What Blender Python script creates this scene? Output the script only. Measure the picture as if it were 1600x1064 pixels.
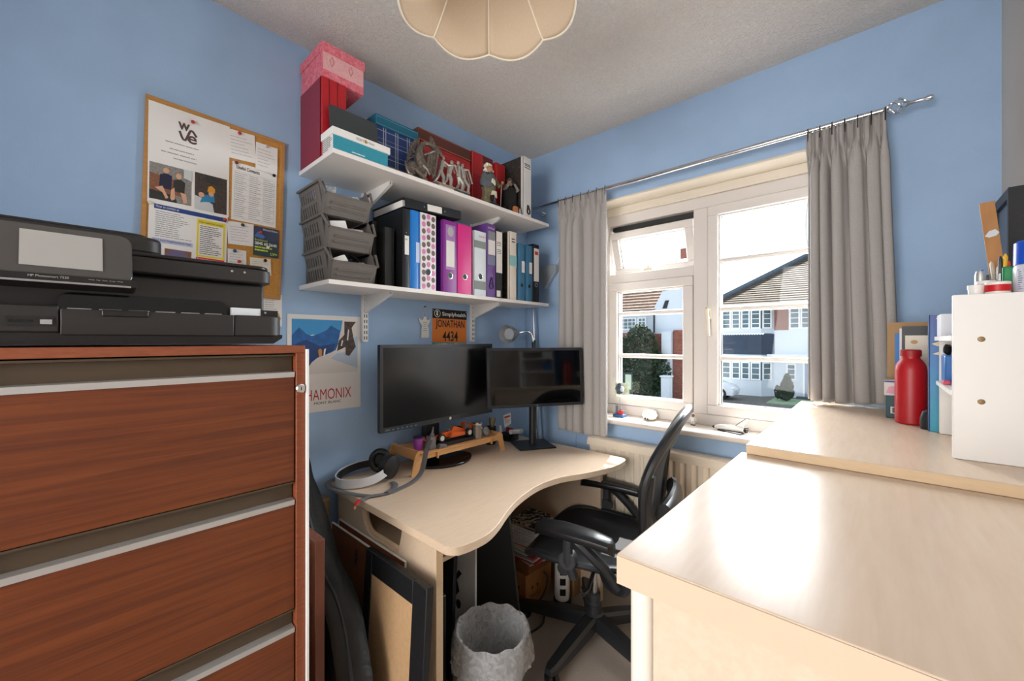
import bpy, bmesh, math, random
from mathutils import Vector, Matrix

random.seed(11)
for o in list(bpy.data.objects):
    bpy.data.objects.remove(o, do_unlink=True)
SC = bpy.context.scene
COL = SC.collection
R = math.radians

# ------------------------------------------------------------------ camera
cam_d = bpy.data.cameras.new('camera')
cam_d.sensor_width = 36.0
cam_d.lens = 632.8 / 1600 * 36.0
cam_d.clip_start = 0.02
cam_d.clip_end = 300
cam = bpy.data.objects.new('camera', cam_d)
COL.objects.link(cam)
cam.location = (1.65, 0.0, 1.283)
cam.rotation_euler = (R(90), 0, R(42.1))
SC.camera = cam

# ------------------------------------------------------------------ world, sun, exposure
w = bpy.data.worlds.new('sky')
SC.world = w
w.use_nodes = True
bg = w.node_tree.nodes['Background']
bg.inputs[0].default_value = (0.80, 0.90, 1.0, 1)
bg.inputs[1].default_value = 0.80

sun_d = bpy.data.lights.new('sun', 'SUN')
sun_d.energy = 18.0
sun_d.angle = R(0.5)
sun_d.color = (1.0, 0.95, 0.88)
sun = bpy.data.objects.new('sun', sun_d)
COL.objects.link(sun)
_el = R(56.6)
sun_dir = Vector((0.315 * math.cos(_el), -0.949 * math.cos(_el), -math.sin(_el)))
sun.rotation_euler = sun_dir.to_track_quat('-Z', 'Y').to_euler()
sun.location = (-3, 12, 18)


def area(name, loc, target, sx, sy, energy, color):
    d = bpy.data.lights.new(name, 'AREA')
    d.shape = 'RECTANGLE'
    d.size = sx
    d.size_y = sy
    d.energy = energy
    d.color = color
    o = bpy.data.objects.new(name, d)
    COL.objects.link(o)
    o.location = loc
    o.rotation_euler = (Vector(target) - Vector(loc)).to_track_quat('-Z', 'Z').to_euler()
    return o


# added fill lamps: one boosts the window daylight, one shines through the invented doorway
area('window_fill', (1.0, 2.60, 1.80), (1.1, 0.4, 0.95), 1.5, 1.0, 104, (0.96, 0.98, 1.0))
area('doorway_fill', (1.25, -1.95, 1.40), (0.95, 1.2, 1.65), 1.2, 1.6, 40, (1.0, 0.975, 0.95))

vs = SC.view_settings
vs.view_transform = 'Standard'
vs.look = 'None'
vs.gamma = 1.0
vs.use_curve_mapping = False
vs.exposure = 0.80

# ------------------------------------------------------------------ materials
MATS = {}


def lin(h):
    if not isinstance(h, str):
        return (h[0], h[1], h[2], 1)
    h = h.lstrip('#')
    c = [int(h[i:i + 2], 16) / 255 for i in (0, 2, 4)]
    return tuple([x / 12.92 if x <= 0.04045 else ((x + 0.055) / 1.055) ** 2.4 for x in c] + [1])


def mat(name, col='#888888', rough=0.5, metal=0.0, vary=0.0, scale=20.0, bump=0.0, bscale=200.0,
        stretch=None, spec=0.5, alpha=1.0, trans=0.0, coat=0.0, emit=0.0, sheen=0.0, bdist=0.002):
    if name in MATS:
        return MATS[name]
    m = bpy.data.materials.new(name)
    m.use_nodes = True
    nt = m.node_tree
    p = nt.nodes['Principled BSDF']
    c = lin(col)
    p.inputs['Base Color'].default_value = c
    p.inputs['Roughness'].default_value = rough
    p.inputs['Metallic'].default_value = metal
    p.inputs['Specular IOR Level'].default_value = spec
    p.inputs['Alpha'].default_value = alpha
    p.inputs['Transmission Weight'].default_value = trans
    p.inputs['Coat Weight'].default_value = coat
    if emit:
        p.inputs['Emission Color'].default_value = c
        p.inputs['Emission Strength'].default_value = emit
    if sheen:
        p.inputs['Sheen Weight'].default_value = sheen
    if vary or bump:
        tc = nt.nodes.new('ShaderNodeTexCoord')
        src = tc.outputs['Object']
        if stretch:
            mp = nt.nodes.new('ShaderNodeMapping')
            mp.inputs['Scale'].default_value = stretch
            nt.links.new(src, mp.inputs['Vector'])
            src = mp.outputs['Vector']
        if vary:
            n = nt.nodes.new('ShaderNodeTexNoise')
            n.inputs['Scale'].default_value = scale
            n.inputs['Detail'].default_value = 5
            nt.links.new(src, n.inputs['Vector'])
            r = nt.nodes.new('ShaderNodeValToRGB')
            r.color_ramp.elements[0].position = 0.3
            r.color_ramp.elements[1].position = 0.7
            r.color_ramp.elements[0].color = tuple(x * (1 - vary) for x in c[:3]) + (1,)
            r.color_ramp.elements[1].color = tuple(min(1, x * (1 + vary)) for x in c[:3]) + (1,)
            nt.links.new(n.outputs['Fac'], r.inputs['Fac'])
            nt.links.new(r.outputs['Color'], p.inputs['Base Color'])
        if bump:
            n2 = nt.nodes.new('ShaderNodeTexNoise')
            n2.inputs['Scale'].default_value = bscale
            n2.inputs['Detail'].default_value = 3
            nt.links.new(src, n2.inputs['Vector'])
            b = nt.nodes.new('ShaderNodeBump')
            b.inputs['Strength'].default_value = bump
            b.inputs['Distance'].default_value = bdist
            nt.links.new(n2.outputs['Fac'], b.inputs['Height'])
            nt.links.new(b.outputs['Normal'], p.inputs['Normal'])
    MATS[name] = m
    return m


def ramp_mat(name, stops, tex, rough=0.5, stretch=(1, 1, 1), bump=0.0, coat=0.0, spec=0.5, bdist=0.001):
    """tex(nt, vec) -> output socket giving 0..1"""
    if name in MATS:
        return MATS[name]
    m = bpy.data.materials.new(name)
    m.use_nodes = True
    nt = m.node_tree
    p = nt.nodes['Principled BSDF']
    p.inputs['Roughness'].default_value = rough
    p.inputs['Coat Weight'].default_value = coat
    p.inputs['Specular IOR Level'].default_value = spec
    tc = nt.nodes.new('ShaderNodeTexCoord')
    mp = nt.nodes.new('ShaderNodeMapping')
    mp.inputs['Scale'].default_value = stretch
    nt.links.new(tc.outputs['Object'], mp.inputs['Vector'])
    out = tex(nt, mp.outputs['Vector'])
    r = nt.nodes.new('ShaderNodeValToRGB')
    el = r.color_ramp.elements
    while len(el) < len(stops):
        el.new(0.5)
    for e, (pos, c) in zip(el, stops):
        e.position = pos
        e.color = lin(c)
    nt.links.new(out, r.inputs['Fac'])
    nt.links.new(r.outputs['Color'], p.inputs['Base Color'])
    if bump:
        b = nt.nodes.new('ShaderNodeBump')
        b.inputs['Strength'].default_value = bump
        b.inputs['Distance'].default_value = bdist
        nt.links.new(out, b.inputs['Height'])
        nt.links.new(b.outputs['Normal'], p.inputs['Normal'])
    MATS[name] = m
    return m


def t_noise(scale, detail=4, rough=0.5, dist=0.0):
    def f(nt, v):
        n = nt.nodes.new('ShaderNodeTexNoise')
        n.inputs['Scale'].default_value = scale
        n.inputs['Detail'].default_value = detail
        n.inputs['Roughness'].default_value = rough
        n.inputs['Distortion'].default_value = dist
        nt.links.new(v, n.inputs['Vector'])
        return n.outputs['Fac']
    return f


def t_weave(scale):
    def f(nt, v):
        a = nt.nodes.new('ShaderNodeTexWave')
        a.bands_direction = 'X'
        a.inputs['Scale'].default_value = scale
        b = nt.nodes.new('ShaderNodeTexWave')
        b.bands_direction = 'Z'
        b.inputs['Scale'].default_value = scale
        n = nt.nodes.new('ShaderNodeTexNoise')
        n.inputs['Scale'].default_value = scale * 1.5
        for t in (a, b, n):
            nt.links.new(v, t.inputs['Vector'])
        mx = nt.nodes.new('ShaderNodeMath')
        mx.operation = 'MULTIPLY'
        nt.links.new(a.outputs['Fac'], mx.inputs[0])
        nt.links.new(b.outputs['Fac'], mx.inputs[1])
        ad = nt.nodes.new('ShaderNodeMath')
        ad.operation = 'MULTIPLY_ADD'
        nt.links.new(mx.outputs[0], ad.inputs[0])
        ad.inputs[1].default_value = 0.5
        nt.links.new(n.outputs['Fac'], ad.inputs[2])
        return ad.outputs[0]
    return f


def glass_mat(name, tint=(1, 1, 1), refl=0.5):
    if name in MATS:
        return MATS[name]
    m = bpy.data.materials.new(name)
    m.use_nodes = True
    nt = m.node_tree
    nt.nodes.remove(nt.nodes['Principled BSDF'])
    out = nt.nodes['Material Output']
    tr = nt.nodes.new('ShaderNodeBsdfTransparent')
    tr.inputs[0].default_value = (*tint, 1)
    gl = nt.nodes.new('ShaderNodeBsdfGlossy')
    gl.inputs['Roughness'].default_value = 0.02
    fr = nt.nodes.new('ShaderNodeFresnel')
    fr.inputs[0].default_value = 1.45
    mu = nt.nodes.new('ShaderNodeMath')
    mu.operation = 'MULTIPLY'
    mu.inputs[1].default_value = refl
    nt.links.new(fr.outputs[0], mu.inputs[0])
    mx = nt.nodes.new('ShaderNodeMixShader')
    nt.links.new(mu.outputs[0], mx.inputs[0])
    nt.links.new(tr.outputs[0], mx.inputs[1])
    nt.links.new(gl.outputs[0], mx.inputs[2])
    nt.links.new(mx.outputs[0], out.inputs[0])
    MATS[name] = m
    return m


def film_mat(name, col, lo, hi, scale, rough=0.25):
    m = bpy.data.materials.new(name)
    m.use_nodes = True
    nt = m.node_tree
    p = nt.nodes['Principled BSDF']
    p.inputs['Base Color'].default_value = (*col, 1)
    p.inputs['Roughness'].default_value = rough
    tr = nt.nodes.new('ShaderNodeBsdfTransparent')
    mx = nt.nodes.new('ShaderNodeMixShader')
    tc = nt.nodes.new('ShaderNodeTexCoord')
    nz = nt.nodes.new('ShaderNodeTexNoise')
    nz.inputs['Scale'].default_value = scale
    nz.inputs['Distortion'].default_value = 1.5
    nt.links.new(tc.outputs['Object'], nz.inputs['Vector'])
    rp = nt.nodes.new('ShaderNodeMapRange')
    for i, v in ((1, 0.35), (2, 0.75), (3, lo), (4, hi)):
        rp.inputs[i].default_value = v
    nt.links.new(nz.outputs['Fac'], rp.inputs[0])
    nt.links.new(rp.outputs[0], mx.inputs[0])
    nt.links.new(tr.outputs[0], mx.inputs[1])
    nt.links.new(p.outputs[0], mx.inputs[2])
    nt.links.new(mx.outputs[0], nt.nodes['Material Output'].inputs[0])
    MATS[name] = m
    return m


# ------------------------------------------------------------------ mesh builder
class MB:
    def __init__(s):
        s.v, s.f, s.m = [], [], []
        s.mi = 0
        s.T = None

    def add(s, verts, faces):
        n = len(s.v)
        if s.T is None:
            s.v.extend(tuple(p) for p in verts)
        else:
            s.v.extend(tuple(s.T @ Vector(p)) for p in verts)
        for f in faces:
            s.f.append([i + n for i in f])
            s.m.append(s.mi)
        return s

    def box(s, x0, x1, y0, y1, z0, z1):
        v = [(x0, y0, z0), (x1, y0, z0), (x1, y1, z0), (x0, y1, z0),
             (x0, y0, z1), (x1, y0, z1), (x1, y1, z1), (x0, y1, z1)]
        return s.add(v, [(0, 3, 2, 1), (4, 5, 6, 7), (0, 1, 5, 4), (1, 2, 6, 5), (2, 3, 7, 6), (3, 0, 4, 7)])

    def cbox(s, c, d):
        return s.box(c[0] - d[0] / 2, c[0] + d[0] / 2, c[1] - d[1] / 2, c[1] + d[1] / 2, c[2] - d[2] / 2, c[2] + d[2] / 2)

    def prism(s, poly, a0, a1, axis='z'):
        n = len(poly)
        def P3(p, a):
            return {'x': (a, p[0], p[1]), 'y': (p[0], a, p[1]), 'z': (p[0], p[1], a)}[axis]
        v = [P3(p, a0) for p in poly] + [P3(p, a1) for p in poly]
        f = [tuple(range(n))[::-1], tuple(range(n, 2 * n))]
        f += [(i, (i + 1) % n, n + (i + 1) % n, n + i) for i in range(n)]
        return s.add(v, f)

    def quad(s, a, b, c, d):
        return s.add([a, b, c, d], [(0, 1, 2, 3)])

    def loft(s, rings, cap=True, closed=True, loop=False):
        n = len(rings[0])
        v = [p for r in rings for p in r]
        f = []
        m = len(rings)
        for i in range(m if loop else m - 1):
            j = (i + 1) % m
            for k in range(n if closed else n - 1):
                l = (k + 1) % n
                f.append((i * n + k, i * n + l, j * n + l, j * n + k))
        if cap and closed and not loop:
            f.append(tuple(range(n))[::-1])
            f.append(tuple(range((m - 1) * n, m * n)))
        return s.add(v, f)

    def tube(s, pts, r, n=8, cap=True, flat=None, loop=False):
        pts = [Vector(p) for p in pts]
        m = len(pts)
        rs = r if isinstance(r, (list, tuple)) else [r] * m
        rings = []
        up = None
        for i, p in enumerate(pts):
            a = pts[(i - 1) % m] if (i > 0 or loop) else p
            b = pts[(i + 1) % m] if (i < m - 1 or loop) else p
            t = (b - a)
            if t.length < 1e-9:
                t = Vector((0, 0, 1))
            t.normalize()
            if up is None:
                up = Vector((0, 0, 1)) if abs(t.z) < 0.95 else Vector((0, 1, 0))
            side = t.cross(up)
            if side.length < 1e-6:
                side = t.cross(Vector((1, 0, 0)))
            side.normalize()
            up2 = side.cross(t).normalized()
            up = up2
            fx, fy = flat if flat else (1, 1)
            rings.append([p + side * (math.cos(2 * math.pi * k / n) * rs[i] * fx) + up2 * (math.sin(2 * math.pi * k / n) * rs[i] * fy) for k in range(n)])
        return s.loft(rings, cap=cap, loop=loop)

    def lathe(s, prof, c=(0, 0, 0), n=24, axis='z', cap=True):
        rings = []
        for (r, h) in prof:
            ring = []
            for k in range(n):
                a = 2 * math.pi * k / n
                x, y = r * math.cos(a), r * math.sin(a)
                q = {'z': (x, y, h), 'x': (h, x, y), 'y': (x, h, y)}[axis]
                ring.append((c[0] + q[0], c[1] + q[1], c[2] + q[2]))
            rings.append(ring)
        return s.loft(rings, cap=cap)

    def ball(s, c, r, n=12, m=8):
        rr = r if isinstance(r, (list, tuple)) else (r, r, r)
        rings = []
        for i in range(1, m):
            ph = math.pi * i / m
            rings.append([(c[0] + rr[0] * math.sin(ph) * math.cos(2 * math.pi * k / n), c[1] + rr[1] * math.sin(ph) * math.sin(2 * math.pi * k / n), c[2] - rr[2] * math.cos(ph)) for k in range(n)])
        v = [p for q in rings for p in q] + [(c[0], c[1], c[2] - rr[2]), (c[0], c[1], c[2] + rr[2])]
        f = []
        for i in range(m - 2):
            for k in range(n):
                l = (k + 1) % n
                f.append((i * n + k, i * n + l, (i + 1) * n + l, (i + 1) * n + k))
        b, t = len(v) - 2, len(v) - 1
        for k in range(n):
            l = (k + 1) % n
            f.append((b, l, k))
            f.append((t, (m - 2) * n + k, (m - 2) * n + l))
        return s.add(v, f)

    def surf(s, fn, nu, nv):
        v = [fn(i / nu, j / nv) for j in range(nv + 1) for i in range(nu + 1)]
        f = []
        for j in range(nv):
            for i in range(nu):
                a = j * (nu + 1) + i
                f.append((a, a + 1, a + nu + 2, a + nu + 1))
        return s.add(v, f)


def rrect(x0, x1, y0, y1, r, n=5, corners=(1, 1, 1, 1)):
    """rounded rectangle, ccw from lower right; corners: BR, TR, TL, BL"""
    out = []
    cs = [(x1, y0, -90), (x1, y1, 0), (x0, y1, 90), (x0, y0, 180)]
    for (cx, cy, a0), on in zip(cs, corners):
        if not on:
            out.append((cx, cy))
            continue
        ox = cx - r if cx == x1 else cx + r
        oy = cy - r if cy == y1 else cy + r
        for k in range(n + 1):
            a = R(a0 + 90 * k / n)
            out.append((ox + r * math.cos(a), oy + r * math.sin(a)))
    return out


def spline(pts, n=8, closed=False):
    pts = [Vector(p) for p in pts]
    out = []
    m = len(pts)
    for i in range(m if closed else m - 1):
        g = lambda k: pts[k % m] if closed else pts[max(0, min(m - 1, k))]
        p0, p1, p2, p3 = g(i - 1), g(i), g(i + 1), g(i + 2)
        for k in range(n):
            t = k / n
            out.append(0.5 * ((2 * p1) + (p2 - p0) * t + (2 * p0 - 5 * p1 + 4 * p2 - p3) * t * t + (3 * p1 - p0 - 3 * p2 + p3) * t ** 3))
    if not closed:
        out.append(pts[-1])
    return out


WM = {}   # world matrices of things


def setp(o, label=None, cat=None, group=None, kind=None):
    if label:
        o['label'] = label
    if cat:
        o['category'] = cat
    if group:
        o['group'] = group
    if kind:
        o['kind'] = kind
    return o


def thing(name, label, cat, loc=(0, 0, 0), rz=0.0, group=None, kind=None, M=None):
    o = bpy.data.objects.new(name, None)
    o.empty_display_size = 0.05
    COL.objects.link(o)
    if M is None:
        M = Matrix.Translation(loc) @ Matrix.Rotation(R(rz), 4, 'Z')
    o.matrix_world = M
    WM[o.name] = M
    setp(o, label, cat, group, kind)
    return o


def part(name, mb, mats, parent=None, local=False, bevel=0.0, loc=None, ang=35, flat=False, seg=2, kind=None, label=None):
    """one mesh object. mb in world coordinates unless local; child of a thing / part / setting piece."""
    me = bpy.data.meshes.new(name)
    M = WM[parent.name] if parent is not None else (Matrix.Translation(loc) if loc else Matrix.Identity(4))
    if local:
        vs_ = mb.v
    else:
        I = M.inverted()
        vs_ = [tuple(I @ Vector(p)) for p in mb.v]
    me.from_pydata(vs_, [], mb.f)
    if not isinstance(mats, (list, tuple)):
        mats = [mats]
    for m in mats:
        me.materials.append(m)
    bm = bmesh.new()
    bm.from_mesh(me)
    bmesh.ops.recalc_face_normals(bm, faces=bm.faces)
    bm.to_mesh(me)
    bm.free()
    if len(mats) > 1:
        me.polygons.foreach_set('material_index', mb.m)
    if not flat:
        me.polygons.foreach_set('use_smooth', [True] * len(me.polygons))
        me.set_sharp_from_angle(angle=R(ang))
    me.update()
    o = bpy.data.objects.new(name, me)
    COL.objects.link(o)
    if parent is not None:
        o.parent = parent
    elif loc or local:
        o.matrix_world = M
    WM[o.name] = M
    if bevel:
        b = o.modifiers.new('bevel', 'BEVEL')
        b.width = bevel
        b.segments = seg
        b.limit_method = 'ANGLE'
        b.angle_limit = R(40)
    if kind:
        o['kind'] = kind
    if label:
        o['label'] = label
    return o


def single(name, mb, mats, label, cat, loc, group=None, **k):
    o = part(name, mb, mats, None, loc=loc, **k)
    return setp(o, label, cat, group)


def copy_tree(o, M, parent=None):
    c = o.copy()
    COL.objects.link(c)
    c.parent = parent
    if parent is None:
        c.matrix_world = M
    WM[c.name] = M
    for ch in list(o.children):
        copy_tree(ch, M, c)
    return c


def lettering(text, origin, xdir, ydir, width, height, m, parent, name='lettering', thick=0.0004, align='LEFT', bold=0.0):
    """flat letters fitted into width x height, lower left corner at origin (world)"""
    cu = bpy.data.curves.new('txt', 'FONT')
    cu.body = text
    cu.size = 1.0
    cu.offset = bold
    cu.resolution_u = 3
    ob = bpy.data.objects.new('txt', cu)
    COL.objects.link(ob)
    dg = bpy.context.evaluated_depsgraph_get()
    me = bpy.data.meshes.new_from_object(ob.evaluated_get(dg))
    vv = [v.co.copy() for v in me.vertices]
    ff = [tuple(p.vertices) for p in me.polygons]
    bpy.data.objects.remove(ob, do_unlink=True)
    bpy.data.curves.remove(cu)
    bpy.data.meshes.remove(me)
    if not vv:
        return None
    x0, x1 = min(v.x for v in vv), max(v.x for v in vv)
    y0, y1 = min(v.y for v in vv), max(v.y for v in vv)
    sx, sy = width / (x1 - x0), height / (y1 - y0)
    O, X, Y = Vector(origin), Vector(xdir).normalized(), Vector(ydir).normalized()
    N = X.cross(Y)
    mb = MB()
    mb.add([O + X * ((v.x - x0) * sx) + Y * ((v.y - y0) * sy) + N * thick for v in vv], ff)
    return part(name, mb, m, parent, flat=True)


class Frame:
    """a flat rectangle in the room: origin at its lower left, X right, Y up, N towards the viewer"""
    def __init__(s, o, x, y):
        s.O, s.X, s.Y = Vector(o), Vector(x).normalized(), Vector(y).normalized()
        s.N = s.X.cross(s.Y)

    def p(s, a, b, h=0.0):
        return s.O + s.X * a + s.Y * b + s.N * h

    def rect(s, mb, a0, a1, b0, b1, h0=0.0, h1=None):
        if h1 is None:
            return mb.quad(s.p(a0, b0, h0), s.p(a1, b0, h0), s.p(a1, b1, h0), s.p(a0, b1, h0))
        v = [s.p(a, b, h) for h in (h0, h1) for (a, b) in ((a0, b0), (a1, b0), (a1, b1), (a0, b1))]
        return mb.add(v, [(0, 3, 2, 1), (4, 5, 6, 7), (0, 1, 5, 4), (1, 2, 6, 5), (2, 3, 7, 6), (3, 0, 4, 7)])

    def poly(s, mb, pts, h0, h1=None):
        if h1 is None:
            return mb.add([s.p(a, b, h0) for a, b in pts], [tuple(range(len(pts)))])
        n = len(pts)
        v = [s.p(a, b, h0) for a, b in pts] + [s.p(a, b, h1) for a, b in pts]
        f = [tuple(range(n))[::-1], tuple(range(n, 2 * n))] + [(i, (i + 1) % n, n + (i + 1) % n, n + i) for i in range(n)]
        return mb.add(v, f)

    def text(s, t, a, b, wd, ht, m, parent, h=0.0, **k):
        return lettering(t, s.p(a, b, h), s.X, s.Y, wd, ht, m, parent, **k)

    def lines(s, mb, a0, a1, b0, b1, n, h, fill=0.5, rnd=None):
        """rows of small dashes like lines of print"""
        rnd = rnd or random
        dy = (b1 - b0) / n
        for i in range(n):
            y = b1 - (i + 0.7) * dy
            a = a0
            end = a0 + (a1 - a0) * rnd.uniform(0.55, 1.0)
            while a < end:
                wd = min(rnd.uniform(0.08, 0.25) * (a1 - a0), end - a)
                s.rect(mb, a, a + wd, y, y + dy * fill, h)
                a += wd + 0.02 * (a1 - a0)


# ------------------------------------------------------------------ palette
M_WALL = mat('blue_wall_paint', '#a4c0e0', 0.75, vary=0.035, scale=6, bump=0.25, bscale=350, spec=0.3)
M_WALLR = mat('grey_wall_paint', '#d2ccc6', 0.8, vary=0.03, scale=6, bump=0.2, bscale=350, spec=0.3)
M_CEIL = ramp_mat('textured_ceiling_paper', [(0.3, '#dad4ce'), (0.7, '#e8e3dd')], t_noise(90, 5, 0.6, 1.2), rough=0.85, bump=1.0, bdist=0.008, spec=0.2)
M_CARPET = ramp_mat('grey_beige_carpet', [(0.3, '#9a8f86'), (0.7, '#c4b9ae')], t_noise(320, 4, 0.7), rough=0.95, bump=0.8, bdist=0.003, spec=0.1)
M_WHITE = mat('white_paint', '#efebe6', 0.45)
M_PVC = mat('white_window_pvc', '#ddd6d0', 0.35)
M_CREAM = mat('cream_painted_timber', '#e2d8c8', 0.5, vary=0.03, scale=12, stretch=(1, 8, 8))
M_SHELF = mat('white_melamine', '#f0ebe6', 0.45, vary=0.01, scale=8)
M_STEELW = mat('white_coated_steel', '#ece9e5', 0.4)
M_BLACK = mat('black_plastic', '#141416', 0.42)
M_BLACKG = mat('black_gloss', '#0c0c0e', 0.12)
M_DARK = mat('dark_grey_plastic', '#2b2b2d', 0.5, bump=0.15, bscale=900)
M_CHROME = mat('chrome', '#d8d8da', 0.16, metal=1.0)
M_ALU = mat('brushed_aluminium', '#d2d0cd', 0.38, metal=0.75, vary=0.05, scale=60, stretch=(1, 0.02, 1))
M_PAPER = mat('white_paper', '#f1eeea', 0.7, spec=0.2)
M_PAPER2 = mat('cream_paper', '#eee6d6', 0.7, spec=0.2)
M_INK = mat('black_ink', '#2a2a2c', 0.6, spec=0.2)
M_GREYINK = mat('grey_ink', '#a2a2a6', 0.6, spec=0.2)
M_RED = mat('red_paint', '#c8141c', 0.45)
M_BIRCH = ramp_mat('birch_laminate', [(0.25, '#dcc3aa'), (0.5, '#e0c9b1'), (0.8, '#e4cfb9')], t_noise(9, 5, 0.55, 0.2), rough=0.26, stretch=(10, 1.0, 10), spec=0.10)
M_BIRCHD = ramp_mat('birch_desk_laminate', [(0.25, '#cbb198'), (0.5, '#d1b99f'), (0.8, '#d6bfa7')], t_noise(16, 6, 0.6, 0.3), rough=0.34, stretch=(12, 1.0, 12), spec=0.25)
M_EDGE = mat('beech_edge_band', '#dcc09a', 0.4, vary=0.04, scale=30, stretch=(1, 1, 6))
M_MAHOG = ramp_mat('mahogany_veneer', [(0.2, '#46200f'), (0.42, '#602d13'), (0.6, '#713817'), (0.85, '#80441f')], t_noise(6, 8, 0.65, 0.6), rough=0.34, stretch=(2.2, 0.45, 15), spec=0.5)
M_MAHOGE = ramp_mat('mahogany_edge', [(0.3, '#7c3d22'), (0.7, '#935133')], t_noise(30, 5, 0.6), rough=0.4, stretch=(1, 1, 6))
M_CORK = ramp_mat('cork', [(0.3, '#b9803f'), (0.55, '#cf9850'), (0.75, '#dba862')], t_noise(260, 4, 0.7), rough=0.9, bump=0.3, spec=0.1)
M_PINE = mat('board_frame_wood', '#c08a4c', 0.5, vary=0.1, scale=30, stretch=(1, 1, 6))
M_CURT = ramp_mat('grey_curtain_fabric', [(0.3, '#9c9794'), (0.75, '#b9b4b0')], t_weave(420), rough=0.9, bump=0.35, spec=0.1, bdist=0.0008)
M_GLASS = glass_mat('window_glass', (0.97, 0.99, 1.0), 0.35)
M_CLEAR = glass_mat('clear_plastic', (0.93, 0.95, 0.95), 0.9)
# ================================================================== the room
XR, YW, YB, H = 1.937, 1.965, -2.1, 2.416
WX0, WX1, WZ0, WZ1 = 0.47, 1.545, 0.845, 2.04     # window opening


def struct(name, mb, m, **k):
    return setp(part(name, mb, m, **k), kind='structure')


struct('floor', MB().box(-0.1, XR + 0.1, YB, YW + 0.1, -0.06, 0), M_CARPET)
struct('ceiling', MB().box(-0.1, XR + 0.1, YB, YW + 0.25, H, H + 0.08), M_CEIL)
struct('wall_left', MB().box(-0.1, 0, YB, YW + 0.2, 0, H), M_WALL)
struct('wall_right', MB().box(XR, XR + 0.1, YB, YW + 0.2, 0, H), M_WALLR)
mb = MB()
mb.box(0, WX0, YW, YW + 0.26, 0, H).box(WX1, XR, YW, YW + 0.26, 0, H)
mb.box(WX0, WX1, YW, YW + 0.26, 0, WZ0).box(WX0, WX1, YW, YW + 0.26, WZ1, H)
struct('wall_window', mb, M_WALL)
mb = MB()
mb.box(0, 0.66, -0.86, -0.78, 0, H).box(1.76, XR, -0.86, -0.78, 0, H).box(0.66, 1.76, -0.86, -0.78, 2.06, H)  # doorway opening is invented, so the fill lamp behind can brighten the room
struct('wall_back', mb, M_WALL)
mb = MB()
mb.box(0.60, 0.66, -0.88, -0.76, 0, 2.12).box(1.76, 1.82, -0.88, -0.76, 0, 2.12).box(0.66, 1.76, -0.88, -0.76, 2.06, 2.12)  # frame of the invented doorway
struct('trim_2', mb, M_WHITE, bevel=0.004)
struct('wall_added_hall', MB().box(-0.1, XR + 0.1, YB - 0.1, YB, 0, H), M_WALLR)  # unseen wall added behind the doorway to keep sky light from leaking in
struct('baseboard_left', MB().prism([(0, 0), (0.018, 0), (0.018, 0.1), (0.012, 0.12), (0, 0.12)], -0.78, YW, 'y'), M_WHITE)
struct('baseboard_window', MB().prism([(YW, 0), (YW - 0.018, 0), (YW - 0.018, 0.1), (YW - 0.012, 0.12), (YW, 0.12)], 0.02, XR, 'x'), M_WHITE)
# shallow boxed-in panel in the corner beside the curtain
struct('trim_1', MB().box(0.0, 0.372, YW - 0.008, YW, 0.12, 1.955), M_WALL, bevel=0.003)
# eaves of the house above the window, outside
struct('roof_eaves', MB().box(-2.5, 4.5, YW + 0.26, 2.56, 2.36, 2.44), M_WHITE)

# painted timber lining round the window recess
mb = MB()
mb.box(WX0, WX1, YW - 0.004, 2.10, WZ1 - 0.012, WZ1).box(WX0, WX1, 2.078, 2.11, 1.985, WZ1 - 0.012)
mb.box(WX0, WX0 + 0.012, YW - 0.004, 2.11, 0.872, WZ1 - 0.012).box(WX1 - 0.012, WX1, YW - 0.004, 2.11, 0.872, WZ1 - 0.012)
struct('trim_3', mb, M_CREAM, bevel=0.003)
# window sill with rounded nose
prof = [(2.10, 0.872), (1.925, 0.872)] + [(1.925 + 0.0135 * math.cos(a), 0.8585 + 0.0135 * math.sin(a)) for a in [R(90 + 22.5 * k) for k in range(1, 9)]] + [(2.10, 0.845)]
struct('trim_4', MB().prism(prof, 0.44, 1.575, 'x'), mat('sill_white', '#e6ddd3', 0.3))

# ------------------------------------------------------------------ window
win = thing('window_1', None, None, (1.0, 2.12, 0.872), kind='structure')
FY0, FY1 = 2.09, 2.155


def ring(mb, x0, x1, z0, z1, t, y0, y1):
    mb.box(x0, x1, y0, y1, z0, z0 + t).box(x0, x1, y0, y1, z1 - t, z1)
    return mb.box(x0, x0 + t, y0, y1, z0 + t, z1 - t).box(x1 - t, x1, y0, y1, z0 + t, z1 - t)


mb = MB()
mb.box(0.482, 1.533, FY0, FY1, 0.872, 0.925).box(0.482, 1.533, FY0, FY1, 1.93, 1.985)
mb.box(0.482, 0.515, FY0, FY1, 0.925, 1.93).box(1.505, 1.533, FY0, FY1, 0.925, 1.93)
part('outer_frame', mb, M_PVC, win, bevel=0.003)
part('mullion', MB().box(0.972, 1.038, FY0, FY1, 0.925, 1.93), M_PVC, win, bevel=0.003)
part('transom', MB().box(0.515, 0.972, FY0, FY1, 1.605, 1.655), M_PVC, win, bevel=0.003)


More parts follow.
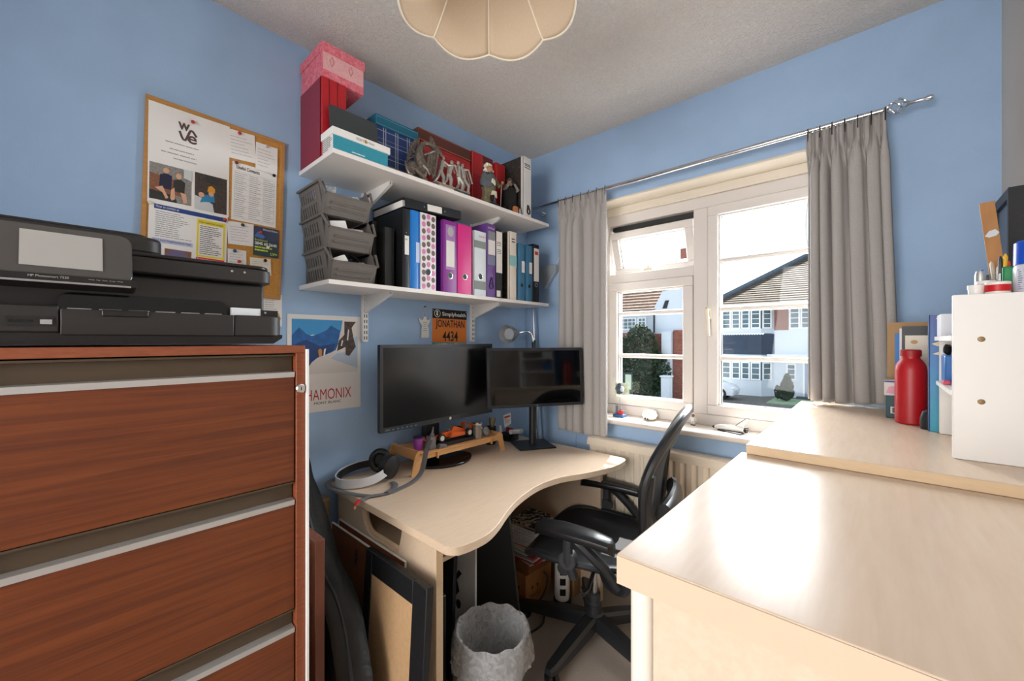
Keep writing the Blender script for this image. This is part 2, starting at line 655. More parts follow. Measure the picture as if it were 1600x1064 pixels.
def sash(name, x0, x1, z0, z1, t, bars, M=None):
    s = MB()
    s.T = M
    ring(s, x0, x1, z0, z1, t, FY0 - 0.012, FY1 - 0.01)
    so = part(name, s, M_PVC, win, bevel=0.004)
    b = MB()
    b.T = M
    ring(b, x0 + t, x1 - t, z0 + t, z1 - t, 0.007, FY0 + 0.006, FY1 - 0.02)
    part('glazing_bead', b, M_PVC, so, bevel=0.002)
    g = MB()
    g.T = M
    g.box(x0 + t, x1 - t, FY0 + 0.026, FY0 + 0.030, z0 + t, z1 - t)
    part('pane', g, M_GLASS, so)
    k = MB()
    k.T = M
    ring(k, x0 + t + 0.007, x1 - t - 0.007, z0 + t + 0.007, z1 - t - 0.007, 0.0025, FY0 + 0.02, FY0 + 0.0255)
    part('gasket', k, M_BLACK, so)
    for bz in bars:
        q = MB()
        q.T = M
        q.prism(rrect(FY0 + 0.008, FY0 + 0.046, bz - 0.011, bz + 0.011, 0.008, 3), x0 + t, x1 - t, 'x')
        part('glazing_bar', q, M_PVC, so)
    return so


sash('left_casement', 0.517, 0.970, 0.928, 1.603, 0.046, (1.432, 1.198))
rs = sash('right_casement', 1.040, 1.503, 0.928, 1.928, 0.046, (1.665, 1.432, 1.198))
piv = Vector((0, FY1 - 0.015, 1.905))
Mt = Matrix.Translation(piv) @ Matrix.Rotation(R(17), 4, 'X') @ Matrix.Translation(-piv)
ts = sash('top_vent', 0.522, 0.966, 1.660, 1.905, 0.040, (), Mt)
# dark gap seal above the open vent, stay arm and peg
part('vent_seal', MB().box(0.517, 0.970, FY1 - 0.03, FY1 - 0.004, 1.903, 1.930), M_DARK, win)
mb = MB()
mb.tube([(0.745, 2.085, 1.672), (0.742, 2.11, 1.70), (0.738, 2.16, 1.735)], 0.006, 8, flat=(1, 0.5))
mb.box(0.725, 0.768, 2.072, 2.09, 1.656, 1.668).tube([(0.747, 2.078, 1.668), (0.747, 2.078, 1.682)], 0.006, 8)
part('stay', mb, mat('cream_plastic', '#e9dfc9', 0.4), win)
mb = MB()
mb.prism(rrect(1.034, 1.060, 1.385, 1.445, 0.01, 3), 2.062, 2.078, 'y')
mb.tube([(1.047, 2.066, 1.432), (1.047, 2.045, 1.428), (1.049, 2.04, 1.40), (1.054, 2.04, 1.335), (1.056, 2.04, 1.305)], [0.009, 0.010, 0.011, 0.009, 0.008], 8)
hd = part('handle', mb, mat('cream_plastic'), win)
part('keyhole', MB().lathe([(0.004, 2.0605), (0.004, 2.063)], (1.041, 0, 1.437), 10, 'y'), M_BLACK, hd)
part('lock_peg', MB().box(1.484, 1.496, 2.066, 2.078, 1.055, 1.085), M_BLACK, win)

# ------------------------------------------------------------------ curtains
def curtain(name, label, x0, x1, ztop, zbot, y, nfold, seed, flare=0.0, lean=0.0, hem=0.01):
    rnd = random.Random(seed)
    ph = [rnd.uniform(-0.5, 0.5) for _ in range(nfold * 2 + 3)]
    am = [rnd.uniform(0.6, 1.15) for _ in range(nfold * 2 + 3)]

    ctrl = [rnd.uniform(0.55, 1.45) for _ in range(nfold)]
    tot = sum(ctrl)
    edges = [0.0]
    for c_ in ctrl:
        edges.append(edges[-1] + c_ / tot)
    drift = [rnd.uniform(-0.35, 0.35) for _ in range(nfold + 1)]

    def phase(u, v):
        # unevenly wide folds whose borders wander with height
        e = [edges[k] + (drift[k] * v * 0.06 if 0 < k < nfold else 0) for k in range(nfold + 1)]
        for k in range(nfold):
            if u <= e[k + 1] or k == nfold - 1:
                return k + (u - e[k]) / (e[k + 1] - e[k])
        return nfold

    def fn(u, v):
        z = ztop + (zbot - ztop) * v
        H_ = ztop - zbot
        d = v * H_                       # metres below the heading
        xw = x0 + (x1 - x0) * u * (1 + flare * v ** 1.3) + lean * v
        t = phase(u, v)
        i = min(int(t), nfold - 1)
        big = am[i] * (1 - (t - i)) + am[i + 1] * (t - i)
        wv = math.sin(2 * math.pi * t)
        wv = math.copysign(abs(wv) ** 0.6, wv)
        body = min(1.0, max(0.0, (d - 0.06) / 0.10))
        amp = 0.023 * big * body
        head = 1 - body
        gather = math.sin(2 * math.pi * u * nfold * 2.7) + 0.6 * math.sin(2 * math.pi * u * nfold * 4.3 + 1)
        yy = y + amp * wv + 0.0055 * gather * head
        # stitched pinch line under the heading tape
        yy += 0.009 * math.exp(-((d - 0.085) / 0.016) ** 2) * math.sin(2 * math.pi * u * nfold * 1.5)
        yy += 0.006 * math.sin(9 * u + 4 * v) * body + 0.004 * math.sin(23 * u - 6 * v + seed) * body
        xw += 0.010 * math.sin(2 * math.pi * t + 0.8) * body * (x1 - x0) / 0.25
        if v > 0.985:
            z += hem * 0.35 * math.sin(7 * u + seed)
        return (xw, yy, z)

    root = thing(name, label, 'curtain', ((x0 + x1) / 2, y, zbot))
    cl = MB()
    cl.surf(fn, nfold * 22, 90)
    o = part('cloth', cl, M_CURT, root, ang=80)
    s = o.modifiers.new('thickness', 'SOLIDIFY')
    s.thickness = 0.0025
    for i in range(nfold + 1):
        u = min(0.999, (i + 0.1) / (nfold + 0.2))
        px = fn(u, 0.02)
        part('hook', MB().tube([(px[0], px[1], ztop - 0.03), (px[0], y - 0.004, ztop + 0.006), (px[0], y + 0.002, ztop + 0.016)], 0.0018, 5), M_BLACK, root)

    cd = MB()
    xe = x1 if seed == 1 else x0
    cd.tube(spline([fn(0.99 if seed == 1 else 0.01, 0.10), (xe + 0.005, y + 0.01, ztop - 0.22), (xe - 0.004, y + 0.012, ztop - 0.34), (xe + 0.003, y + 0.012, ztop - 0.42)], 5), 0.0014, 5)
    part('heading_cord', cd, M_WHITE, root)
    return root


curtain('curtain', 'grey pleated curtain hanging at the left of the window behind the monitor', 0.322, 0.624, 2.058, 0.792, 1.848, 6, 1)
curtain('curtain', 'grey pleated curtain hanging at the right of the window down to the chest top', 1.452, 1.672, 2.058, 1.062, 1.865, 6, 2, flare=0.14, lean=0.0)

root = thing('curtain_pole', 'chrome curtain pole with twisted cage finial above the window', 'curtain pole', (0.9, 1.885, 2.066))
part('pole', MB().tube([(0.115, 1.885, 2.072), (1.665, 1.885, 2.072)], 0.0095, 14), M_CHROME, root)
fin = MB()
for k in range(4):
    pts = []
    for i in range(13):
        t = i / 12
        a = 2 * math.pi * (k / 4 + t * 0.5)
        r = 0.004 + 0.020 * math.sin(math.pi * t)
        pts.append((1.672 + 0.055 * t, 1.885 + r * math.cos(a), 2.072 + r * math.sin(a)))
    fin.tube(pts, 0.0032, 6)
fin.lathe([(0.0095, 1.662), (0.012, 1.668), (0.008, 1.676)], (0, 1.885, 2.072), 12, 'x')
fin.lathe([(0.008, 1.724), (0.006, 1.735), (0.0055, 1.765), (0.009, 1.772), (0.008, 1.782), (0.001, 1.786)], (0, 1.885, 2.072), 12, 'x')
part('finial', fin, M_CHROME, root)
for bx in (0.14, 1.645):
    mb = MB().tube([(bx, 1.885, 2.062), (bx, 1.92, 2.058), (bx, 1.96, 2.058)], 0.006, 8)
    mb.lathe([(0.02, 1.955), (0.02, 1.965)], (bx, 0, 2.058), 14, 'y')
    part('bracket', mb, M_CHROME, root)

# ------------------------------------------------------------------ radiator
root = thing('radiator', 'cream fluted panel radiator under the window', 'radiator', (0.95, 1.90, 0.15))
mb = MB()
x0, x1 = 0.512, 1.40
nfl = 18
prof = []
for i in range(nfl):
    a = x0 + (x1 - x0) * i / nfl
    d = (x1 - x0) / nfl
    prof += [(a, 1.872), (a + d * 0.22, 1.862), (a + d * 0.68, 1.862), (a + d * 0.9, 1.872)]
prof += [(x1, 1.872), (x1, 1.89), (x0, 1.89)]
mb.prism(prof, 0.16, 0.735, 'z')
part('front_panel', mb, mat('cream_radiator_enamel', '#e4d6c2', 0.35), root, ang=25)
part('back_panel', MB().box(x0, x1, 1.925, 1.94, 0.16, 0.735), mat('cream_radiator_enamel'), root)
mb = MB().prism([(1.858, 0.735), (1.858, 0.752), (1.868, 0.768), (1.885, 0.774), (1.93, 0.774), (1.944, 0.765), (1.944, 0.735)], x0 - 0.006, x1 + 0.006, 'x')
part('top_grille', mb, mat('cream_radiator_enamel'), root)
part('bottom_rail', MB().box(x0, x1, 1.866, 1.89, 0.145, 0.16), mat('cream_radiator_enamel'), root, bevel=0.004)
part('valve', MB().tube([(x0 - 0.03, 1.90, 0.0), (x0 - 0.03, 1.90, 0.17), (x0, 1.90, 0.18)], 0.009, 8), M_CHROME, root)

# ------------------------------------------------------------------ ceiling pendant
lx, ly, lz, lr = 0.93, 0.705, 2.150, 0.222
root = thing('pendant_lamp', 'cream scalloped fabric pendant shade hanging from the ceiling', 'lamp', (lx, ly, H))
M_SHADE = mat('cream_shade_fabric', '#d3bda3', 0.85, vary=0.03, scale=200, spec=0.1)
M_BIND = mat('ivory_binding', '#efe6d2', 0.7)
NP = 8
rot = R(132.1 + 22.5 - 20.5)


def shade_pt(a, t):
    # a: turns in petals (0..NP), t: 0 rim .. 1 top
    f = a - math.floor(a)
    bulge = math.sin(math.pi * f)
    ang = rot + 2 * math.pi * a / NP
    r = lr * (1 - t) ** 0.72 * (1 + 0.05 * bulge * (1 - t)) + 0.035 * t
    z = lz + 0.19 * t ** 1.25 - 0.017 * bulge * (1 - t) ** 2
    return (lx + r * math.cos(ang), ly + r * math.sin(ang), z)


mb = MB()
mb.surf(lambda u, v: shade_pt(u * NP, v), NP * 10, 14)
sh = part('lamp_shade', mb, M_SHADE, root, ang=30)
sm = sh.modifiers.new('thickness', 'SOLIDIFY')
sm.thickness = 0.0015
for k in range(NP):
    part('rib', MB().tube([shade_pt(k, t / 12) for t in range(13)], 0.0022, 6), M_BIND, sh)
part('rim_binding', MB().tube([shade_pt(NP * k / 96, 0) for k in range(96)], 0.0026, 6, loop=True), M_BIND, sh)
part('ceiling_rose', MB().lathe([(0.045, H), (0.042, H - 0.02), (0.012, H - 0.03), (0.008, H - 0.045)], (lx, ly, 0), 20), M_WHITE, root)
part('flex', MB().tube([(lx, ly, H - 0.04), (lx, ly, 2.33)], 0.003, 6), M_WHITE, root)
part('bulb_holder', MB().lathe([(0.036, 2.345), (0.036, 2.335), (0.018, 2.33), (0.018, 2.285)], (lx, ly, 0), 16), M_WHITE, root)
part('bulb', MB().lathe([(0.013, 2.285), (0.016, 2.27), (0.030, 2.235), (0.030, 2.215), (0.018, 2.195), (0.002, 2.188)], (lx, ly, 0), 16), mat('frosted_bulb', '#f2efe6', 0.4), root)

# ================================================================== outside
GZ = -1.95
M_RENDER = mat('white_house_render', '#d3dbe4', 0.8, vary=0.03, scale=1.5, bump=0.3, bscale=40)
M_BRICK = ramp_mat('red_brick', [(0.35, '#7a463a'), (0.65, '#98604f')], t_noise(8, 3), rough=0.85, stretch=(1, 1, 3))
M_TILE = ramp_mat('brown_roof_tiles', [(0.3, '#2e2823'), (0.5, '#4a4138'), (0.75, '#6b5f52')], t_noise(5, 6, 0.75), rough=0.9)
M_TILEL = ramp_mat('brown_house_tiles', [(0.3, '#6a564a'), (0.7, '#93796a')], t_noise(4, 5, 0.7), rough=0.9)
M_NAVY = mat('dark_blue_tile_hanging', '#2c3a4e', 0.7, vary=0.2, scale=4)
M_SLATE = mat('blue_grey_ridge', '#4c5a68', 0.7, vary=0.1, scale=3)
M_HGLASS = mat('house_window_glass', '#5b7078', 0.15, vary=0.35, scale=0.8)
M_ROAD = ramp_mat('asphalt_and_gravel', [(0.3, '#5c5a59'), (0.7, '#767370')], t_noise(6, 6, 0.7), rough=0.95)
M_LEAF = ramp_mat('dark_green_leaves', [(0.3, '#16261b'), (0.7, '#33502f')], t_noise(6, 4), rough=0.8)
struct('ground', MB().box(-60, 60, 2.35, 90, GZ - 0.2, GZ), M_ROAD)
# ------------------------------------------------------------------ house opposite (right pane)
hs = thing('house', 'white rendered house with bay windows and brown hipped roof across the street', 'house', (-2.5, 27.0, GZ))
FW = 27.6
M_WF = mat('house_window_white', '#f2f5f8', 0.5)
part('wall', MB().box(-6.0, 3.0, FW, 31.5, GZ, 3.35), M_RENDER, hs)
bay = [(-5.85, FW), (-5.45, 27.0), (-3.35, 27.0), (-2.85, FW)]
part('bay', MB().prism(bay, GZ, -1.02, 'z').prism(bay, 0.02, 0.46, 'z').prism(bay, 1.70, 1.98, 'z').prism(bay, 3.12, 3.36, 'z'), M_RENDER, hs)
part('tile_panel', MB().prism([(-5.88, FW), (-5.47, 26.96), (-3.33, 26.96), (-2.80, FW)], 0.46, 1.66, 'z'), M_NAVY, hs)
mb = MB()
for i in range(16):
    xx = -5.35 + i * 0.135
    mb.prism([(xx, 1.72), (xx, 1.66), (xx + 0.067, 1.60), (xx + 0.135, 1.66), (xx + 0.135, 1.72)], 26.93, 26.96, 'y')
part('scalloped_edge', mb, M_WF, hs)
part('brick_panel', MB().box(-2.80, -2.12, FW - 0.03, FW, 1.87, 3.2), M_BRICK, hs)
part('porch_roof', MB().box(-3.05, 3.0, 26.9, FW, 0.38, 0.50), mat('porch_white', '#dfe6ee', 0.7), hs)
part('porch_pillar', MB().box(-0.9, -0.75, 26.95, 27.1, GZ, 0.38), M_RENDER, hs)


def hwin(x0, x1, z0, z1, y, ny, nx=1, parent=hs, slant=None):
    fr = MB()
    t = 0.07
    def X(a, d=0.0):
        return (a, y + (slant * (a - x0) if slant else 0) + d)
    ring(fr, x0, x1, z0, z1, t, y - 0.05, y + 0.03)
    for k in range(1, ny):
        zz = z0 + (z1 - z0) * k / ny
        fr.box(x0 + t, x1 - t, y - 0.02, y + 0.02, zz - 0.018, zz + 0.018)
    for k in range(1, nx):
        xx = x0 + (x1 - x0) * k / nx
        fr.box(xx - 0.018, xx + 0.018, y - 0.02, y + 0.02, z0 + t, z1 - t)
    if slant:
        fr.v = [(p[0], p[1] + slant * (p[0] - x0), p[2]) for p in fr.v]
    f = part('window', fr, M_WF, parent)
    g = MB().box(x0 + t, x1 - t, y, y + 0.02, z0 + t, z1 - t)
    if slant:
        g.v = [(p[0], p[1] + slant * (p[0] - x0), p[2]) for p in g.v]
    part('pane', g, M_HGLASS, f)
    return f


for (z0, z1, ny) in ((1.98, 3.12, 4), (-1.02, 0.02, 3)):
    hwin(-5.43, -4.93, z0, z1, 26.99, ny)
    hwin(-4.90, -4.42, z0, z1, 26.99, ny)
    hwin(-4.38, -3.92, z0, z1, 26.99, ny)
    hwin(-3.88, -3.38, z0, z1, 26.99, ny)
    hwin(-3.30, -2.90, z0, z1, 27.03, ny, slant=1.18)
hwin(-2.08, -1.58, 1.95, 3.15, FW - 0.02, 4)
hwin(-1.55, -1.00, 1.95, 3.15, FW - 0.02, 4)
hwin(-2.22, -1.76, -0.95, -0.03, FW - 0.02, 3)
dr = part('door', MB().box(-1.36, -0.42, FW - 0.06, FW, GZ, 0.12), mat('grey_house_door', '#8f9fb4', 0.5), hs)
mb = MB()
ring(mb, -1.45, -0.33, GZ, 0.2, 0.09, FW - 0.08, FW)
part('door_frame', mb, M_WF, dr)
part('step', MB().box(-1.7, -0.1, 27.0, FW - 0.08, GZ, GZ + 0.12), mat('dark_step', '#4c5058', 0.8), hs)
# hipped roof, with real tile courses
e0, r0 = (-6.3, 26.5, 3.36), (-1.5, 30.3, 6.45)
mb = MB()
mb.add([e0, (3.4, 26.5, 3.36), (3.4, 30.3, 6.45), r0, (-6.3, 34.0, 3.36), (3.4, 34.0, 3.36)], [(0, 1, 2, 3), (4, 0, 3), (5, 4, 3, 2), (0, 4, 5, 1)])
rf = part('roof', mb, M_TILE, hs, flat=True)
mb = MB()
for k in range(22):
    t0 = k / 22
    a = Vector(e0).lerp(Vector(r0), t0)
    b = Vector((3.4, 26.5, 3.36)).lerp(Vector((3.4, 30.3, 6.45)), t0)
    n = Vector((0, -0.63, 0.776)) * 0.035
    d = Vector((0, 3.8, 3.09)) / 22
    mb.add([a + n, b + n, b + d * 1.02, a + d * 1.02 + Vector((0.24, 0, 0)), a, b], [(0, 1, 2, 3), (4, 5, 1, 0)])
part('tile_courses', mb, M_TILE, rf, flat=True, kind='stuff')
mb = MB()
mb.tube([Vector(e0) + Vector((0, 0, 0.05)), Vector(r0) + Vector((0, 0, 0.05)), (3.4, 30.3, 6.5)], 0.2, 8)
part('hip_tiles', mb, M_SLATE, rf)  # hip tiles, widened in blue-grey to stand in for a strip of shade
part('gutter', MB().box(-6.3, 3.4, 26.42, 26.52, 3.28, 3.38), M_WF, rf)

# ------------------------------------------------------------------ house at the left (left pane)
h2 = thing('house', 'white gabled house with creeper and brick base seen through the left casement', 'house', (-8.0, 23.0, GZ))
part('wall', MB().box(-13, -7.42, 22.2, 23.4, GZ, 3.05), M_RENDER, h2)
part('gable_wing', MB().prism([(-7.42, GZ), (-5.3, GZ), (-5.3, 5.4), (-6.2, 5.4), (-7.42, 3.05)], 21.6, 23.5, 'y'), M_RENDER, h2)
part('brick_base', MB().box(-13, -7.42, 22.1, 22.2, GZ, 1.72).box(-7.42, -6.85, 21.5, 21.6, 0.3, 1.65).box(-6.32, -5.3, 21.45, 21.6, GZ, 1.82), M_BRICK, h2)
part('brick_pillar_white', MB().box(-6.85, -6.36, 21.2, 21.6, GZ, 1.75), M_RENDER, h2)
mb = MB().add([(-13, 21.9, 3.0), (-7.3, 21.9, 3.0), (-6.2, 24.2, 5.9), (-13, 24.2, 5.9), (-13, 26, 3.4), (-7.3, 26, 3.4)], [(0, 1, 2, 3), (3, 2, 5, 4), (1, 5, 2)])
rf = part('roof', mb, M_TILEL, h2, flat=True)
mb = MB()
for k in range(16):
    t0 = k / 16
    a = Vector((-13, 21.9, 3.0)).lerp(Vector((-13, 24.2, 5.9)), t0)
    b = Vector((-7.3, 21.9, 3.0)).lerp(Vector((-6.2, 24.2, 5.9)), t0)
    n = Vector((0, -0.78, 0.62)) * 0.04
    d = Vector((0, 2.3, 2.9)) / 16
    mb.add([a + n, b + n, b + d, a + d, a, b], [(0, 1, 2, 3), (4, 5, 1, 0)])
part('tile_courses', mb, M_TILEL, rf, flat=True, kind='stuff')
part('gutter', MB().box(-13, -7.28, 21.82, 21.92, 2.92, 3.0), mat('black_gutter', '#22242a', 0.6), rf)
part('drainpipe', MB().tube([(-7.4, 21.56, 3.0), (-7.4, 21.56, 1.7)], 0.05, 8), mat('black_gutter'), h2)
part('gable_slit', MB().prism([(-6.95, 3.0), (-6.72, 3.0), (-6.60, 3.42), (-6.80, 3.42)], 21.57, 21.6, 'y'), mat('black_gutter'), h2)
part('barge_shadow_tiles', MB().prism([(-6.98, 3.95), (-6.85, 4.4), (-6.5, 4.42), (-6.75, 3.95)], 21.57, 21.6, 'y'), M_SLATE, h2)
hwin(-9.75, -8.70, 1.90, 2.60, 22.17, 3, 4, h2)
hwin(-8.62, -8.10, 1.90, 2.60, 22.17, 3, 2, h2)
hwin(-9.4, -8.6, -0.7, 0.2, 22.08, 3, 3, h2)
part('chimney', MB().box(-6.85, -6.35, 24.0, 24.5, 5.0, 6.6).tube([(-6.4, 24.25, 6.5), (-6.4, 24.25, 6.75)], 0.12, 8), M_BRICK, h2)


def foliage(rnd, blobs, n, size):
    mb = MB()
    for (c, r) in blobs:
        for _ in range(int(n * r[0] * r[2])):
            while True:
                d = Vector((rnd.uniform(-1, 1), rnd.uniform(-1, 1), rnd.uniform(-1, 1)))
                if 0.2 < d.length < 1:
                    break
            d = d.normalized() * (d.length ** 0.4)
            p = Vector((c[0] + d.x * r[0], c[1] + d.y * r[1], c[2] + d.z * r[2]))
            a = Vector((rnd.gauss(0, 1), rnd.gauss(0, 1), rnd.gauss(0, 1))).normalized() * size
            b = a.cross(Vector((rnd.gauss(0, 1), rnd.gauss(0, 1), rnd.gauss(0, 1))))
            if b.length < 1e-6:
                continue
            b = b.normalized() * size * 0.6
            mb.add([p - a, p + b, p + a, p - b], [(0, 1, 2, 3)])
    return mb


rnd = random.Random(5)
tr = thing('creeper_bush', 'big dark green creeper growing up the white gabled house', 'bush', (-8.0, 21.4, GZ))
part('foliage', foliage(rnd, [((-7.9, 20.85, 0.4), (1.1, 0.24, 1.7)), ((-8.4, 20.85, -0.6), (1.4, 0.24, 1.3)), ((-7.1, 20.85, -0.3), (0.9, 0.24, 1.0)), ((-7.9, 20.85, 1.4), (0.7, 0.22, 0.75)), ((-7.2, 20.85, -1.2), (0.7, 0.22, 0.7)), ((-9.1, 20.85, 0.6), (0.6, 0.22, 1.0))], 900, 0.10), M_LEAF, tr, flat=True, kind='stuff')
part('trunk', MB().tube([(-8.0, 20.9, GZ), (-8.05, 20.9, -0.6), (-7.9, 20.9, 0.8)], [0.12, 0.09, 0.05], 8), mat('bark', '#4b3b2e', 0.9), tr)
fence = thing('gate', 'dark green boarded side gate beside the creeper', 'gate', (-9.0, 20.9, GZ))
for k in range(9):
    part('board', MB().box(-9.75 + k * 0.185, -9.75 + k * 0.185 + 0.175, 20.40, 20.45, GZ, -0.45), mat('dark_green_boards', '#2c4440', 0.7), fence)
part('notice', MB().box(-8.50, -8.16, 20.38, 20.395, -1.35, -0.55), mat('pale_green_notice', '#cfdcc4', 0.7), fence)
pr = thing('gate_pier', 'white rendered pier at the edge of the gravel drive', 'pier', (-6.5, 20.7, GZ))
part('shaft', MB().box(-6.40, -5.98, 20.0, 20.4, GZ, -0.55), M_RENDER, pr, bevel=0.02)
part('cap', MB().box(-6.45, -5.93, 19.95, 20.45, -0.55, -0.47), M_RENDER, pr, bevel=0.02)
sb = thing('conical_shrub', 'small dark conical evergreen in front of the opposite house', 'shrub', (-1.9, 25.4, GZ))
rnd = random.Random(9)
part('foliage', foliage(rnd, [((-1.95, 25.4, -1.46), (0.38, 0.3, 0.40)), ((-1.9, 25.4, -1.15), (0.30, 0.25, 0.45)), ((-1.88, 25.4, -0.8), (0.16, 0.15, 0.35)), ((-2.3, 25.4, -1.45), (0.14, 0.15, 0.35))], 6000, 0.06), M_LEAF, sb, flat=True, kind='stuff')
part('stem', MB().tube([(-1.9, 25.4, GZ + 0.06), (-1.9, 25.4, -0.7)], 0.04, 6), mat('bark'), sb)
single('lawn', MB().box(-2.6, 1.5, 24.2, 26.6, GZ, GZ + 0.06), mat('lawn_green', '#8fa886', 0.9, vary=0.2, scale=6), 'strip of pale lawn in front of the opposite house', 'lawn', (-0.5, 25.4, GZ))

# parked car
cr = thing('car', 'white parked car in front of the opposite house', 'car', (-5.9, 24.6, GZ))
side = [(-7.7, 0.28), (-7.75, 0.62), (-7.6, 0.9), (-7.1, 1.42), (-5.9, 1.46), (-5.0, 0.98), (-4.25, 0.78), (-4.05, 0.55), (-4.1, 0.28)]
mb = MB()
rings = []
for yy, ins in ((24.0, 0.10), (24.08, 0.0), (25.3, 0.0), (25.38, 0.10)):
    rings.append([(x + (0.04 if x < -6 else -0.04) * (ins > 0), yy, GZ + z - ins * (0.6 if z > 1 else 0.15)) for x, z in side])
mb.loft(rings)
part('body', mb, mat('white_car_paint', '#dfe6ee', 0.25, coat=0.4), cr, ang=30)
part('windscreen', MB().add([(-5.72, 24.0, GZ + 1.40), (-5.02, 24.0, GZ + 1.01), (-5.02, 25.38, GZ + 1.01), (-5.72, 25.38, GZ + 1.40)], [(0, 1, 2, 3)]).add([(-6.9, 23.985, GZ + 1.30), (-5.85, 23.985, GZ + 1.36), (-5.25, 23.985, GZ + 0.98), (-6.95, 23.985, GZ + 0.92)], [(0, 1, 2, 3)]), mat('car_glass', '#4d6672', 0.1), cr)
for wx in (-4.75, -7.05):
    for wy in (23.98, 25.22):
        wh = part('wheel', MB().lathe([(0.31, wy), (0.33, wy + 0.05), (0.33, wy + 0.15), (0.31, wy + 0.2)], (wx, 0, GZ + 0.33), 20, 'y'), M_BLACK, cr)
        part('hub_cap', MB().lathe([(0.2, wy - 0.005), (0.2, wy + 0.01)], (wx, 0, GZ + 0.33), 16, 'y'), M_ALU, wh)
part('headlamp', MB().ball((-4.15, 24.15, GZ + 0.66), (0.12, 0.16, 0.08)), M_WHITE, cr)
# ================================================================== filing cabinet
CX1, CY0, CY1, CZ = 0.62, -0.130, 0.392, 1.271
fc = thing('filing_cabinet', 'mahogany veneered filing cabinet with aluminium pull strips at the left', 'filing cabinet', (0.32, 0.15, 0))
mb = MB()
mb.box(0.02, CX1, CY0, CY0 + 0.018, 0, CZ - 0.018).box(0.02, CX1, CY1 - 0.02, CY1, 0, CZ - 0.018)
mb.box(0.02, 0.035, CY0 + 0.018, CY1 - 0.02, 0, CZ - 0.018).box(0.035, CX1 - 0.03, CY0 + 0.018, CY1 - 0.02, 0.0, 0.03)
part('carcass', mb, M_MAHOGE, fc, bevel=0.001)
part('top', MB().box(0.02, CX1, CY0, CY1, CZ - 0.018, CZ), M_MAHOGE, fc, bevel=0.001)
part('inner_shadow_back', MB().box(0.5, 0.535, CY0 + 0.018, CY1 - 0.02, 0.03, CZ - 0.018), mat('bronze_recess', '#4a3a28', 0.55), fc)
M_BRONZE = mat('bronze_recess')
for k in range(4):
    zt = 1.210 - 0.304 * k           # underside of the recess / top of strip
    dr = part('drawer', MB().box(0.54, CX1 - 0.004, CY0 + 0.021, CY1 - 0.023, max(0.035, zt - 0.262), zt - 0.014), M_MAHOG, fc, bevel=0.001)
    part('pull_strip', MB().prism([(CX1 - 0.022, zt - 0.014), (CX1 - 0.002, zt - 0.014), (CX1 - 0.001, zt - 0.002), (CX1 - 0.022, zt)], CY0 + 0.021, CY1 - 0.023, 'y'), M_ALU, dr)
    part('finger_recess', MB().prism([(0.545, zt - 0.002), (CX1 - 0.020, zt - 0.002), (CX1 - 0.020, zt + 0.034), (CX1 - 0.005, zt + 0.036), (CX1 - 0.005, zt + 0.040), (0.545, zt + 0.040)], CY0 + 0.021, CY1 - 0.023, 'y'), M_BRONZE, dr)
lk = part('lock', MB().lathe([(0.011, CX1 - 0.002), (0.011, CX1 + 0.004), (0.0085, CX1 + 0.007)], (0, CY1 - 0.011, 1.168), 18, 'x'), M_CHROME, fc)
part('keyhole', MB().box(CX1 + 0.0065, CX1 + 0.0075, CY1 - 0.0118, CY1 - 0.0102, 1.164, 1.172), M_BLACK, lk)
single('white_board', MB().box(0.10, 0.628, CY1 + 0.001, CY1 + 0.006, 0.0, 1.262), M_WHITE, 'thin white board standing against the end of the filing cabinet', 'board', (0.36, CY1 + 0.003, 0))

# ================================================================== printer
pr = thing('printer', 'black all-in-one inkjet printer with tilted touch screen on the filing cabinet', 'printer', (0.33, 0.13, CZ))
M_PB = mat('printer_black', '#2a2624', 0.5, bump=0.1, bscale=700)
M_PB2 = mat('printer_dark', '#1e1b1a', 0.35)
M_PG = mat('printer_gloss', '#0d0d0e', 0.08)
z = CZ
PX = 0.555
part('base', MB().prism([(-0.16, z + 0.004), (0.345, z + 0.004), (0.365, z + 0.018), (0.365, z + 0.026), (-0.16, z + 0.026)], 0.14, PX - 0.006, 'x'), M_PB2, pr)
# front lower band: card reader block at left, long tray door, right corner
part('card_reader', MB().prism([(PX - 0.06, z + 0.026), (PX, z + 0.026), (PX + 0.002, z + 0.075), (PX - 0.06, z + 0.075)], -0.16, -0.0055, 'y'), M_PB, pr, bevel=0.003)
mb = MB().box(PX + 0.0005, PX + 0.003, -0.066, -0.012, z + 0.038, z + 0.054)
sl = part('slot_panel', mb, M_PB2, pr)
part('card_slot', MB().box(PX + 0.003, PX + 0.004, -0.062, -0.036, z + 0.044, z + 0.048), M_PG, sl)
part('usb_port', MB().box(PX + 0.003, PX + 0.0045, -0.028, -0.014, z + 0.041, z + 0.049), M_CHROME, sl)
td = part('tray_door', MB().prism([(PX - 0.06, z + 0.022), (PX + 0.001, z + 0.022), (PX + 0.003, z + 0.070), (PX - 0.06, z + 0.070)], -0.0045, 0.2615, 'y'), M_PB, pr, bevel=0.002)
part('tray_grip', MB().box(PX + 0.001, PX + 0.006, 0.048, 0.115, z + 0.058, z + 0.071), M_PB2, td, bevel=0.002)
corner = rrect(0.16, PX, 0.2625, 0.366, 0.03, 6, (0, 1, 0, 0))
part('corner_block', MB().prism(corner, z + 0.022, z + 0.071, 'z'), M_PB, pr, bevel=0.003)
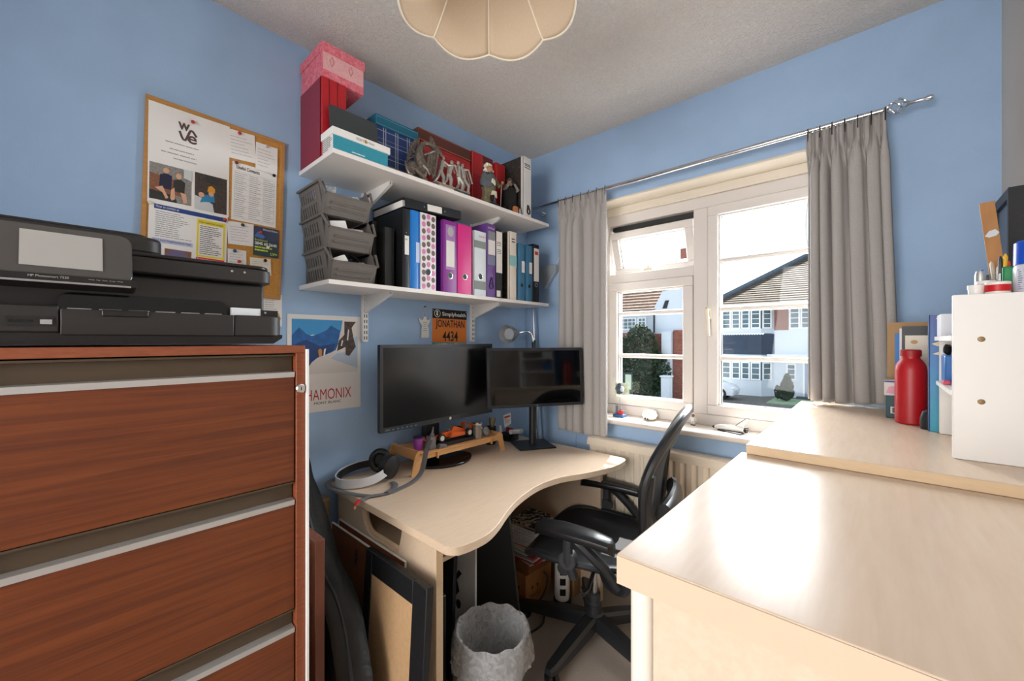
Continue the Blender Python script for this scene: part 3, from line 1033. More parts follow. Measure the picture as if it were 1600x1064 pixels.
# body above with output slot
part('body', MB().box(0.15, 0.515, -0.16, 0.335, z + 0.026, z + 0.148), M_PB, pr, bevel=0.006)
sl = rrect(-0.008, 0.256, z + 0.068, z + 0.103, 0.018, 5, (0, 1, 1, 0))
sp = part('output_slot', MB().prism(sl, 0.512, 0.519, 'x'), M_PG, pr)
for k in range(6):
    part('roller_strip', MB().box(0.519, 0.5205, 0.004 + k * 0.042, 0.036 + k * 0.042, z + 0.0715, z + 0.0735), M_ALU, sp)
part('energy_label', MB().box(0.522, 0.532, 0.262, 0.322, z + 0.071, z + 0.089), mat('label_white', '#e8ecef', 0.4), pr)
part('ink_flap', MB().box(0.522, 0.533, 0.3225, 0.360, z + 0.071, z + 0.086), M_PB2, pr)
part('badge', MB().box(0.533, 0.5335, 0.330, 0.334, z + 0.078, z + 0.082), M_ALU, pr)
# scanner unit and lid
part('scanner', MB().prism(rrect(0.145, 0.545, -0.16, 0.345, 0.025, 5, (1, 1, 1, 1)), z + 0.150, z + 0.182, 'z'), M_PB, pr, bevel=0.003)
part('scanner_lip', MB().prism(rrect(0.145, 0.540, -0.16, 0.343, 0.03, 6), z + 0.182, z + 0.192, 'z'), M_PB2, pr, bevel=0.004)
part('feeder', MB().prism(rrect(0.16, 0.50, -0.16, 0.145, 0.03, 6), z + 0.194, z + 0.232, 'z'), M_PB, pr, bevel=0.008)
part('feeder_lid', MB().prism(rrect(0.18, 0.48, -0.16, 0.125, 0.03, 6), z + 0.232, z + 0.240, 'z'), M_PB, pr, bevel=0.004)
mb = MB()
for k, dy in enumerate((0.26, 0.285)):
    mb.lathe([(0.0025, 0.5452), (0.0025, 0.546)], (0, dy, z + 0.172), 8, 'x')
part('indicator_dots', mb, M_ALU, pr)
# tilted control panel
pc = Vector((0.58, 0, z + 0.172))
tilt = R(14)
fr = Frame((0.602, -0.20, z + 0.117), (0, 1, 0), (-math.sin(tilt), 0, math.cos(tilt)))
mb = MB()
fr.poly(mb, rrect(0.0, 0.288, 0.0, 0.098, 0.018, 6, (1, 1, 1, 1)), -0.03, 0.0)
cp = part('control_panel', mb, mat('panel_grey_gloss', '#4e4b48', 0.10), pr, bevel=0.002)
mb = MB()
fr.poly(mb, rrect(-0.002, 0.294, -0.006, 0.008, 0.005, 4), -0.034, 0.003)
part('chrome_strip', mb, M_PB2, cp)
mb = MB()
fr.rect(mb, 0.0, 0.285, -0.0075, -0.004, 0.0035)
part('bright_edge', mb, M_CHROME, cp)
mb = MB()
fr.rect(mb, 0.150, 0.248, 0.022, 0.086, 0.0012)
sc = part('screen', mb, mat('touch_screen', '#a8a5a1', 0.06, coat=0.5), cp)
fr.text('HP Photosmart 7520', 0.160, 0.0012, 0.046, 0.004, M_ALU, cp, h=0.0035)
fr.text('Print  Fax  Scan  Copy  Web', 0.230, 0.0015, 0.044, 0.0026, M_ALU, cp, h=0.0035)

# ================================================================== cork board and papers
rot = R(1.6)
BW, BH = 0.388, 0.585
brd = Frame((0.0, 0.150, 1.445), (0, math.cos(rot), -math.sin(rot)), (0, math.sin(rot), math.cos(rot)))
cb = thing('cork_board', 'wood framed cork board pinned with papers on the blue wall', 'notice board', (0, 0.345, 1.445))
mb = MB()
brd.rect(mb, 0.01, BW - 0.01, 0.01, BH - 0.01, 0.0, 0.009)
part('cork_panel', mb, M_CORK, cb)
for (a0, a1, b0, b1) in ((0, BW, 0, 0.012), (0, BW, BH - 0.012, BH), (0, 0.012, 0.012, BH - 0.012), (BW - 0.012, BW, 0.012, BH - 0.012)):
    mb = MB()
    brd.rect(mb, a0, a1, b0, b1, 0.0, 0.0102)
    part('frame_strip', mb, M_PINE, cb, bevel=0.001)


def wallframe(y0, z0, y1, z1, x=0.0):
    """frame on the left wall: origin (y0,z0) towards (y1,z1) along its lower edge"""
    d = Vector((0, y1 - y0, z1 - z0))
    L = d.length
    d.normalize()
    return Frame((x, y0, z0), d, (0, -d.z, d.y)), L


def sheet(name, label, y0, z0, w_, h_, tilt_, x, mats=None, t=0.0006, cat='paper'):
    f = Frame((x, y0, z0), (0, math.cos(R(tilt_)), math.sin(R(tilt_))), (0, -math.sin(R(tilt_)), math.cos(R(tilt_))))
    th = thing(name, label, cat, f.p(w_ / 2, 0, 0))
    mb = MB()
    # slightly wavy sheet
    n = 6
    def fn(u, v):
        return f.p(u * w_, v * h_, t * 0.5 + 0.0012 * abs(math.sin(3 * u + 2 * v + w_ * 40)) * (1 - v) )
    f.rect(mb, 0, w_, 0, h_, 0, t)
    part('sheet', mb, mats or M_PAPER, th)
    return f, th


def pin(y, z, x, m, parent):
    part('push_pin', MB().lathe([(0.0015, x), (0.003, x + 0.003), (0.0055, x + 0.005), (0.0055, x + 0.008), (0.003, x + 0.010)], (0, y, z), 10, 'x'), m, parent)


M_PINR = mat('red_pin', '#c53038', 0.35)
M_PINB = mat('blue_pin', '#2d5a86', 0.35)
M_PING = mat('dark_green_pin', '#4c4a33', 0.35)
M_TAUPE = mat('taupe_ink', '#5a4644', 0.6)
M_NAVYI = mat('navy_ink', '#24438a', 0.6)
M_YELI = mat('yellow_ink', '#f2dd1c', 0.6)
M_REDI = mat('red_ink', '#d93434', 0.6)

f, t = sheet('letter', 'white letter with a taupe wave logo and two photos, top left of the cork board', 0.169, 1.704, 0.207, 0.309, -0.6, 0.0105)
f.text('w', 0.070, 0.248, 0.030, 0.024, M_TAUPE, t, h=0.001, bold=0.02)
f.text('e', 0.094, 0.212, 0.024, 0.026, M_TAUPE, t, h=0.001, bold=0.02)
mb = MB()
pts = spline([(0.074, 0.243), (0.082, 0.221), (0.089, 0.219), (0.095, 0.235), (0.101, 0.252), (0.107, 0.253), (0.117, 0.238)], 6)
pts = spline([(a, b, 0) for a, b in [(0.074, 0.243), (0.082, 0.221), (0.089, 0.219), (0.095, 0.235), (0.101, 0.252), (0.107, 0.253), (0.117, 0.238)]], 6)
for i in range(len(pts) - 1):
    p, q = pts[i], pts[i + 1]
    d = (q - p).normalized()
    nrm = Vector((-d.y, d.x, 0)) * 0.0032
    mb.quad(f.p(*(p + nrm).xy, 0.001), f.p(*(p - nrm).xy, 0.001), f.p(*(q - nrm).xy, 0.001), f.p(*(q + nrm).xy, 0.001))
part('logo_swash', mb, M_TAUPE, t, flat=True)
mb = MB()
for (la, lb, lz) in ((0.040, 0.150, 0.196), (0.050, 0.125, 0.176), (0.030, 0.158, 0.162), (0.060, 0.120, 0.148)):
    f.lines(mb, la, lb, lz, lz + 0.006, 1, 0.001, 0.5)
part('print', mb, M_GREYINK, t, flat=True)
pin(0.278, 1.985, 0.0112, M_PINR, t)
# photo 1: two seated people on a bench
M_SKIN = mat('printed_skin', '#d9a98a', 0.5)


def printed(parent, f, name, shapes, base, w0, w1, h0, h1, hh=0.0009):
    mb = MB()
    f.rect(mb, w0, w1, h0, h1, hh)
    ph = part(name, mb, base, parent, flat=True)
    for i, (m, poly) in enumerate(shapes):
        mb = MB()
        f.poly(mb, [(w0 + a * (w1 - w0), h0 + b * (h1 - h0)) for a, b in poly], hh + 0.0002 * (i + 1))
        part('printed_area', mb, m, ph, flat=True)
    return ph


def ell(cx, cy, rx, ry, n=12):
    return [(cx + rx * math.cos(2 * math.pi * k / n), cy + ry * math.sin(2 * math.pi * k / n)) for k in range(n)]


M_NV = mat('print_navy', '#20243f', 0.5)
M_CH = mat('print_charcoal', '#33322f', 0.5)
M_BRW = mat('print_brown', '#8a5a42', 0.5, vary=0.2, scale=150)
M_GR = mat('print_grey', '#8d8883', 0.5, vary=0.3, scale=180)
M_ROCK = mat('print_rock', '#453a34', 0.5, vary=0.45, scale=150)
M_PBLUE = mat('print_blue', '#2f86b5', 0.5)
M_PWHT = mat('print_pale', '#cfd2d2', 0.5)
printed(t, f, 'photo', [
    (M_BRW, [(0, 0.25), (0.75, 0.2), (0.75, 0.62), (0, 0.72)]), (M_CH, [(0, 0), (0.65, 0), (0.6, 0.2), (0, 0.25)]),
    (M_NV, [(0.22, 0.35), (0.50, 0.33), (0.52, 0.72), (0.38, 0.78), (0.24, 0.70)]), (M_SKIN, ell(0.38, 0.84, 0.07, 0.08)),
    (M_CH, [(0.55, 0.32), (0.82, 0.30), (0.84, 0.62), (0.70, 0.70), (0.56, 0.62)]), (M_SKIN, ell(0.68, 0.76, 0.07, 0.085)),
    (M_SKIN, [(0.12, 0.32), (0.30, 0.40), (0.40, 0.18), (0.44, 0.10), (0.38, 0.06), (0.30, 0.22)]),
    (M_SKIN, [(0.50, 0.34), (0.58, 0.42), (0.60, 0.10), (0.52, 0.04), (0.48, 0.10)]),
    (M_SKIN, [(0.72, 0.32), (0.86, 0.30), (0.90, 0.06), (0.80, 0.02), (0.76, 0.2)]),
    (M_PWHT, [(0.8, 0.75), (1, 0.7), (1, 1), (0.8, 1)])], M_GR, 0.004, 0.106, 0.012, 0.124)
printed(t, f, 'photo', [
    (M_PWHT, [(0, 0), (0.6, 0.0), (0.55, 0.22), (0.2, 0.34), (0, 0.38)]), (M_PBLUE, [(0.16, 0.20), (0.30, 0.24), (0.62, 0.28), (0.60, 0.46), (0.30, 0.44), (0.2, 0.3)]),
    (M_SKIN, ell(0.20, 0.42, 0.09, 0.07)), (M_SKIN, ell(0.50, 0.50, 0.085, 0.08)), (mat('print_orange', '#e09a2a', 0.5), [(0.38, 0.54), (0.62, 0.54), (0.62, 0.64), (0.52, 0.72), (0.42, 0.68)]),
    (M_CH, [(0.35, 0.80), (0.7, 0.75), (0.8, 0.95), (0.3, 1.0)])], M_ROCK, 0.114, 0.201, 0.006, 0.126)

f, t = sheet('leaflet', 'how-to-contact-us leaflet with a yellow framed panel on the cork board', 0.166, 1.452, 0.200, 0.256, -1.6, 0.0122)
mb = MB()
f.rect(mb, 0.012, 0.196, 0.236, 0.250, 0.001)
part('blue_band', mb, M_NAVYI, t, flat=True)
f.text('How to contact us', 0.016, 0.240, 0.055, 0.008, M_PAPER, t, h=0.0014)
mb = MB()
f.lines(mb, 0.016, 0.105, 0.150, 0.232, 13, 0.001, 0.35)
part('print', mb, M_GREYINK, t, flat=True)
mb = MB()
f.rect(mb, 0.010, 0.108, 0.133, 0.146, 0.001)
part('lilac_band', mb, mat('lilac_ink', '#c3c4df', 0.6), t, flat=True)
f.text('Your Local Neighbourhood Team', 0.013, 0.136, 0.090, 0.008, M_NAVYI, t, h=0.0014)
mb = MB()
f.rect(mb, 0.118, 0.194, 0.108, 0.230, 0.001)
yb = part('yellow_panel', mb, M_YELI, t, flat=True)
mb = MB()
f.rect(mb, 0.123, 0.189, 0.113, 0.214, 0.0014)
part('panel_white', mb, M_PAPER, yb, flat=True)
f.text('Other useful local contacts', 0.122, 0.218, 0.066, 0.007, M_NAVYI, yb, h=0.0014)
mb = MB()
f.lines(mb, 0.126, 0.186, 0.116, 0.212, 15, 0.0018, 0.3)
part('print', mb, M_INK, yb, flat=True)
mb = MB()
f.rect(mb, 0.118, 0.194, 0.060, 0.106, 0.001)
rb = part('red_panel', mb, M_REDI, t, flat=True)
f.text('Protect your money', 0.121, 0.096, 0.055, 0.007, M_PAPER, rb, h=0.0014)
mb = MB()
f.rect(mb, 0.121, 0.191, 0.064, 0.093, 0.0014)
part('panel_white', mb, M_PAPER, rb, flat=True)
f.text('ActionFraud', 0.124, 0.080, 0.045, 0.009, M_INK, rb, h=0.0018)
printed(t, f, 'photo', [(mat('print_purple', '#6f6486', 0.5), [(0, 0.6), (0.3, 1), (0.7, 0.95), (1, 0.45), (0.6, 0.5)])], M_BRW, 0.040, 0.106, 0.07, 0.118)
pin(0.364, 1.690, 0.013, M_PINR, t)
pin(0.175, 1.700, 0.013, M_PAPER2, t)

f, t = sheet('contact_list', 'useful contacts table sheet at the right of the cork board', 0.383, 1.698, 0.138, 0.200, -1.2, 0.0105)
f.text('Useful Contacts', 0.012, 0.178, 0.070, 0.012, M_INK, t, h=0.001, bold=0.01)
mb = MB()
for a in (0.008, 0.052, 0.096, 0.130):
    f.rect(mb, a - 0.0003, a + 0.0003, 0.01, 0.170, 0.001)
for k in range(9):
    f.rect(mb, 0.008, 0.130, 0.01 + k * 0.02 - 0.0003, 0.01 + k * 0.02 + 0.0003, 0.001)
for a in (0.010, 0.054, 0.098):
    f.lines(mb, a, a + 0.034, 0.012, 0.168, 22, 0.001, 0.25)
part('print', mb, M_GREYINK, t, flat=True)
pin(0.397, 1.893, 0.0112, mat('plum_pin', '#6b2a44', 0.4), t)
pin(0.514, 1.884, 0.0112, M_INK, t)


def note(label, y0, z0, w_, h_, tl, x, m=None, pinm=None, pinpos=None, ink=None, n=6):
    f, t = sheet('note', label, y0, z0, w_, h_, tl, x, m)
    mb = MB()
    f.lines(mb, w_ * 0.1, w_ * 0.9, h_ * 0.15, h_ * 0.85, n, 0.001, 0.12)
    part('handwriting', mb, ink or M_GREYINK, t, flat=True)
    if pinm:
        pin(pinpos[0], pinpos[1], x + 0.0006, pinm, t)
    return f, t


note('lined handwritten note pinned at the top right of the wave letter', 0.376, 1.906, 0.082, 0.098, 3, 0.0122, None, M_PINR, (0.406, 1.997))
note('handwritten note in the top right corner of the cork board', 0.455, 1.890, 0.070, 0.098, -1, 0.0138, None, M_ALU, (0.488, 1.982))
note('handwritten lilac note with a dark green pin below the contacts table', 0.374, 1.612, 0.080, 0.078, 2, 0.0122, None, M_PING, (0.415, 1.683), mat('lilac_pen', '#9a8fc0', 0.6))
note('small note with a blue pin at the foot of the cork board', 0.373, 1.520, 0.055, 0.076, 0, 0.0110, None, M_PINB, (0.392, 1.590))
note('tilted scrap note low on the cork board under the breakdown card', 0.440, 1.516, 0.066, 0.060, 2, 0.0122, M_PAPER2, M_INK, (0.485, 1.570))
pin(0.405, 1.555, 0.0118, M_PINR, cb)
f, t = sheet('breakdown_card', 'dark blue breakdown rescue card with yellow-green lettering on the cork board', 0.448, 1.586, 0.080, 0.104, -1, 0.0138, mat('card_blue', '#3b4660', 0.45))
mb = MB()
f.rect(mb, 0, 0.080, 0, 0.058, 0.0012)
part('green_panel', mb, mat('card_teal', '#2f4650', 0.45), t, flat=True)
M_LIME = mat('lime_ink', '#c8dc3a', 0.5)
f.text('Breakdown', 0.004, 0.052, 0.04, 0.008, M_LIME, t, h=0.0016)
f.text('0845 60 5640', 0.004, 0.038, 0.070, 0.011, M_PAPER, t, h=0.0016, bold=0.02)
mb = MB(); f.lines(mb, 0.004, 0.060, 0.014, 0.034, 2, 0.0016, 0.55); part('print', mb, M_LIME, t, flat=True)
f.text('LV=', 0.054, 0.006, 0.022, 0.010, M_LIME, t, h=0.0016, bold=0.03)
f.text('Britannia Rescue', 0.030, 0.092, 0.046, 0.007, M_PAPER, t, h=0.0012)
printed(t, f, 'printed_car', [(mat('print_dodger', '#4c78b8', 0.5), [(0, 0.2), (0.3, 0.9), (0.6, 0.9), (1, 0.3), (0.8, 0.0)])], mat('card_blue'), 0.002, 0.036, 0.062, 0.086, 0.0010)
pin(0.470, 1.667, 0.0146, M_PINR, t)
pin(0.493, 1.618, 0.0146, M_PAPER2, t)
f, t = sheet('trade_flyer', 'white trade flyer taped to the wall under the cork board', 0.482, 1.335, 0.063, 0.118, 0, 0.001)
f.text('trade', 0.026, 0.106, 0.026, 0.008, M_NAVYI, t, h=0.001, bold=0.02)
mb = MB(); f.rect(mb, 0.010, 0.024, 0.107, 0.113, 0.001); part('red_mark', mb, M_REDI, t, flat=True)
mb = MB()
f.lines(mb, 0.006, 0.056, 0.06, 0.10, 5, 0.001, 0.2)
part('print', mb, M_GREYINK, t, flat=True)
mb = MB()
f.poly(mb, [(0.022, 0.026), (0.052, 0.05), (0.060, 0.026)], 0.001)
part('gold_roof_print', mb, mat('gold_ink', '#c9a24a', 0.5), t, flat=True)

# ------------------------------------------------------------------ mountain poster
f, t = sheet('poster', 'alpine ski poster with red lettering on the wall beside the filing cabinet', 0.563, 1.000, 0.291, 0.384, 0, 0.001, mat('poster_paper', '#e9e4e0', 0.6), cat='poster')
M_PSKY = mat('poster_sky', '#3f97d0', 0.6, vary=0.06, scale=12)
M_PMT = mat('poster_mountain', '#1d5f9e', 0.6, vary=0.25, scale=40)
M_PDK = mat('poster_deep_blue', '#1b3f74', 0.6, vary=0.15, scale=30)
M_PSN = mat('poster_snow', '#ddd6d0', 0.6)
M_PSH = mat('poster_snow_shade', '#b9c6d4', 0.6)
M_PRK = mat('poster_rock', '#4d3b33', 0.6, vary=0.5, scale=60)
a0, a1, b0, b1 = 0.016, 0.277, 0.155, 0.366
printed(t, f, 'picture', [
    (M_PSN, [(0, 0.56), (0.74, 0.56), (0.74, 0.80), (0.45, 0.66), (0.3, 0.72), (0, 0.6)]),
    (M_PMT, [(0, 0.2), (0.62, 0.2), (0.72, 0.80), (0.66, 0.83), (0.57, 0.90), (0.50, 0.80), (0.36, 0.72), (0.28, 0.69), (0.20, 0.73), (0.10, 0.85), (0, 0.70)]),
    (M_PDK, [(0, 0.0), (0.34, 0.0), (0.36, 0.3), (0.6, 0.40), (0.64, 0.55), (0.4, 0.5), (0.2, 0.62), (0, 0.52)]),
    (M_PSN, [(0.16, -0.02), (1, -0.02), (1, 1), (0.75, 1), (0.70, 0.6), (0.64, 0.42), (0.56, 0.37), (0.36, 0.28), (0.28, 0.2)]),
    (M_PSH, [(0.56, 0.26), (1, 0.05), (1, 0.7), (0.86, 0.62), (0.8, 0.38), (0.66, 0.36)]),
    (M_PRK, [(0.66, 0.40), (0.69, 0.60), (0.78, 0.72), (0.78, 0.98), (0.97, 0.98), (0.90, 0.86), (0.93, 0.66), (0.97, 0.48), (0.86, 0.30), (0.80, 0.32), (0.80, 0.48)]),
    (M_PSN, [(0.72, 0.5), (0.74, 0.62), (0.76, 0.6), (0.74, 0.5)]), (M_PSN, [(0.82, 0.62), (0.84, 0.84), (0.86, 0.8), (0.84, 0.6)]),
    (mat('poster_skier', '#d08a3a', 0.6), [(0.385, 0.30), (0.425, 0.31), (0.43, 0.42), (0.40, 0.46), (0.37, 0.42)]),
    (M_PAPER, [(0.45, 0.32), (0.47, 0.32), (0.49, 0.46), (0.46, 0.44)])], M_PSKY, a0, a1, b0, b1)
f.text('CHAMONIX', 0.038, 0.046, 0.211, 0.043, mat('poster_red', '#c4282c', 0.6), t, h=0.0012, bold=-0.004)
f.text('MONT BLANC', 0.098, 0.029, 0.108, 0.010, M_INK, t, h=0.0012)
# ================================================================== wall shelves
SZ1, SZ2 = 1.493, 1.930      # shelf top surfaces
for nm, zt, xd, lab in (('wall_shelf', SZ2, 0.295, 'upper white wall shelf holding boxes and figurines'), ('wall_shelf', SZ1, 0.262, 'lower white wall shelf holding ring binders and storage bins')):
    root = thing(nm, lab, 'shelf', (0.13, 1.22, zt - 0.016))
    part('board', MB().box(0.002, xd, 0.605, 1.805 if zt > 1.8 else 1.845, zt - 0.016, zt), M_SHELF, root, bevel=0.0008)
    for by in (0.870, 1.495):
        zb = zt - 0.016
        mb = MB()
        mb.prism([(0.016, zb), (0.215, zb), (0.215, zb - 0.012), (0.19, zb - 0.018), (0.016, zb - 0.075)], by - 0.006, by - 0.0045, 'y')
        mb.prism([(0.016, zb), (0.215, zb), (0.215, zb - 0.012), (0.19, zb - 0.018), (0.016, zb - 0.075)], by + 0.0045, by + 0.006, 'y')
        mb.prism([(0.215, zb - 0.010), (0.218, zb - 0.012), (0.192, zb - 0.020), (0.018, zb - 0.077), (0.016, zb - 0.075), (0.19, zb - 0.018)], by - 0.006, by + 0.006, 'y')
        part('bracket', mb, M_STEELW, root)
for by, lab in ((0.870, 'white twin-slot shelf upright between the mountain poster and the desk monitor'), (1.495, 'white twin-slot shelf upright beside the orange race bib')):
    root = thing('shelf_upright', lab, 'shelf upright', (0, by, 1.277), group=None)
    part('rail', MB().prism([(0.0, by - 0.013), (0.013, by - 0.013), (0.016, by - 0.011), (0.016, by + 0.011), (0.013, by + 0.013), (0.0, by + 0.013)], 1.277, 2.02, 'z'), M_STEELW, root)
    mb = MB()
    k = 0
    zz = 1.287
    while zz < 1.90:
        for dy in (-0.005, 0.005):
            mb.box(0.0158, 0.0166, by + dy - 0.0018, by + dy + 0.0018, zz, zz + 0.014)
        zz += 0.0235
    part('slots', mb, mat('slot_shadow', '#3a3836', 0.8), root)

# ------------------------------------------------------------------ ring binders
def binder(label, y0, y1, h, col, x1=0.252, depth=0.232, z0=SZ1 + 0.0005, rough=0.35, lab=None, hole=None, side=None, rounded=False, top=None):
    x0 = max(0.008, x1 - depth)
    root = thing('ring_binder', label, 'binder', ((x0 + x1) / 2, (y0 + y1) / 2, z0))
    m = mat('binder_' + col.lstrip('#'), col, rough) if isinstance(col, str) else col
    ms = side or m
    w_ = y1 - y0
    t = 0.0025
    part('cover', MB().box(x0, x1 - 0.001, y0, y0 + t, z0, z0 + h), ms, root)
    part('cover', MB().box(x0, x1 - 0.001, y1 - t, y1, z0, z0 + h), ms, root)
    r = min(0.012 if rounded else 0.004, w_ * 0.3)
    part('spine', MB().prism(rrect(x1 - 0.016, x1, y0 - 0.0002, y1 + 0.0002, r, 4, (1, 1, 0, 0)), z0, z0 + h, 'z'), m, root)
    part('pages', MB().box(x0 + 0.006, x1 - 0.03, y0 + t + 0.001, y0 + t + max(0.004, (w_ - 2 * t) * 0.7), z0 + 0.004, z0 + h - 0.012), M_PAPER, root)
    F = Frame((x1, y0, z0), (0, 1, 0), (0, 0, 1))
    if hole:
        hz, hr, hm = hole
        mb = MB()
        mb.lathe([(hr, x1 - 0.0005), (hr * 1.25, x1 + 0.0012), (hr, x1 + 0.0016), (hr * 0.95, x1 + 0.0006)], (0, (y0 + y1) / 2, z0 + hz), 18, 'x', cap=False)
        rg = part('finger_ring', mb, hm, root)
        part('finger_hole', MB().lathe([(hr * 0.97, x1 + 0.0002), (hr * 0.97, x1 + 0.0007)], (0, (y0 + y1) / 2, z0 + hz), 18, 'x'), M_BLACK, rg)
    if lab:
        for li, (a0, a1, b0, b1, lm) in enumerate(lab):
            mb = MB()
            F.rect(mb, a0 * w_, a1 * w_, b0 * h, b1 * h, 0.0004, 0.0010 + 0.0003 * li)
            part('spine_label', mb, lm, root)
    return root, F, w_, h


M_LBL = mat('spine_paper', '#ece8e2', 0.6)
M_LBLG = mat('spine_grey', '#8f9296', 0.6)
M_BC = '#1a1a1c'
# dark folders behind the bins
binder('thin black folder standing beside the storage bins', 0.815, 0.832, 0.262, M_BC, x1=0.175, depth=0.16)
binder('dark grey round-backed folder between the bins and the black binder', 0.846, 0.884, 0.236, '#303030', x1=0.215, depth=0.19, rounded=True)
r_, F, w_, h = binder('tall black ring binder with a small barcode label beside the blue binder', 0.902, 0.934, 0.316, M_BC, lab=[(0.25, 0.85, 0.42, 0.66, M_LBL)])
F.text('A4', w_ * 0.3, h * 0.60, w_ * 0.3, 0.008, M_INK, r_, h=0.0014)
mb = MB()
for zz in (0.39, 0.70):
    mb.lathe([(0.0028, 0.252), (0.0018, 0.2535)], (0, 0.918, SZ1 + h * zz), 8, 'x')
part('rivets', mb, M_CHROME, r_)
r_, F, w_, h = binder('bright blue ring binder beside the spotted file', 0.936, 0.982, 0.318, '#1c7cd0', rounded=True, lab=[(0.58, 0.95, 0.34, 0.60, mat('spine_pale_blue', '#c4d4f0', 0.6))])
# spotted file
M_SPOTW = mat('spot_white', '#efe8ea', 0.4)
r_, F, w_, h = binder('white lever arch file with pink and brown spots', 0.985, 1.064, 0.319, M_SPOTW, hole=(0.075, 0.012, M_CHROME))
mp = mat('spot_pink', '#d884b6', 0.4), mat('spot_taupe', '#6f5f58', 0.4)
spots = [MB(), MB()]
rnd = random.Random(3)
for c in range(3):
    for rI in range(11):
        cy_ = 0.016 + c * 0.024
        cz_ = 0.016 + rI * 0.0285 + (0.006 if c % 2 else 0)
        if cz_ > 0.308 or (c == 1 and rI == 2):
            continue
        k = (rI * 2 + c * 3 + (rI // 3)) % 5 < 2
        F.poly(spots[0 if k else 1], [(cy_ + 0.0098 * math.cos(2 * math.pi * q / 14), cz_ + 0.0115 * math.sin(2 * math.pi * q / 14)) for q in range(14)], 0.0004)
for s_, m_ in zip(spots, mp):
    part('spots', s_, m_, r_, flat=True)
r_, F, w_, h = binder('purple lever arch file with a round badge and white label', 1.102, 1.180, 0.316, '#8a2a90', lab=[(0.18, 0.86, 0.32, 0.94, mat('lilac_panel', '#a678b4', 0.4)), (0.22, 0.80, 0.36, 0.72, M_LBL)], hole=(0.075, 0.012, M_CHROME), side=mat('binder_deep_purple', '#3c1766', 0.35))
mb = MB()
F.poly(mb, ell(w_ * 0.52, h * 0.85, 0.017, 0.022, 16), 0.0012)
part('badge', mb, mat('badge_grey', '#b9aeb4', 0.5), r_, flat=True)
r_, F, w_, h = binder('hot pink lever arch file', 1.184, 1.268, 0.316, '#e01f88', hole=(0.080, 0.012, M_CHROME))
r_, F, w_, h = binder('white lever arch file with grey bands beside the pink file', 1.285, 1.362, 0.306, '#dfe8ee', hole=(0.092, 0.013, M_CHROME), side=mat('green_side', '#2c6b4a', 0.4),
                      lab=[(0, 1, 0.74, 0.85, mat('band_grey', '#8a9490', 0.5)), (0, 1, 0.10, 0.23, mat('band_grey'))])
F.text('Antrak', w_ * 0.36, h * 0.91, w_ * 0.5, 0.008, M_REDI, r_, h=0.0014)
r_, F, w_, h = binder('tall violet box file with a printed white label', 1.366, 1.426, 0.356, '#6b4290', lab=[(0.16, 0.94, 0.78, 0.90, M_LBLG), (0.16, 0.94, 0.58, 0.78, M_LBL), (0.10, 0.94, 0.44, 0.57, mat('band_slate', '#7c7f9c', 0.5))])
F.text('A4 Rexel', w_ * 0.12, h * 0.93, w_ * 0.75, 0.009, M_LBL, r_, h=0.0008)
mb = MB()
mb.tube([F.p(*p_, 0.002) for p_ in ell(w_ * 0.5, h * 0.155, 0.013, 0.014, 14)], 0.0028, 6, loop=True)
mb.tube([F.p(w_ * 0.32, h * 0.19, 0.002), F.p(w_ * 0.48, h * 0.27, 0.002), F.p(w_ * 0.54, h * 0.27, 0.002), F.p(w_ * 0.70, h * 0.19, 0.002)], 0.0028, 6)
part('finger_pull', mb, mat('dark_violet', '#2e2248', 0.4), r_)
r_, F, w_, h = binder('black file with a long white lined label beside the violet box file', 1.430, 1.474, 0.340, M_BC, lab=[(0.02, 0.98, 0.37, 0.97, M_LBL), (0.1, 0.7, 0.02, 0.11, M_LBL)])
mb = MB()
for b in (0.81, 0.79, 0.765, 0.70, 0.675, 0.65):
    F.rect(mb, w_ * 0.1, w_ * 0.8, h * b, h * b + 0.0025, 0.0012)
part('printed_rules', mb, M_INK, r_, flat=True)
M_MARB = ramp_mat('black_marbled_board', [(0.45, '#26231f'), (0.62, '#4b443c'), (0.72, '#8a8276')], t_noise(130, 5, 0.7, 0.6), rough=0.5)
r_, F, w_, h = binder('marbled black file with a cream and teal spine', 1.530, 1.583, 0.350, '#e6dccd', side=M_MARB, lab=[(0, 1, 0.50, 0.65, mat('band_teal', '#8fc4c4', 0.5))])
mb = MB()
for b in (0.885, 0.845):
    F.rect(mb, w_ * 0.25, w_ * 0.7, h * b, h * b + 0.005, 0.0012)
part('printed_rules', mb, M_INK, r_, flat=True)
M_TB = '#3d7396'
binder('steel blue ring binder, left one of the pair by the wall end', 1.596, 1.652, 0.300, M_TB, rounded=True, lab=[(0.5, 0.92, 0.50, 0.70, M_LBL)], hole=(0.082, 0.008, M_BLACK))
binder('steel blue ring binder, right one of the pair by the wall end', 1.658, 1.714, 0.302, M_TB, rounded=True, lab=[(0.5, 0.92, 0.50, 0.70, M_LBL)], hole=(0.082, 0.008, M_BLACK))
r_, F, w_, h = binder('black lever arch file with a red and white label at the shelf end', 1.718, 1.772, 0.318, M_BC, lab=[(0.15, 0.92, 0.36, 0.93, M_LBL), (0.28, 0.80, 0.82, 0.88, M_REDI)], hole=(0.095, 0.009, M_ALU))
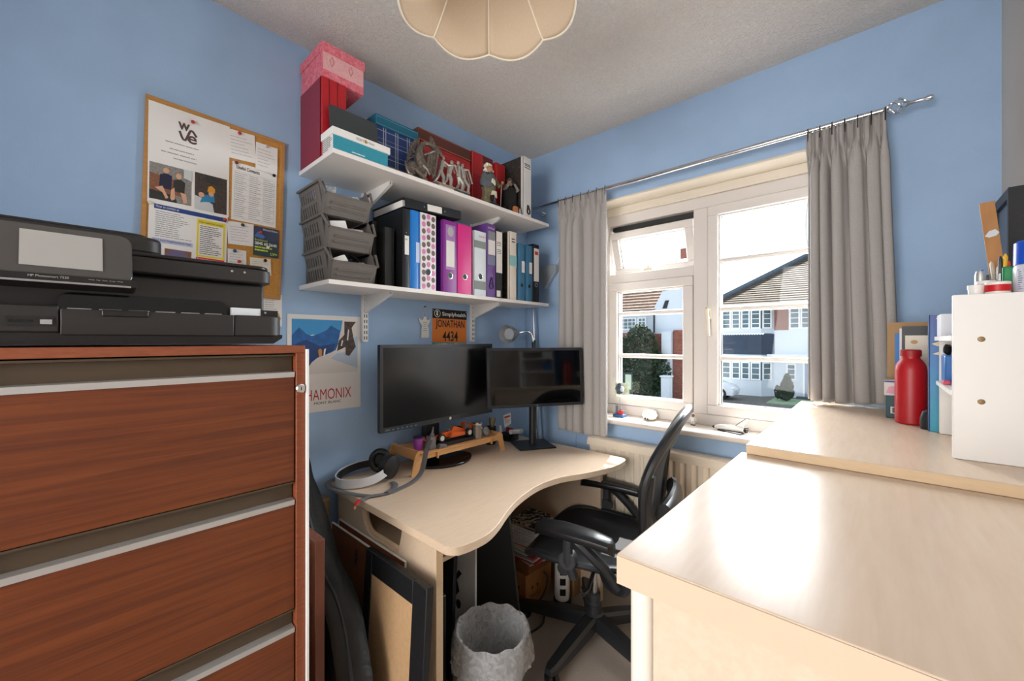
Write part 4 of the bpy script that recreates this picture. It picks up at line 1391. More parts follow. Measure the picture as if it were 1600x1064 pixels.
# flat binder lying on top
fb = thing('ring_binder', 'black ring binder lying flat on top of the upright files', 'binder', (0.13, 1.05, 1.816))
T = Matrix.Translation((0, 0.93, 1.8155)) @ Matrix.Rotation(R(3.0), 4, 'X') @ Matrix.Translation((0, -0.93, -1.8155))
for (zz, zz1) in ((1.8155, 1.8185), (1.850, 1.853)):
    mb = MB()
    mb.T = T
    mb.box(0.012, 0.252, 0.905, 1.205, zz, zz1)
    part('cover', mb, mat('binder_1a1a1c'), fb)
mb = MB()
mb.T = T
mb.box(0.2495, 0.2535, 0.912, 1.205, 1.8155, 1.853)
part('spine', mb, mat('binder_1a1a1c'), fb, bevel=0.001)
mb = MB()
mb.T = T
mb.box(0.02, 0.24, 0.908, 1.19, 1.8195, 1.846)
part('pages', mb, M_PAPER, fb)
mb = MB()
mb.T = T
mb.box(0.2535, 0.2542, 1.020, 1.095, 1.821, 1.848)
lb = part('spine_label', mb, M_LBL, fb)
mb = MB()
mb.T = T
for yy in (1.005, 1.112):
    mb.lathe([(0.003, 0.2535), (0.002, 0.255)], (0, yy, 1.834), 8, 'x')
part('rivets', mb, M_CHROME, fb)

# ------------------------------------------------------------------ stacking bins
M_BIN = mat('grey_bin_plastic', '#6d6762', 0.45, vary=0.03, scale=20)
M_BAG = film_mat('crinkled_clear_bag', (0.9, 0.91, 0.92), 0.25, 0.75, 70)


def bin_(label, dx, dy, z0):
    root = thing('storage_bin', label, 'storage bin', (0.13 + dx, 0.70 + dy, z0), group=None)
    hh = 0.116
    yl, yr, xb, xf = 0.603 + dy, 0.792 + dy, 0.012 + dx, 0.222 + dx

    def yy(side, z):
        ins = 0.020 * (1 - z / hh)
        return yl + ins if side < 0 else yr - ins

    def plate(x0, x1, za, zb, side, t=0.0025):
        mb = MB()
        v = []
        for z in (za, zb):
            for x in (x0, x1):
                v.append((x, yy(side, z), z0 + z))
                v.append((x, yy(side, z) - side * t, z0 + z))
        mb.add(v, [(0, 2, 3, 1), (4, 5, 7, 6), (0, 4, 6, 2), (1, 3, 7, 5), (0, 1, 5, 4), (2, 6, 7, 3)])
        return mb
    part('floor_panel', MB().box(xb + 0.01, xf - 0.035, yl + 0.019, yr - 0.019, z0 + 0.001, z0 + 0.004), M_BIN, root)
    part('back', MB().box(xb, xb + 0.003, yl + 0.008, yr - 0.008, z0 + 0.003, z0 + hh - 0.012), M_BIN, root)
    for side in (-1, 1):
        mb = MB()
        for (za, zb) in ((0.0, 0.014), (0.050, 0.062), (0.096, 0.116)):
            q = plate(xb, 0.16 + dx, za, zb, side)
            mb.add(q.v, q.f)
        for k in range(8):
            xx = xb + 0.002 + k * 0.0195
            for (za, zb) in ((0.012, 0.052), (0.06, 0.098)):
                q = plate(xx, xx + 0.010, za, zb, side)
                mb.add(q.v, q.f)
        sd = part('side_panel', mb, M_BIN, root)
        q = plate(0.158 + dx, 0.188 + dx, 0.0, 0.116, side, 0.005)
        part('corner_post', q, M_BIN, sd)
        # sloping cheek towards the low front
        mb = MB()
        y_a = yy(side, 0.05)
        pts = [(0.186, 0.0), (0.186, 0.118), (0.196, 0.120), (0.232, 0.066), (0.215, 0.0)]
        mb.prism([(x + dx, z0 + z) for x, z in pts], y_a - side * 0.002, y_a - side * 0.0045, 'y')
        part('cheek', mb, M_BIN, sd)
        mb = MB().tube([(0.012 + dx, yy(side, hh) + side * 0.004, z0 + hh - 0.002), (0.19 + dx, yy(side, hh) + side * 0.004, z0 + hh - 0.002), (0.20 + dx, yy(side, hh) + side * 0.002, z0 + hh), (0.236 + dx, yy(side, 0.06) + side * 0.002, z0 + 0.066)], 0.005, 6)
        part('rim', mb, M_BIN, sd)
    ya, yb = yl + 0.012, yr - 0.012
    fp = part('front_panel', MB().prism([(0.205 + dx, z0), (0.209 + dx, z0), (0.236 + dx, z0 + 0.064), (0.230 + dx, z0 + 0.064)], ya, yb, 'y'), M_BIN, root)
    for (zz, xx) in ((0.022, 0.2195), (0.040, 0.227)):
        part('front_rib', MB().tube([(xx + dx, ya + 0.018, z0 + zz), (xx + dx, yb - 0.018, z0 + zz)], 0.0045, 6), M_BIN, fp)
    part('front_rim', MB().tube([(0.234 + dx, ya - 0.003, z0 + 0.066), (0.234 + dx, yb + 0.003, z0 + 0.066)], 0.005, 6), M_BIN, fp)
    return root


bin_('lowest grey stacking bin with cables, standing on the lower shelf', 0.016, 0.010, SZ1 + 0.0005)
bin_('middle grey stacking bin with a white box and leads', 0.008, 0.003, SZ1 + 0.1185)
bin_('topmost grey stacking bin filled with clear plastic bags', 0.0, -0.004, SZ1 + 0.2365)


def crumple(c, r, seed, n=14, m=10, amp=0.25):
    rnd = random.Random(seed)
    mb = MB()
    mb.ball(c, r, n, m)
    mb.v = [tuple(Vector(c) + (Vector(p) - Vector(c)) * (1 + rnd.uniform(-amp, amp))) for p in mb.v]
    return mb


zb = SZ1 + 0.2365
single('plastic_bag', crumple((0.135, 0.652, zb + 0.078), (0.060, 0.034, 0.050), 1, amp=0.2), M_BAG, 'crumpled clear plastic bag standing up at the left of the topmost bin', 'plastic bag', (0.11, 0.668, zb + 0.02), flat=True)
single('plastic_bag', crumple((0.16, 0.734, zb + 0.066), (0.055, 0.034, 0.030), 2, amp=0.2), M_BAG, 'flat clear plastic bag at the right of the topmost bin', 'plastic bag', (0.15, 0.728, zb + 0.02), flat=True)
zb = SZ1 + 0.1185
mb = MB()
mb.T = Matrix.Translation((0.185, 0.662, zb + 0.074)) @ Matrix.Rotation(R(12), 4, 'X') @ Matrix.Rotation(R(-10), 4, 'Y')
mb.box(-0.035, 0.035, -0.03, 0.03, -0.022, 0.022)
single('small_box', mb, M_PAPER, 'small white box in the middle storage bin', 'box', (0.165, 0.665, zb + 0.04), bevel=0.002)
mb = MB()
for k in range(5):
    mb.tube(spline([(0.16 + 0.01 * k, 0.70, zb + 0.065 + 0.004 * k), (0.205, 0.73 + 0.004 * k, zb + 0.076 + 0.002 * k), (0.21, 0.755, zb + 0.072 + 0.002 * k), (0.17, 0.765, zb + 0.055), (0.14, 0.73, zb + 0.052 + 0.003 * k)], 5), 0.0028, 6)
single('folded_lead', mb, mat('beige_cable', '#cfc3b2', 0.5), 'folded beige lead in the middle storage bin', 'cable', (0.17, 0.73, zb + 0.04))
single('red_ribbon', crumple((0.175, 0.757, zb + 0.045), (0.04, 0.02, 0.016), 4, amp=0.35), mat('dark_red_cloth', '#7a2a28', 0.7), 'dark red cloth scrap in the middle storage bin', 'cloth', (0.175, 0.757, zb + 0.03))
zb = SZ1 + 0.0005
mb = MB()
mb.T = Matrix.Translation((0.190, 0.668, zb + 0.070)) @ Matrix.Rotation(R(25), 4, 'X') @ Matrix.Rotation(R(-20), 4, 'Y')
mb.prism(rrect(-0.035, 0.035, -0.028, 0.028, 0.01, 4), -0.013, 0.013, 'z')
single('power_adaptor', mb, M_PAPER, 'white power adaptor in the lowest storage bin', 'adaptor', (0.175, 0.672, zb + 0.04), bevel=0.003)
for k, pts in enumerate([[(0.19, 0.655, zb + 0.075), (0.21, 0.69, zb + 0.085), (0.205, 0.71, zb + 0.07), (0.19, 0.705, zb + 0.105), (0.16, 0.73, zb + 0.115), (0.17, 0.76, zb + 0.095), (0.19, 0.755, zb + 0.06)], [(0.15, 0.66, zb + 0.06), (0.17, 0.70, zb + 0.09), (0.15, 0.735, zb + 0.08), (0.17, 0.76, zb + 0.06)]]):
    single('black_cable', MB().tube(spline(pts, 6), 0.0026, 6), M_BLACK, ('looped black cable standing out of the lowest storage bin', 'short black cable lying low in the lowest storage bin')[k], 'cable', pts[0])
single('silver_plug', crumple((0.205, 0.752, zb + 0.068), (0.020, 0.02, 0.014), 6, 8, 6, 0.2), M_ALU, 'silver metal plug at the right of the lowest storage bin', 'plug', (0.185, 0.752, zb + 0.04))

# ================================================================== upper shelf things
Z = SZ2 + 0.0005
M_MAROON = mat('maroon_leatherette', '#8c2a3e', 0.55, vary=0.05, scale=80, bump=0.2, bscale=500)
M_REDB = mat('red_leatherette', '#b81722', 0.5, vary=0.05, scale=60, bump=0.15, bscale=500)
root = thing('photo_album', 'tall maroon album standing at the left end of the upper shelf', 'album', (0.1, 0.65, Z))
part('cover', MB().box(0.012, 0.195, 0.607, 0.611, Z, Z + 0.285), M_MAROON, root)
part('cover', MB().box(0.012, 0.195, 0.694, 0.698, Z, Z + 0.285), M_REDB, root)
sp = part('spine', MB().prism(rrect(0.188, 0.2, 0.607, 0.698, 0.006, 3, (1, 1, 0, 0)), Z, Z + 0.285, 'z'), M_REDB, root)
for yy_ in (0.634, 0.664):
    part('spine_groove', MB().box(0.1995, 0.2012, yy_ - 0.001, yy_ + 0.001, Z, Z + 0.285), mat('dark_red', '#6d1018', 0.6), sp)
part('pages', MB().box(0.016, 0.187, 0.612, 0.693, Z + 0.004, Z + 0.280), M_PAPER2, root)
zp = Z + 0.286
M_PINKD = ramp_mat('pink_damask_card', [(0.35, '#d8576a'), (0.65, '#ea8d98')], t_noise(70, 5, 0.6, 1.0), rough=0.6)
M_PINKL = ramp_mat('pale_pink_damask', [(0.4, '#e2a3a6'), (0.7, '#eec0c0')], t_noise(160, 5, 0.6, 1.0), rough=0.6)
root = thing('gift_box', 'pink patterned gift box with lid on top of the maroon album', 'box', (0.1, 0.69, zp))
part('box_body', MB().box(0.006, 0.196, 0.612, 0.766, zp, zp + 0.098), M_PINKD, root, bevel=0.001)
part('front_panel', MB().box(0.196, 0.1968, 0.614, 0.764, zp + 0.028, zp + 0.092), M_PINKL, root)
part('lid', MB().box(0.003, 0.200, 0.608, 0.770, zp + 0.090, zp + 0.124), M_PINKD, root, bevel=0.0015)
for cy_ in (0.645, 0.715):
    F = Frame((0.1968, cy_, zp + 0.065), (0, 1, 0), (0, 0, 1))
    mb = MB()
    mb.tube([F.p(0, 0.018, 0.0006), F.p(0.008, 0, 0.0006), F.p(0, -0.018, 0.0006), F.p(-0.008, 0, 0.0006)], 0.001, 4, loop=True)
    part('diamond_motif', mb, mat('rose_ink', '#c76a78', 0.6), root)
# shoe box
M_TEAL = mat('teal_card', '#2f93a8', 0.6, vary=0.05, scale=60)
root = thing('shoe_box', 'teal childrens shoe box with white lid at the front of the upper shelf', 'box', (0.25, 0.71, Z))
part('box_body', MB().box(0.206, 0.290, 0.608, 0.812, Z, Z + 0.055), M_TEAL, root)
mb = MB().box(0.208, 0.288, 0.6072, 0.608, Z + 0.002, Z + 0.05)
el_ = part('end_label', mb, M_PAPER, root)
F = Frame((0.206, 0.6072, Z), (1, 0, 0), (0, 0, 1))
mb = MB()
F.lines(mb, 0.006, 0.078, 0.004, 0.048, 7, 0.0004, 0.4)
part('print', mb, M_INK, el_, flat=True)
part('lid', MB().box(0.202, 0.295, 0.603, 0.820, Z + 0.048, Z + 0.073), M_PAPER, root, bevel=0.001)
F = Frame((0.295, 0.603, Z + 0.048), (0, 1, 0), (0, 0, 1))
F.text('start', 0.083, 0.008, 0.030, 0.010, M_GREYINK, root, h=0.0006)
F.text('rite', 0.125, 0.008, 0.026, 0.010, M_GREYINK, root, h=0.0006)
mb = MB()
F.poly(mb, ell(0.119, 0.0125, 0.005, 0.0065), 0.0006)
part('lid_emblem', mb, mat('gold_emblem', '#b08a3a', 0.5), root, flat=True)
F = Frame((0.290, 0.608, Z), (0, 1, 0), (0, 0, 1))
mb = MB()
F.lines(mb, 0.065, 0.145, 0.006, 0.012, 1, 0.0004, 0.5, random.Random(1))
part('print', mb, M_PAPER, root, flat=True)
# dark tablet-like panel standing on the shoe box
mb = MB()
mb.T = Matrix.Translation((0.235, 0.715, Z + 0.0735)) @ Matrix.Rotation(R(-7), 4, 'Y')
mb.prism(rrect(-0.092, 0.092, 0.0, 0.112, 0.012, 4), -0.004, 0.0, 'x')
single('tablet', mb, mat('charcoal_panel', '#3b4142', 0.6), 'charcoal rounded tablet standing on the shoe box lid', 'tablet', (0.235, 0.715, Z + 0.0735), bevel=0.001)
# tartan box on a flat dark box
root = thing('flat_box', 'flat dark box with beige lid under the tartan gift box', 'box', (0.1, 0.92, Z))
part('box_body', MB().box(0.02, 0.196, 0.822, 1.015, Z, Z + 0.025), mat('dark_navy_card', '#2b3242', 0.6), root)
part('lid', MB().box(0.017, 0.199, 0.819, 1.018, Z + 0.025, Z + 0.050), mat('beige_card', '#8f8a7a', 0.6), root, bevel=0.001)
zt = Z + 0.0505
root = thing('tartan_box', 'navy tartan gift box with teal lid on the upper shelf', 'box', (0.1, 0.92, zt))
part('box_body', MB().box(0.02, 0.188, 0.822, 1.010, zt, zt + 0.165), mat('navy_card', '#223e78', 0.6, vary=0.08, scale=90), root)
part('lid', MB().box(0.014, 0.194, 0.816, 1.016, zt + 0.150, zt + 0.192), mat('teal_lid', '#11607c', 0.5), root, bevel=0.002)
F = Frame((0.188, 0.822, zt), (0, 1, 0), (0, 0, 1))
mb = MB()
for a in (0.030, 0.040, 0.085, 0.095, 0.140, 0.150):
    F.rect(mb, a, a + 0.004, 0.0, 0.15, 0.0004)
for b in (0.03, 0.085, 0.135):
    F.rect(mb, 0, 0.188, b, b + 0.0025, 0.0006)
    F.rect(mb, 0, 0.188, b + 0.018, b + 0.019, 0.0006)
part('tartan_stripes', mb, mat('tartan_pale', '#a8b0c0', 0.6), root, flat=True)
F = Frame((0.194, 0.816, zt + 0.15), (0, 1, 0), (0, 0, 1))
mb = MB()
mb.tube([F.p(0.004, 0.006, 0.0005), F.p(0.196, 0.006, 0.0005), F.p(0.196, 0.034, 0.0005), F.p(0.004, 0.034, 0.0005)], 0.0008, 4, loop=True)
part('lid_piping', mb, mat('pale_teal', '#5fb0c0', 0.5), root)


def album(label, y0, y1, zt_, x1=0.180, m=M_REDB, bands=(), z0=Z, cat='album', nm='photo_album'):
    root = thing(nm, label, cat, (x1 / 2, (y0 + y1) / 2, z0))
    part('body', MB().box(0.012, x1, y0, y1, z0, zt_), m, root, bevel=0.003)
    F = Frame((x1, y0, z0), (0, 1, 0), (0, 0, 1))
    w_, h_ = y1 - y0, zt_ - z0
    mb = MB()
    for b in bands:
        F.rect(mb, 0.004, w_ - 0.004, h_ * b, h_ * b + 0.0018, 0.0004)
    mb.tube([F.p(0.005, 0.005, 0.0003), F.p(w_ - 0.005, 0.005, 0.0003), F.p(w_ - 0.005, h_ - 0.005, 0.0003), F.p(0.005, h_ - 0.005, 0.0003)], 0.0007, 4, loop=True)
    part('tooled_lines', mb, mat('gold_tooling', '#c46a4a', 0.5), root)
    return root


album('large red album lying on edge behind the dragon figure', 1.035, 1.328, 2.150, bands=(0.2, 0.25, 0.85, 0.90))
album('long brown box resting on the large red album', 1.022, 1.330, 2.206, m=mat('brown_leatherette', '#5b2c20', 0.5, bump=0.2, bscale=400), z0=2.1505, cat='box', nm='brown_box', bands=(0.1,))
album('tall red album standing right of the brown box', 1.335, 1.408, 2.213, bands=(0.62, 0.66))
album('dark brown-red album behind the white-haired figurine', 1.412, 1.498, 2.222, x1=0.165, m=mat('oxblood', '#6b1c1c', 0.5), bands=(0.85,))
album('red album standing behind the seated black figurine', 1.502, 1.572, 2.210, bands=(0.15, 0.2, 0.6))
r_, F, w_, h = binder('marbled lever arch file with white spine at the end of the upper shelf', 1.598, 1.664, 0.312, '#dedad4', x1=0.285, depth=0.27, z0=Z, side=M_MARB)
mb = MB()
for b in (0.875, 0.850, 0.815):
    F.rect(mb, w_ * 0.15, w_ * 0.85, h * b, h * b + 0.004, 0.0005)
part('printed_rules', mb, M_INK, r_, flat=True)
mb = MB()
mb.tube([F.p(*p_, 0.002) for p_ in ell(w_ * 0.62, h * 0.10, 0.011, 0.014, 14)], 0.0035, 6, loop=True)
mb.tube([F.p(w_ * 0.47, h * 0.12, 0.002), F.p(w_ * 0.50, h * 0.20, 0.002), F.p(w_ * 0.58, h * 0.20, 0.002), F.p(w_ * 0.78, h * 0.12, 0.002)], 0.003, 6)
part('finger_pull', mb, M_BLACK, r_)

# ------------------------------------------------------------------ figurines
M_PEWTER = mat('antique_pewter', '#7d746a', 0.34, metal=0.7, vary=0.45, scale=110, bump=0.5, bscale=220)
M_SILV = mat('cast_silver', '#b4aea6', 0.40, metal=0.5, vary=0.15, scale=90)
dx = 0.245
root = thing('dragon_figurine', 'pewter winged dragon figurine on the upper shelf', 'figurine', (dx, 0.97, Z))
mb = MB()
body = spline([(dx, 0.955, Z + 0.012), (dx - 0.005, 0.985, Z + 0.035), (dx, 0.992, Z + 0.075), (dx, 0.985, Z + 0.110), (dx, 0.990, Z + 0.145), (dx, 1.008, Z + 0.172), (dx + 0.004, 1.032, Z + 0.178), (dx + 0.006, 1.052, Z + 0.168)], 5)
n = len(body)
prof_r = [0.018, 0.030, 0.030, 0.023, 0.014, 0.010, 0.009, 0.011]
rr = [prof_r[min(7, int(i / (n - 1) * 7))] * (1 - (i / (n - 1) * 7) % 1) + prof_r[min(7, int(i / (n - 1) * 7) + 1)] * ((i / (n - 1) * 7) % 1) for i in range(n)]
mb.tube(body, rr, 10)
part('body', mb, M_PEWTER, root)
mb = MB()
mb.tube([(dx + 0.006, 1.040, Z + 0.178), (dx + 0.010, 1.062, Z + 0.168), (dx + 0.012, 1.088, Z + 0.146), (dx + 0.012, 1.096, Z + 0.140)], [0.011, 0.014, 0.009, 0.004], 8)
mb.tube([(dx + 0.014, 1.052, Z + 0.178), (dx + 0.016, 1.038, Z + 0.196), (dx + 0.018, 1.028, Z + 0.208)], [0.005, 0.004, 0.001], 6)
mb.tube([(dx - 0.002, 1.054, Z + 0.180), (dx - 0.002, 1.042, Z + 0.202), (dx - 0.002, 1.036, Z + 0.214)], [0.005, 0.004, 0.001], 6)
mb.tube([(dx + 0.010, 1.060, Z + 0.158), (dx + 0.012, 1.080, Z + 0.140)], [0.006, 0.002], 6)
part('head', mb, M_PEWTER, root)
mb = MB()
mb.ball((dx + 0.006, 0.945, Z + 0.048), (0.024, 0.030, 0.030), 12, 8)
mb.tube([(dx + 0.02, 0.95, Z + 0.045), (dx + 0.03, 0.98, Z + 0.02), (dx + 0.03, 1.0, Z + 0.008)], [0.015, 0.010, 0.007], 8)
mb.tube([(dx + 0.018, 0.985, Z + 0.075), (dx + 0.035, 1.0, Z + 0.055), (dx + 0.036, 1.012, Z + 0.035)], [0.009, 0.007, 0.005], 8)
for k in range(3):
    mb.tube([(dx + 0.03, 1.0, Z + 0.008), (dx + 0.038, 1.012 + 0.006 * k, Z + 0.004)], [0.005, 0.001], 5)
part('legs', mb, M_PEWTER, root)
part('tail', MB().tube(spline([(dx, 0.955, Z + 0.03), (dx + 0.02, 0.93, Z + 0.012), (dx + 0.035, 0.915, Z + 0.010), (dx + 0.03, 0.905, Z + 0.03), (dx + 0.025, 0.900, Z + 0.06)], 5), [0.014 - 0.0006 * k for k in range(21)], 8), M_PEWTER, root)
FD = Frame((dx, 0.0, 0.0), (0, 1, 0), (0, 0, 1))
for (outl, ribs, hx) in (([(1.002, 2.135), (0.975, 2.115), (0.952, 2.080), (0.938, 2.030), (0.937, 2.012), (0.947, 2.024), (0.953, 2.040), (0.962, 2.046), (0.966, 2.066), (0.978, 2.078), (0.988, 2.105)], [((0.988, 2.05), (1.000, 2.134)), ((0.985, 2.05), (0.954, 2.082)), ((0.985, 2.045), (0.939, 2.020))], -0.022),
                         ([(1.012, 2.060), (1.040, 2.078), (1.068, 2.092), (1.066, 2.060), (1.056, 2.020), (1.046, 1.975), (1.038, 1.962), (1.030, 1.978), (1.020, 1.975), (1.014, 1.992), (1.004, 1.998), (1.006, 2.030)], [((1.008, 2.055), (1.067, 2.091)), ((1.066, 2.09), (1.048, 1.975)), ((1.050, 2.082), (1.038, 1.963)), ((1.035, 2.072), (1.020, 1.976)), ((1.020, 2.062), (1.005, 1.998))], 0.020)):
    mb = MB()
    FD.poly(mb, outl, hx - 0.003, hx + 0.003)
    for (q0, q1) in ribs:
        mb.tube([FD.p(*q0, hx), FD.p((q0[0] + q1[0]) / 2 - 0.002, (q0[1] + q1[1]) / 2 + 0.002, hx + 0.003), FD.p(*q1, hx)], [0.0055, 0.0045, 0.0025], 6)
    mb.tube([FD.p(0.992, 2.045, 0.0), FD.p(*ribs[0][0], hx)], 0.006, 6)
    part('wing', mb, M_PEWTER, root)


def dancer(mb, base, hgt, lean, stride, arm, armup, sgn=1):
    """slender cast figure: y is along the shelf"""
    b = Vector(base)
    hip = b + Vector((0, lean * 0.4, hgt * 0.48))
    sh_ = b + Vector((0, lean * 0.8, hgt * 0.80))
    hd = b + Vector((0, lean, hgt * 0.95))
    for s_ in (-1, 1):
        foot = b + Vector((0.010 * s_, stride * s_, 0.004))
        knee = b + Vector((0.007 * s_, stride * 0.55 * s_ + 0.012 * sgn, hgt * 0.26))
        mb.tube([foot + Vector((0, 0.010 * sgn, 0)), foot, knee, hip], [0.004, 0.0058, 0.008, 0.010], 7)
    mb.tube([hip, (hip + sh_) / 2, sh_, sh_ + (hd - sh_) * 0.5], [0.0115, 0.011, 0.013, 0.005], 8)
    mb.ball(hd, (0.0075, 0.0085, 0.010), 10, 7)
    for s_ in (-1, 1):
        el = sh_ + Vector((0.010 * s_, arm * 0.5, -0.01 if not armup else 0.006))
        hn = sh_ + Vector((0.008 * s_, arm, armup))
        mb.tube([sh_ + Vector((0.006 * s_, 0, 0)), el, hn], [0.0065, 0.005, 0.004], 6)


root = thing('dancers_sculpture', 'silver sculpture of leaning dancers on a cream plinth, left one of two', 'sculpture', (0.25, 1.10, Z))
part('plinth', MB().box(0.235, 0.262, 1.075, 1.155, Z, Z + 0.022), mat('cream_stone', '#cfc3a4', 0.5), root, bevel=0.001)
part('base_plate', MB().box(0.230, 0.266, 1.055, 1.160, Z + 0.022, Z + 0.027), M_SILV, root)
mb = MB()
dancer(mb, (0.248, 1.080, Z + 0.027), 0.125, 0.025, 0.018, 0.05, 0.0)
dancer(mb, (0.248, 1.125, Z + 0.027), 0.120, 0.028, 0.014, 0.03, -0.02)
part('figures', mb, M_SILV, root)
root = thing('dancers_sculpture', 'silver sculpture of two dancers on a dark plinth, right one of two', 'sculpture', (0.25, 1.21, Z))
part('plinth', MB().box(0.235, 0.262, 1.185, 1.250, Z, Z + 0.022), mat('grey_stone', '#5a5852', 0.5), root, bevel=0.001)
part('base_plate', MB().box(0.230, 0.266, 1.172, 1.245, Z + 0.022, Z + 0.027), M_SILV, root)
mb = MB()
dancer(mb, (0.248, 1.195, Z + 0.027), 0.130, -0.005, 0.010, 0.02, -0.03)
dancer(mb, (0.248, 1.228, Z + 0.027), 0.125, -0.012, 0.012, 0.05, -0.05)
part('figures', mb, M_SILV, root)


def robed(root, c, hgt, w_, m, seed):
    mb = MB()
    rings = []
    rnd = random.Random(seed)
    for i in range(15):
        t = i / 14
        r = w_ * (0.95 - 0.12 * t if t < 0.55 else 0.88 - 0.9 * (t - 0.55)) * (0.9 + 0.1 * math.cos(t * 9))
        rings.append([(c[0] + 0.75 * r * math.cos(a) * (1 + 0.10 * math.sin(6 * a + 3 * t)), c[1] + r * math.sin(a) * (1 + 0.10 * math.sin(5 * a + 2 * t)), c[2] + hgt * t) for a in [2 * math.pi * k / 20 for k in range(20)]])
    mb.loft(rings)
    return mb


root = thing('figurine', 'white-haired old figurine in a draped olive cloak holding a staff', 'figurine', (0.25, 1.39, Z))
part('stand', MB().lathe([(0.052, Z), (0.052, Z + 0.008), (0.048, Z + 0.010)], (0.245, 1.385, 0), 20), M_BLACK, root)
c = (0.246, 1.385, Z + 0.010)
part('robe', robed(root, c, 0.150, 0.046, None, 2), mat('olive_cloth', '#7b7458', 0.8, vary=0.35, scale=45), root)
part('cape', MB().loft([[(c[0] + 0.8 * r_ * math.cos(a), c[1] - 0.004 + r_ * math.sin(a), c[2] + zz + 0.012 * math.sin(2 * a)) for a in [2 * math.pi * k / 18 for k in range(18)]] for r_, zz in ((0.044, 0.085), (0.045, 0.10), (0.036, 0.13), (0.022, 0.155))]), mat('slate_cloth', '#5d6468', 0.8, vary=0.15, scale=60), root)
mb = MB()
mb.prism([(c[1] - 0.018, c[2] + 0.035), (c[1] + 0.020, c[2] + 0.030), (c[1] + 0.016, c[2] + 0.062), (c[1] - 0.012, c[2] + 0.060)], c[0] + 0.030, c[0] + 0.040, 'x')
mb.prism([(c[1] - 0.016, c[2] + 0.100), (c[1] + 0.010, c[2] + 0.088), (c[1] + 0.008, c[2] + 0.112), (c[1] - 0.010, c[2] + 0.120)], c[0] + 0.030, c[0] + 0.040, 'x')
part('white_patches', mb, mat('cream_cloth', '#ddd2bd', 0.8), root, bevel=0.003)
part('boot', MB().tube([(c[0] + 0.034, c[1] - 0.010, c[2] + 0.035), (c[0] + 0.038, c[1] - 0.010, c[2] + 0.012), (c[0] + 0.050, c[1] - 0.010, c[2] + 0.006)], [0.012, 0.010, 0.008], 8), M_BLACK, root)
part('face', MB().ball((c[0] + 0.008, c[1], c[2] + 0.172), (0.014, 0.015, 0.018), 12, 8), mat('figure_skin', '#b98a66', 0.6), root)
mb = MB()
rnd = random.Random(4)
for k in range(11):
    a = R(25 + 31 * k)
    mb.ball((c[0] - 0.002 + 0.012 * math.cos(a) * (0 if abs(math.cos(a)) > .9 and math.cos(a) > 0 else 1), c[1] + 0.019 * math.sin(a), c[2] + 0.175 + 0.016 * math.cos(k * 2.1)), 0.010, 8, 6)
mb.ball((c[0], c[1], c[2] + 0.192), (0.016, 0.018, 0.010), 10, 6)
part('white_hair', mb, mat('white_hair', '#ece6da', 0.8), root)
mb = MB()
mb.tube([(c[0] + 0.01, c[1] + 0.030, c[2] + 0.135), (c[0] + 0.02, c[1] + 0.052, c[2] + 0.098), (c[0] + 0.026, c[1] + 0.068, c[2] + 0.118)], [0.010, 0.009, 0.006], 8)
part('arm', mb, mat('olive_cloth'), root)
part('hand', MB().ball((c[0] + 0.026, c[1] + 0.070, c[2] + 0.122), (0.006, 0.007, 0.008), 8, 6), mat('figure_skin'), root)
part('staff', MB().tube([(c[0] + 0.026, c[1] + 0.055, c[2] - 0.002), (c[0] + 0.027, c[1] + 0.062, c[2] + 0.105)], 0.002, 6), mat('staff_grey', '#a39c90', 0.6), root)

root = thing('figurine', 'seated black-clothed figurine with both hands raised to its face', 'figurine', (0.245, 1.545, Z))
c = (0.235, 1.545, Z)
part('stand', MB().box(0.205, 0.278, 1.478, 1.592, Z, Z + 0.008), mat('dark_wood_stand', '#2a211b', 0.5), root, bevel=0.001)
M_BCL = mat('black_cloth', '#191817', 0.85, vary=0.2, scale=60)
mb = MB()
mb.loft([[(c[0] + 0.7 * r_ * math.cos(a), c[1] + r_ * math.sin(a), c[2] + zz) for a in [2 * math.pi * k / 16 for k in range(16)]] for r_, zz in ((0.046, 0.010), (0.050, 0.03), (0.044, 0.075), (0.046, 0.11), (0.036, 0.135), (0.014, 0.150))])
part('coat', mb, M_BCL, root)
mb = MB()
for s_ in (-1, 1):
    mb.tube([(c[0] + 0.01, c[1] + 0.026 * s_, c[2] + 0.022), (c[0] + 0.038, c[1] + 0.034 * s_, c[2] + 0.030), (c[0] + 0.036, c[1] + 0.036 * s_, c[2] + 0.010)], [0.016, 0.013, 0.009], 8)
part('legs', mb, M_BCL, root)
part('head', MB().ball((c[0] + 0.004, c[1], c[2] + 0.165), (0.015, 0.015, 0.019), 12, 8), mat('figure_skin'), root)
part('cap', MB().lathe([(0.019, 0.172), (0.018, 0.180), (0.012, 0.187), (0.002, 0.189)], (c[0] + 0.002, c[1], c[2]), 14), mat('tweed_cap', '#4b443c', 0.9, vary=0.2, scale=200), root)
for s_ in (-1, 1):
    ar = part('arm', MB().tube([(c[0], c[1] + 0.036 * s_, c[2] + 0.125), (c[0] + 0.022, c[1] + 0.042 * s_, c[2] + 0.135), (c[0] + 0.022, c[1] + 0.016 * s_, c[2] + 0.160)], [0.011, 0.009, 0.006], 8), mat('sleeve_grey', '#8b857c', 0.8), root)
    part('hand', MB().ball((c[0] + 0.023, c[1] + 0.011 * s_, c[2] + 0.163), (0.006, 0.007, 0.006), 8, 6), mat('figure_skin'), ar)
part('held_object', MB().box(c[0] + 0.024, c[0] + 0.030, c[1] - 0.014, c[1] + 0.014, c[2] + 0.158, c[2] + 0.166), M_BLACK, root)
single('wooden_block', MB().box(0.262, 0.288, 1.528, 1.556, Z + 0.0, Z + 0.034), mat('orange_wood', '#c07a48', 0.5, vary=0.15, scale=80), 'small orange-brown wooden block in front of the seated black figurine', 'block', (0.275, 1.54, Z), bevel=0.002)
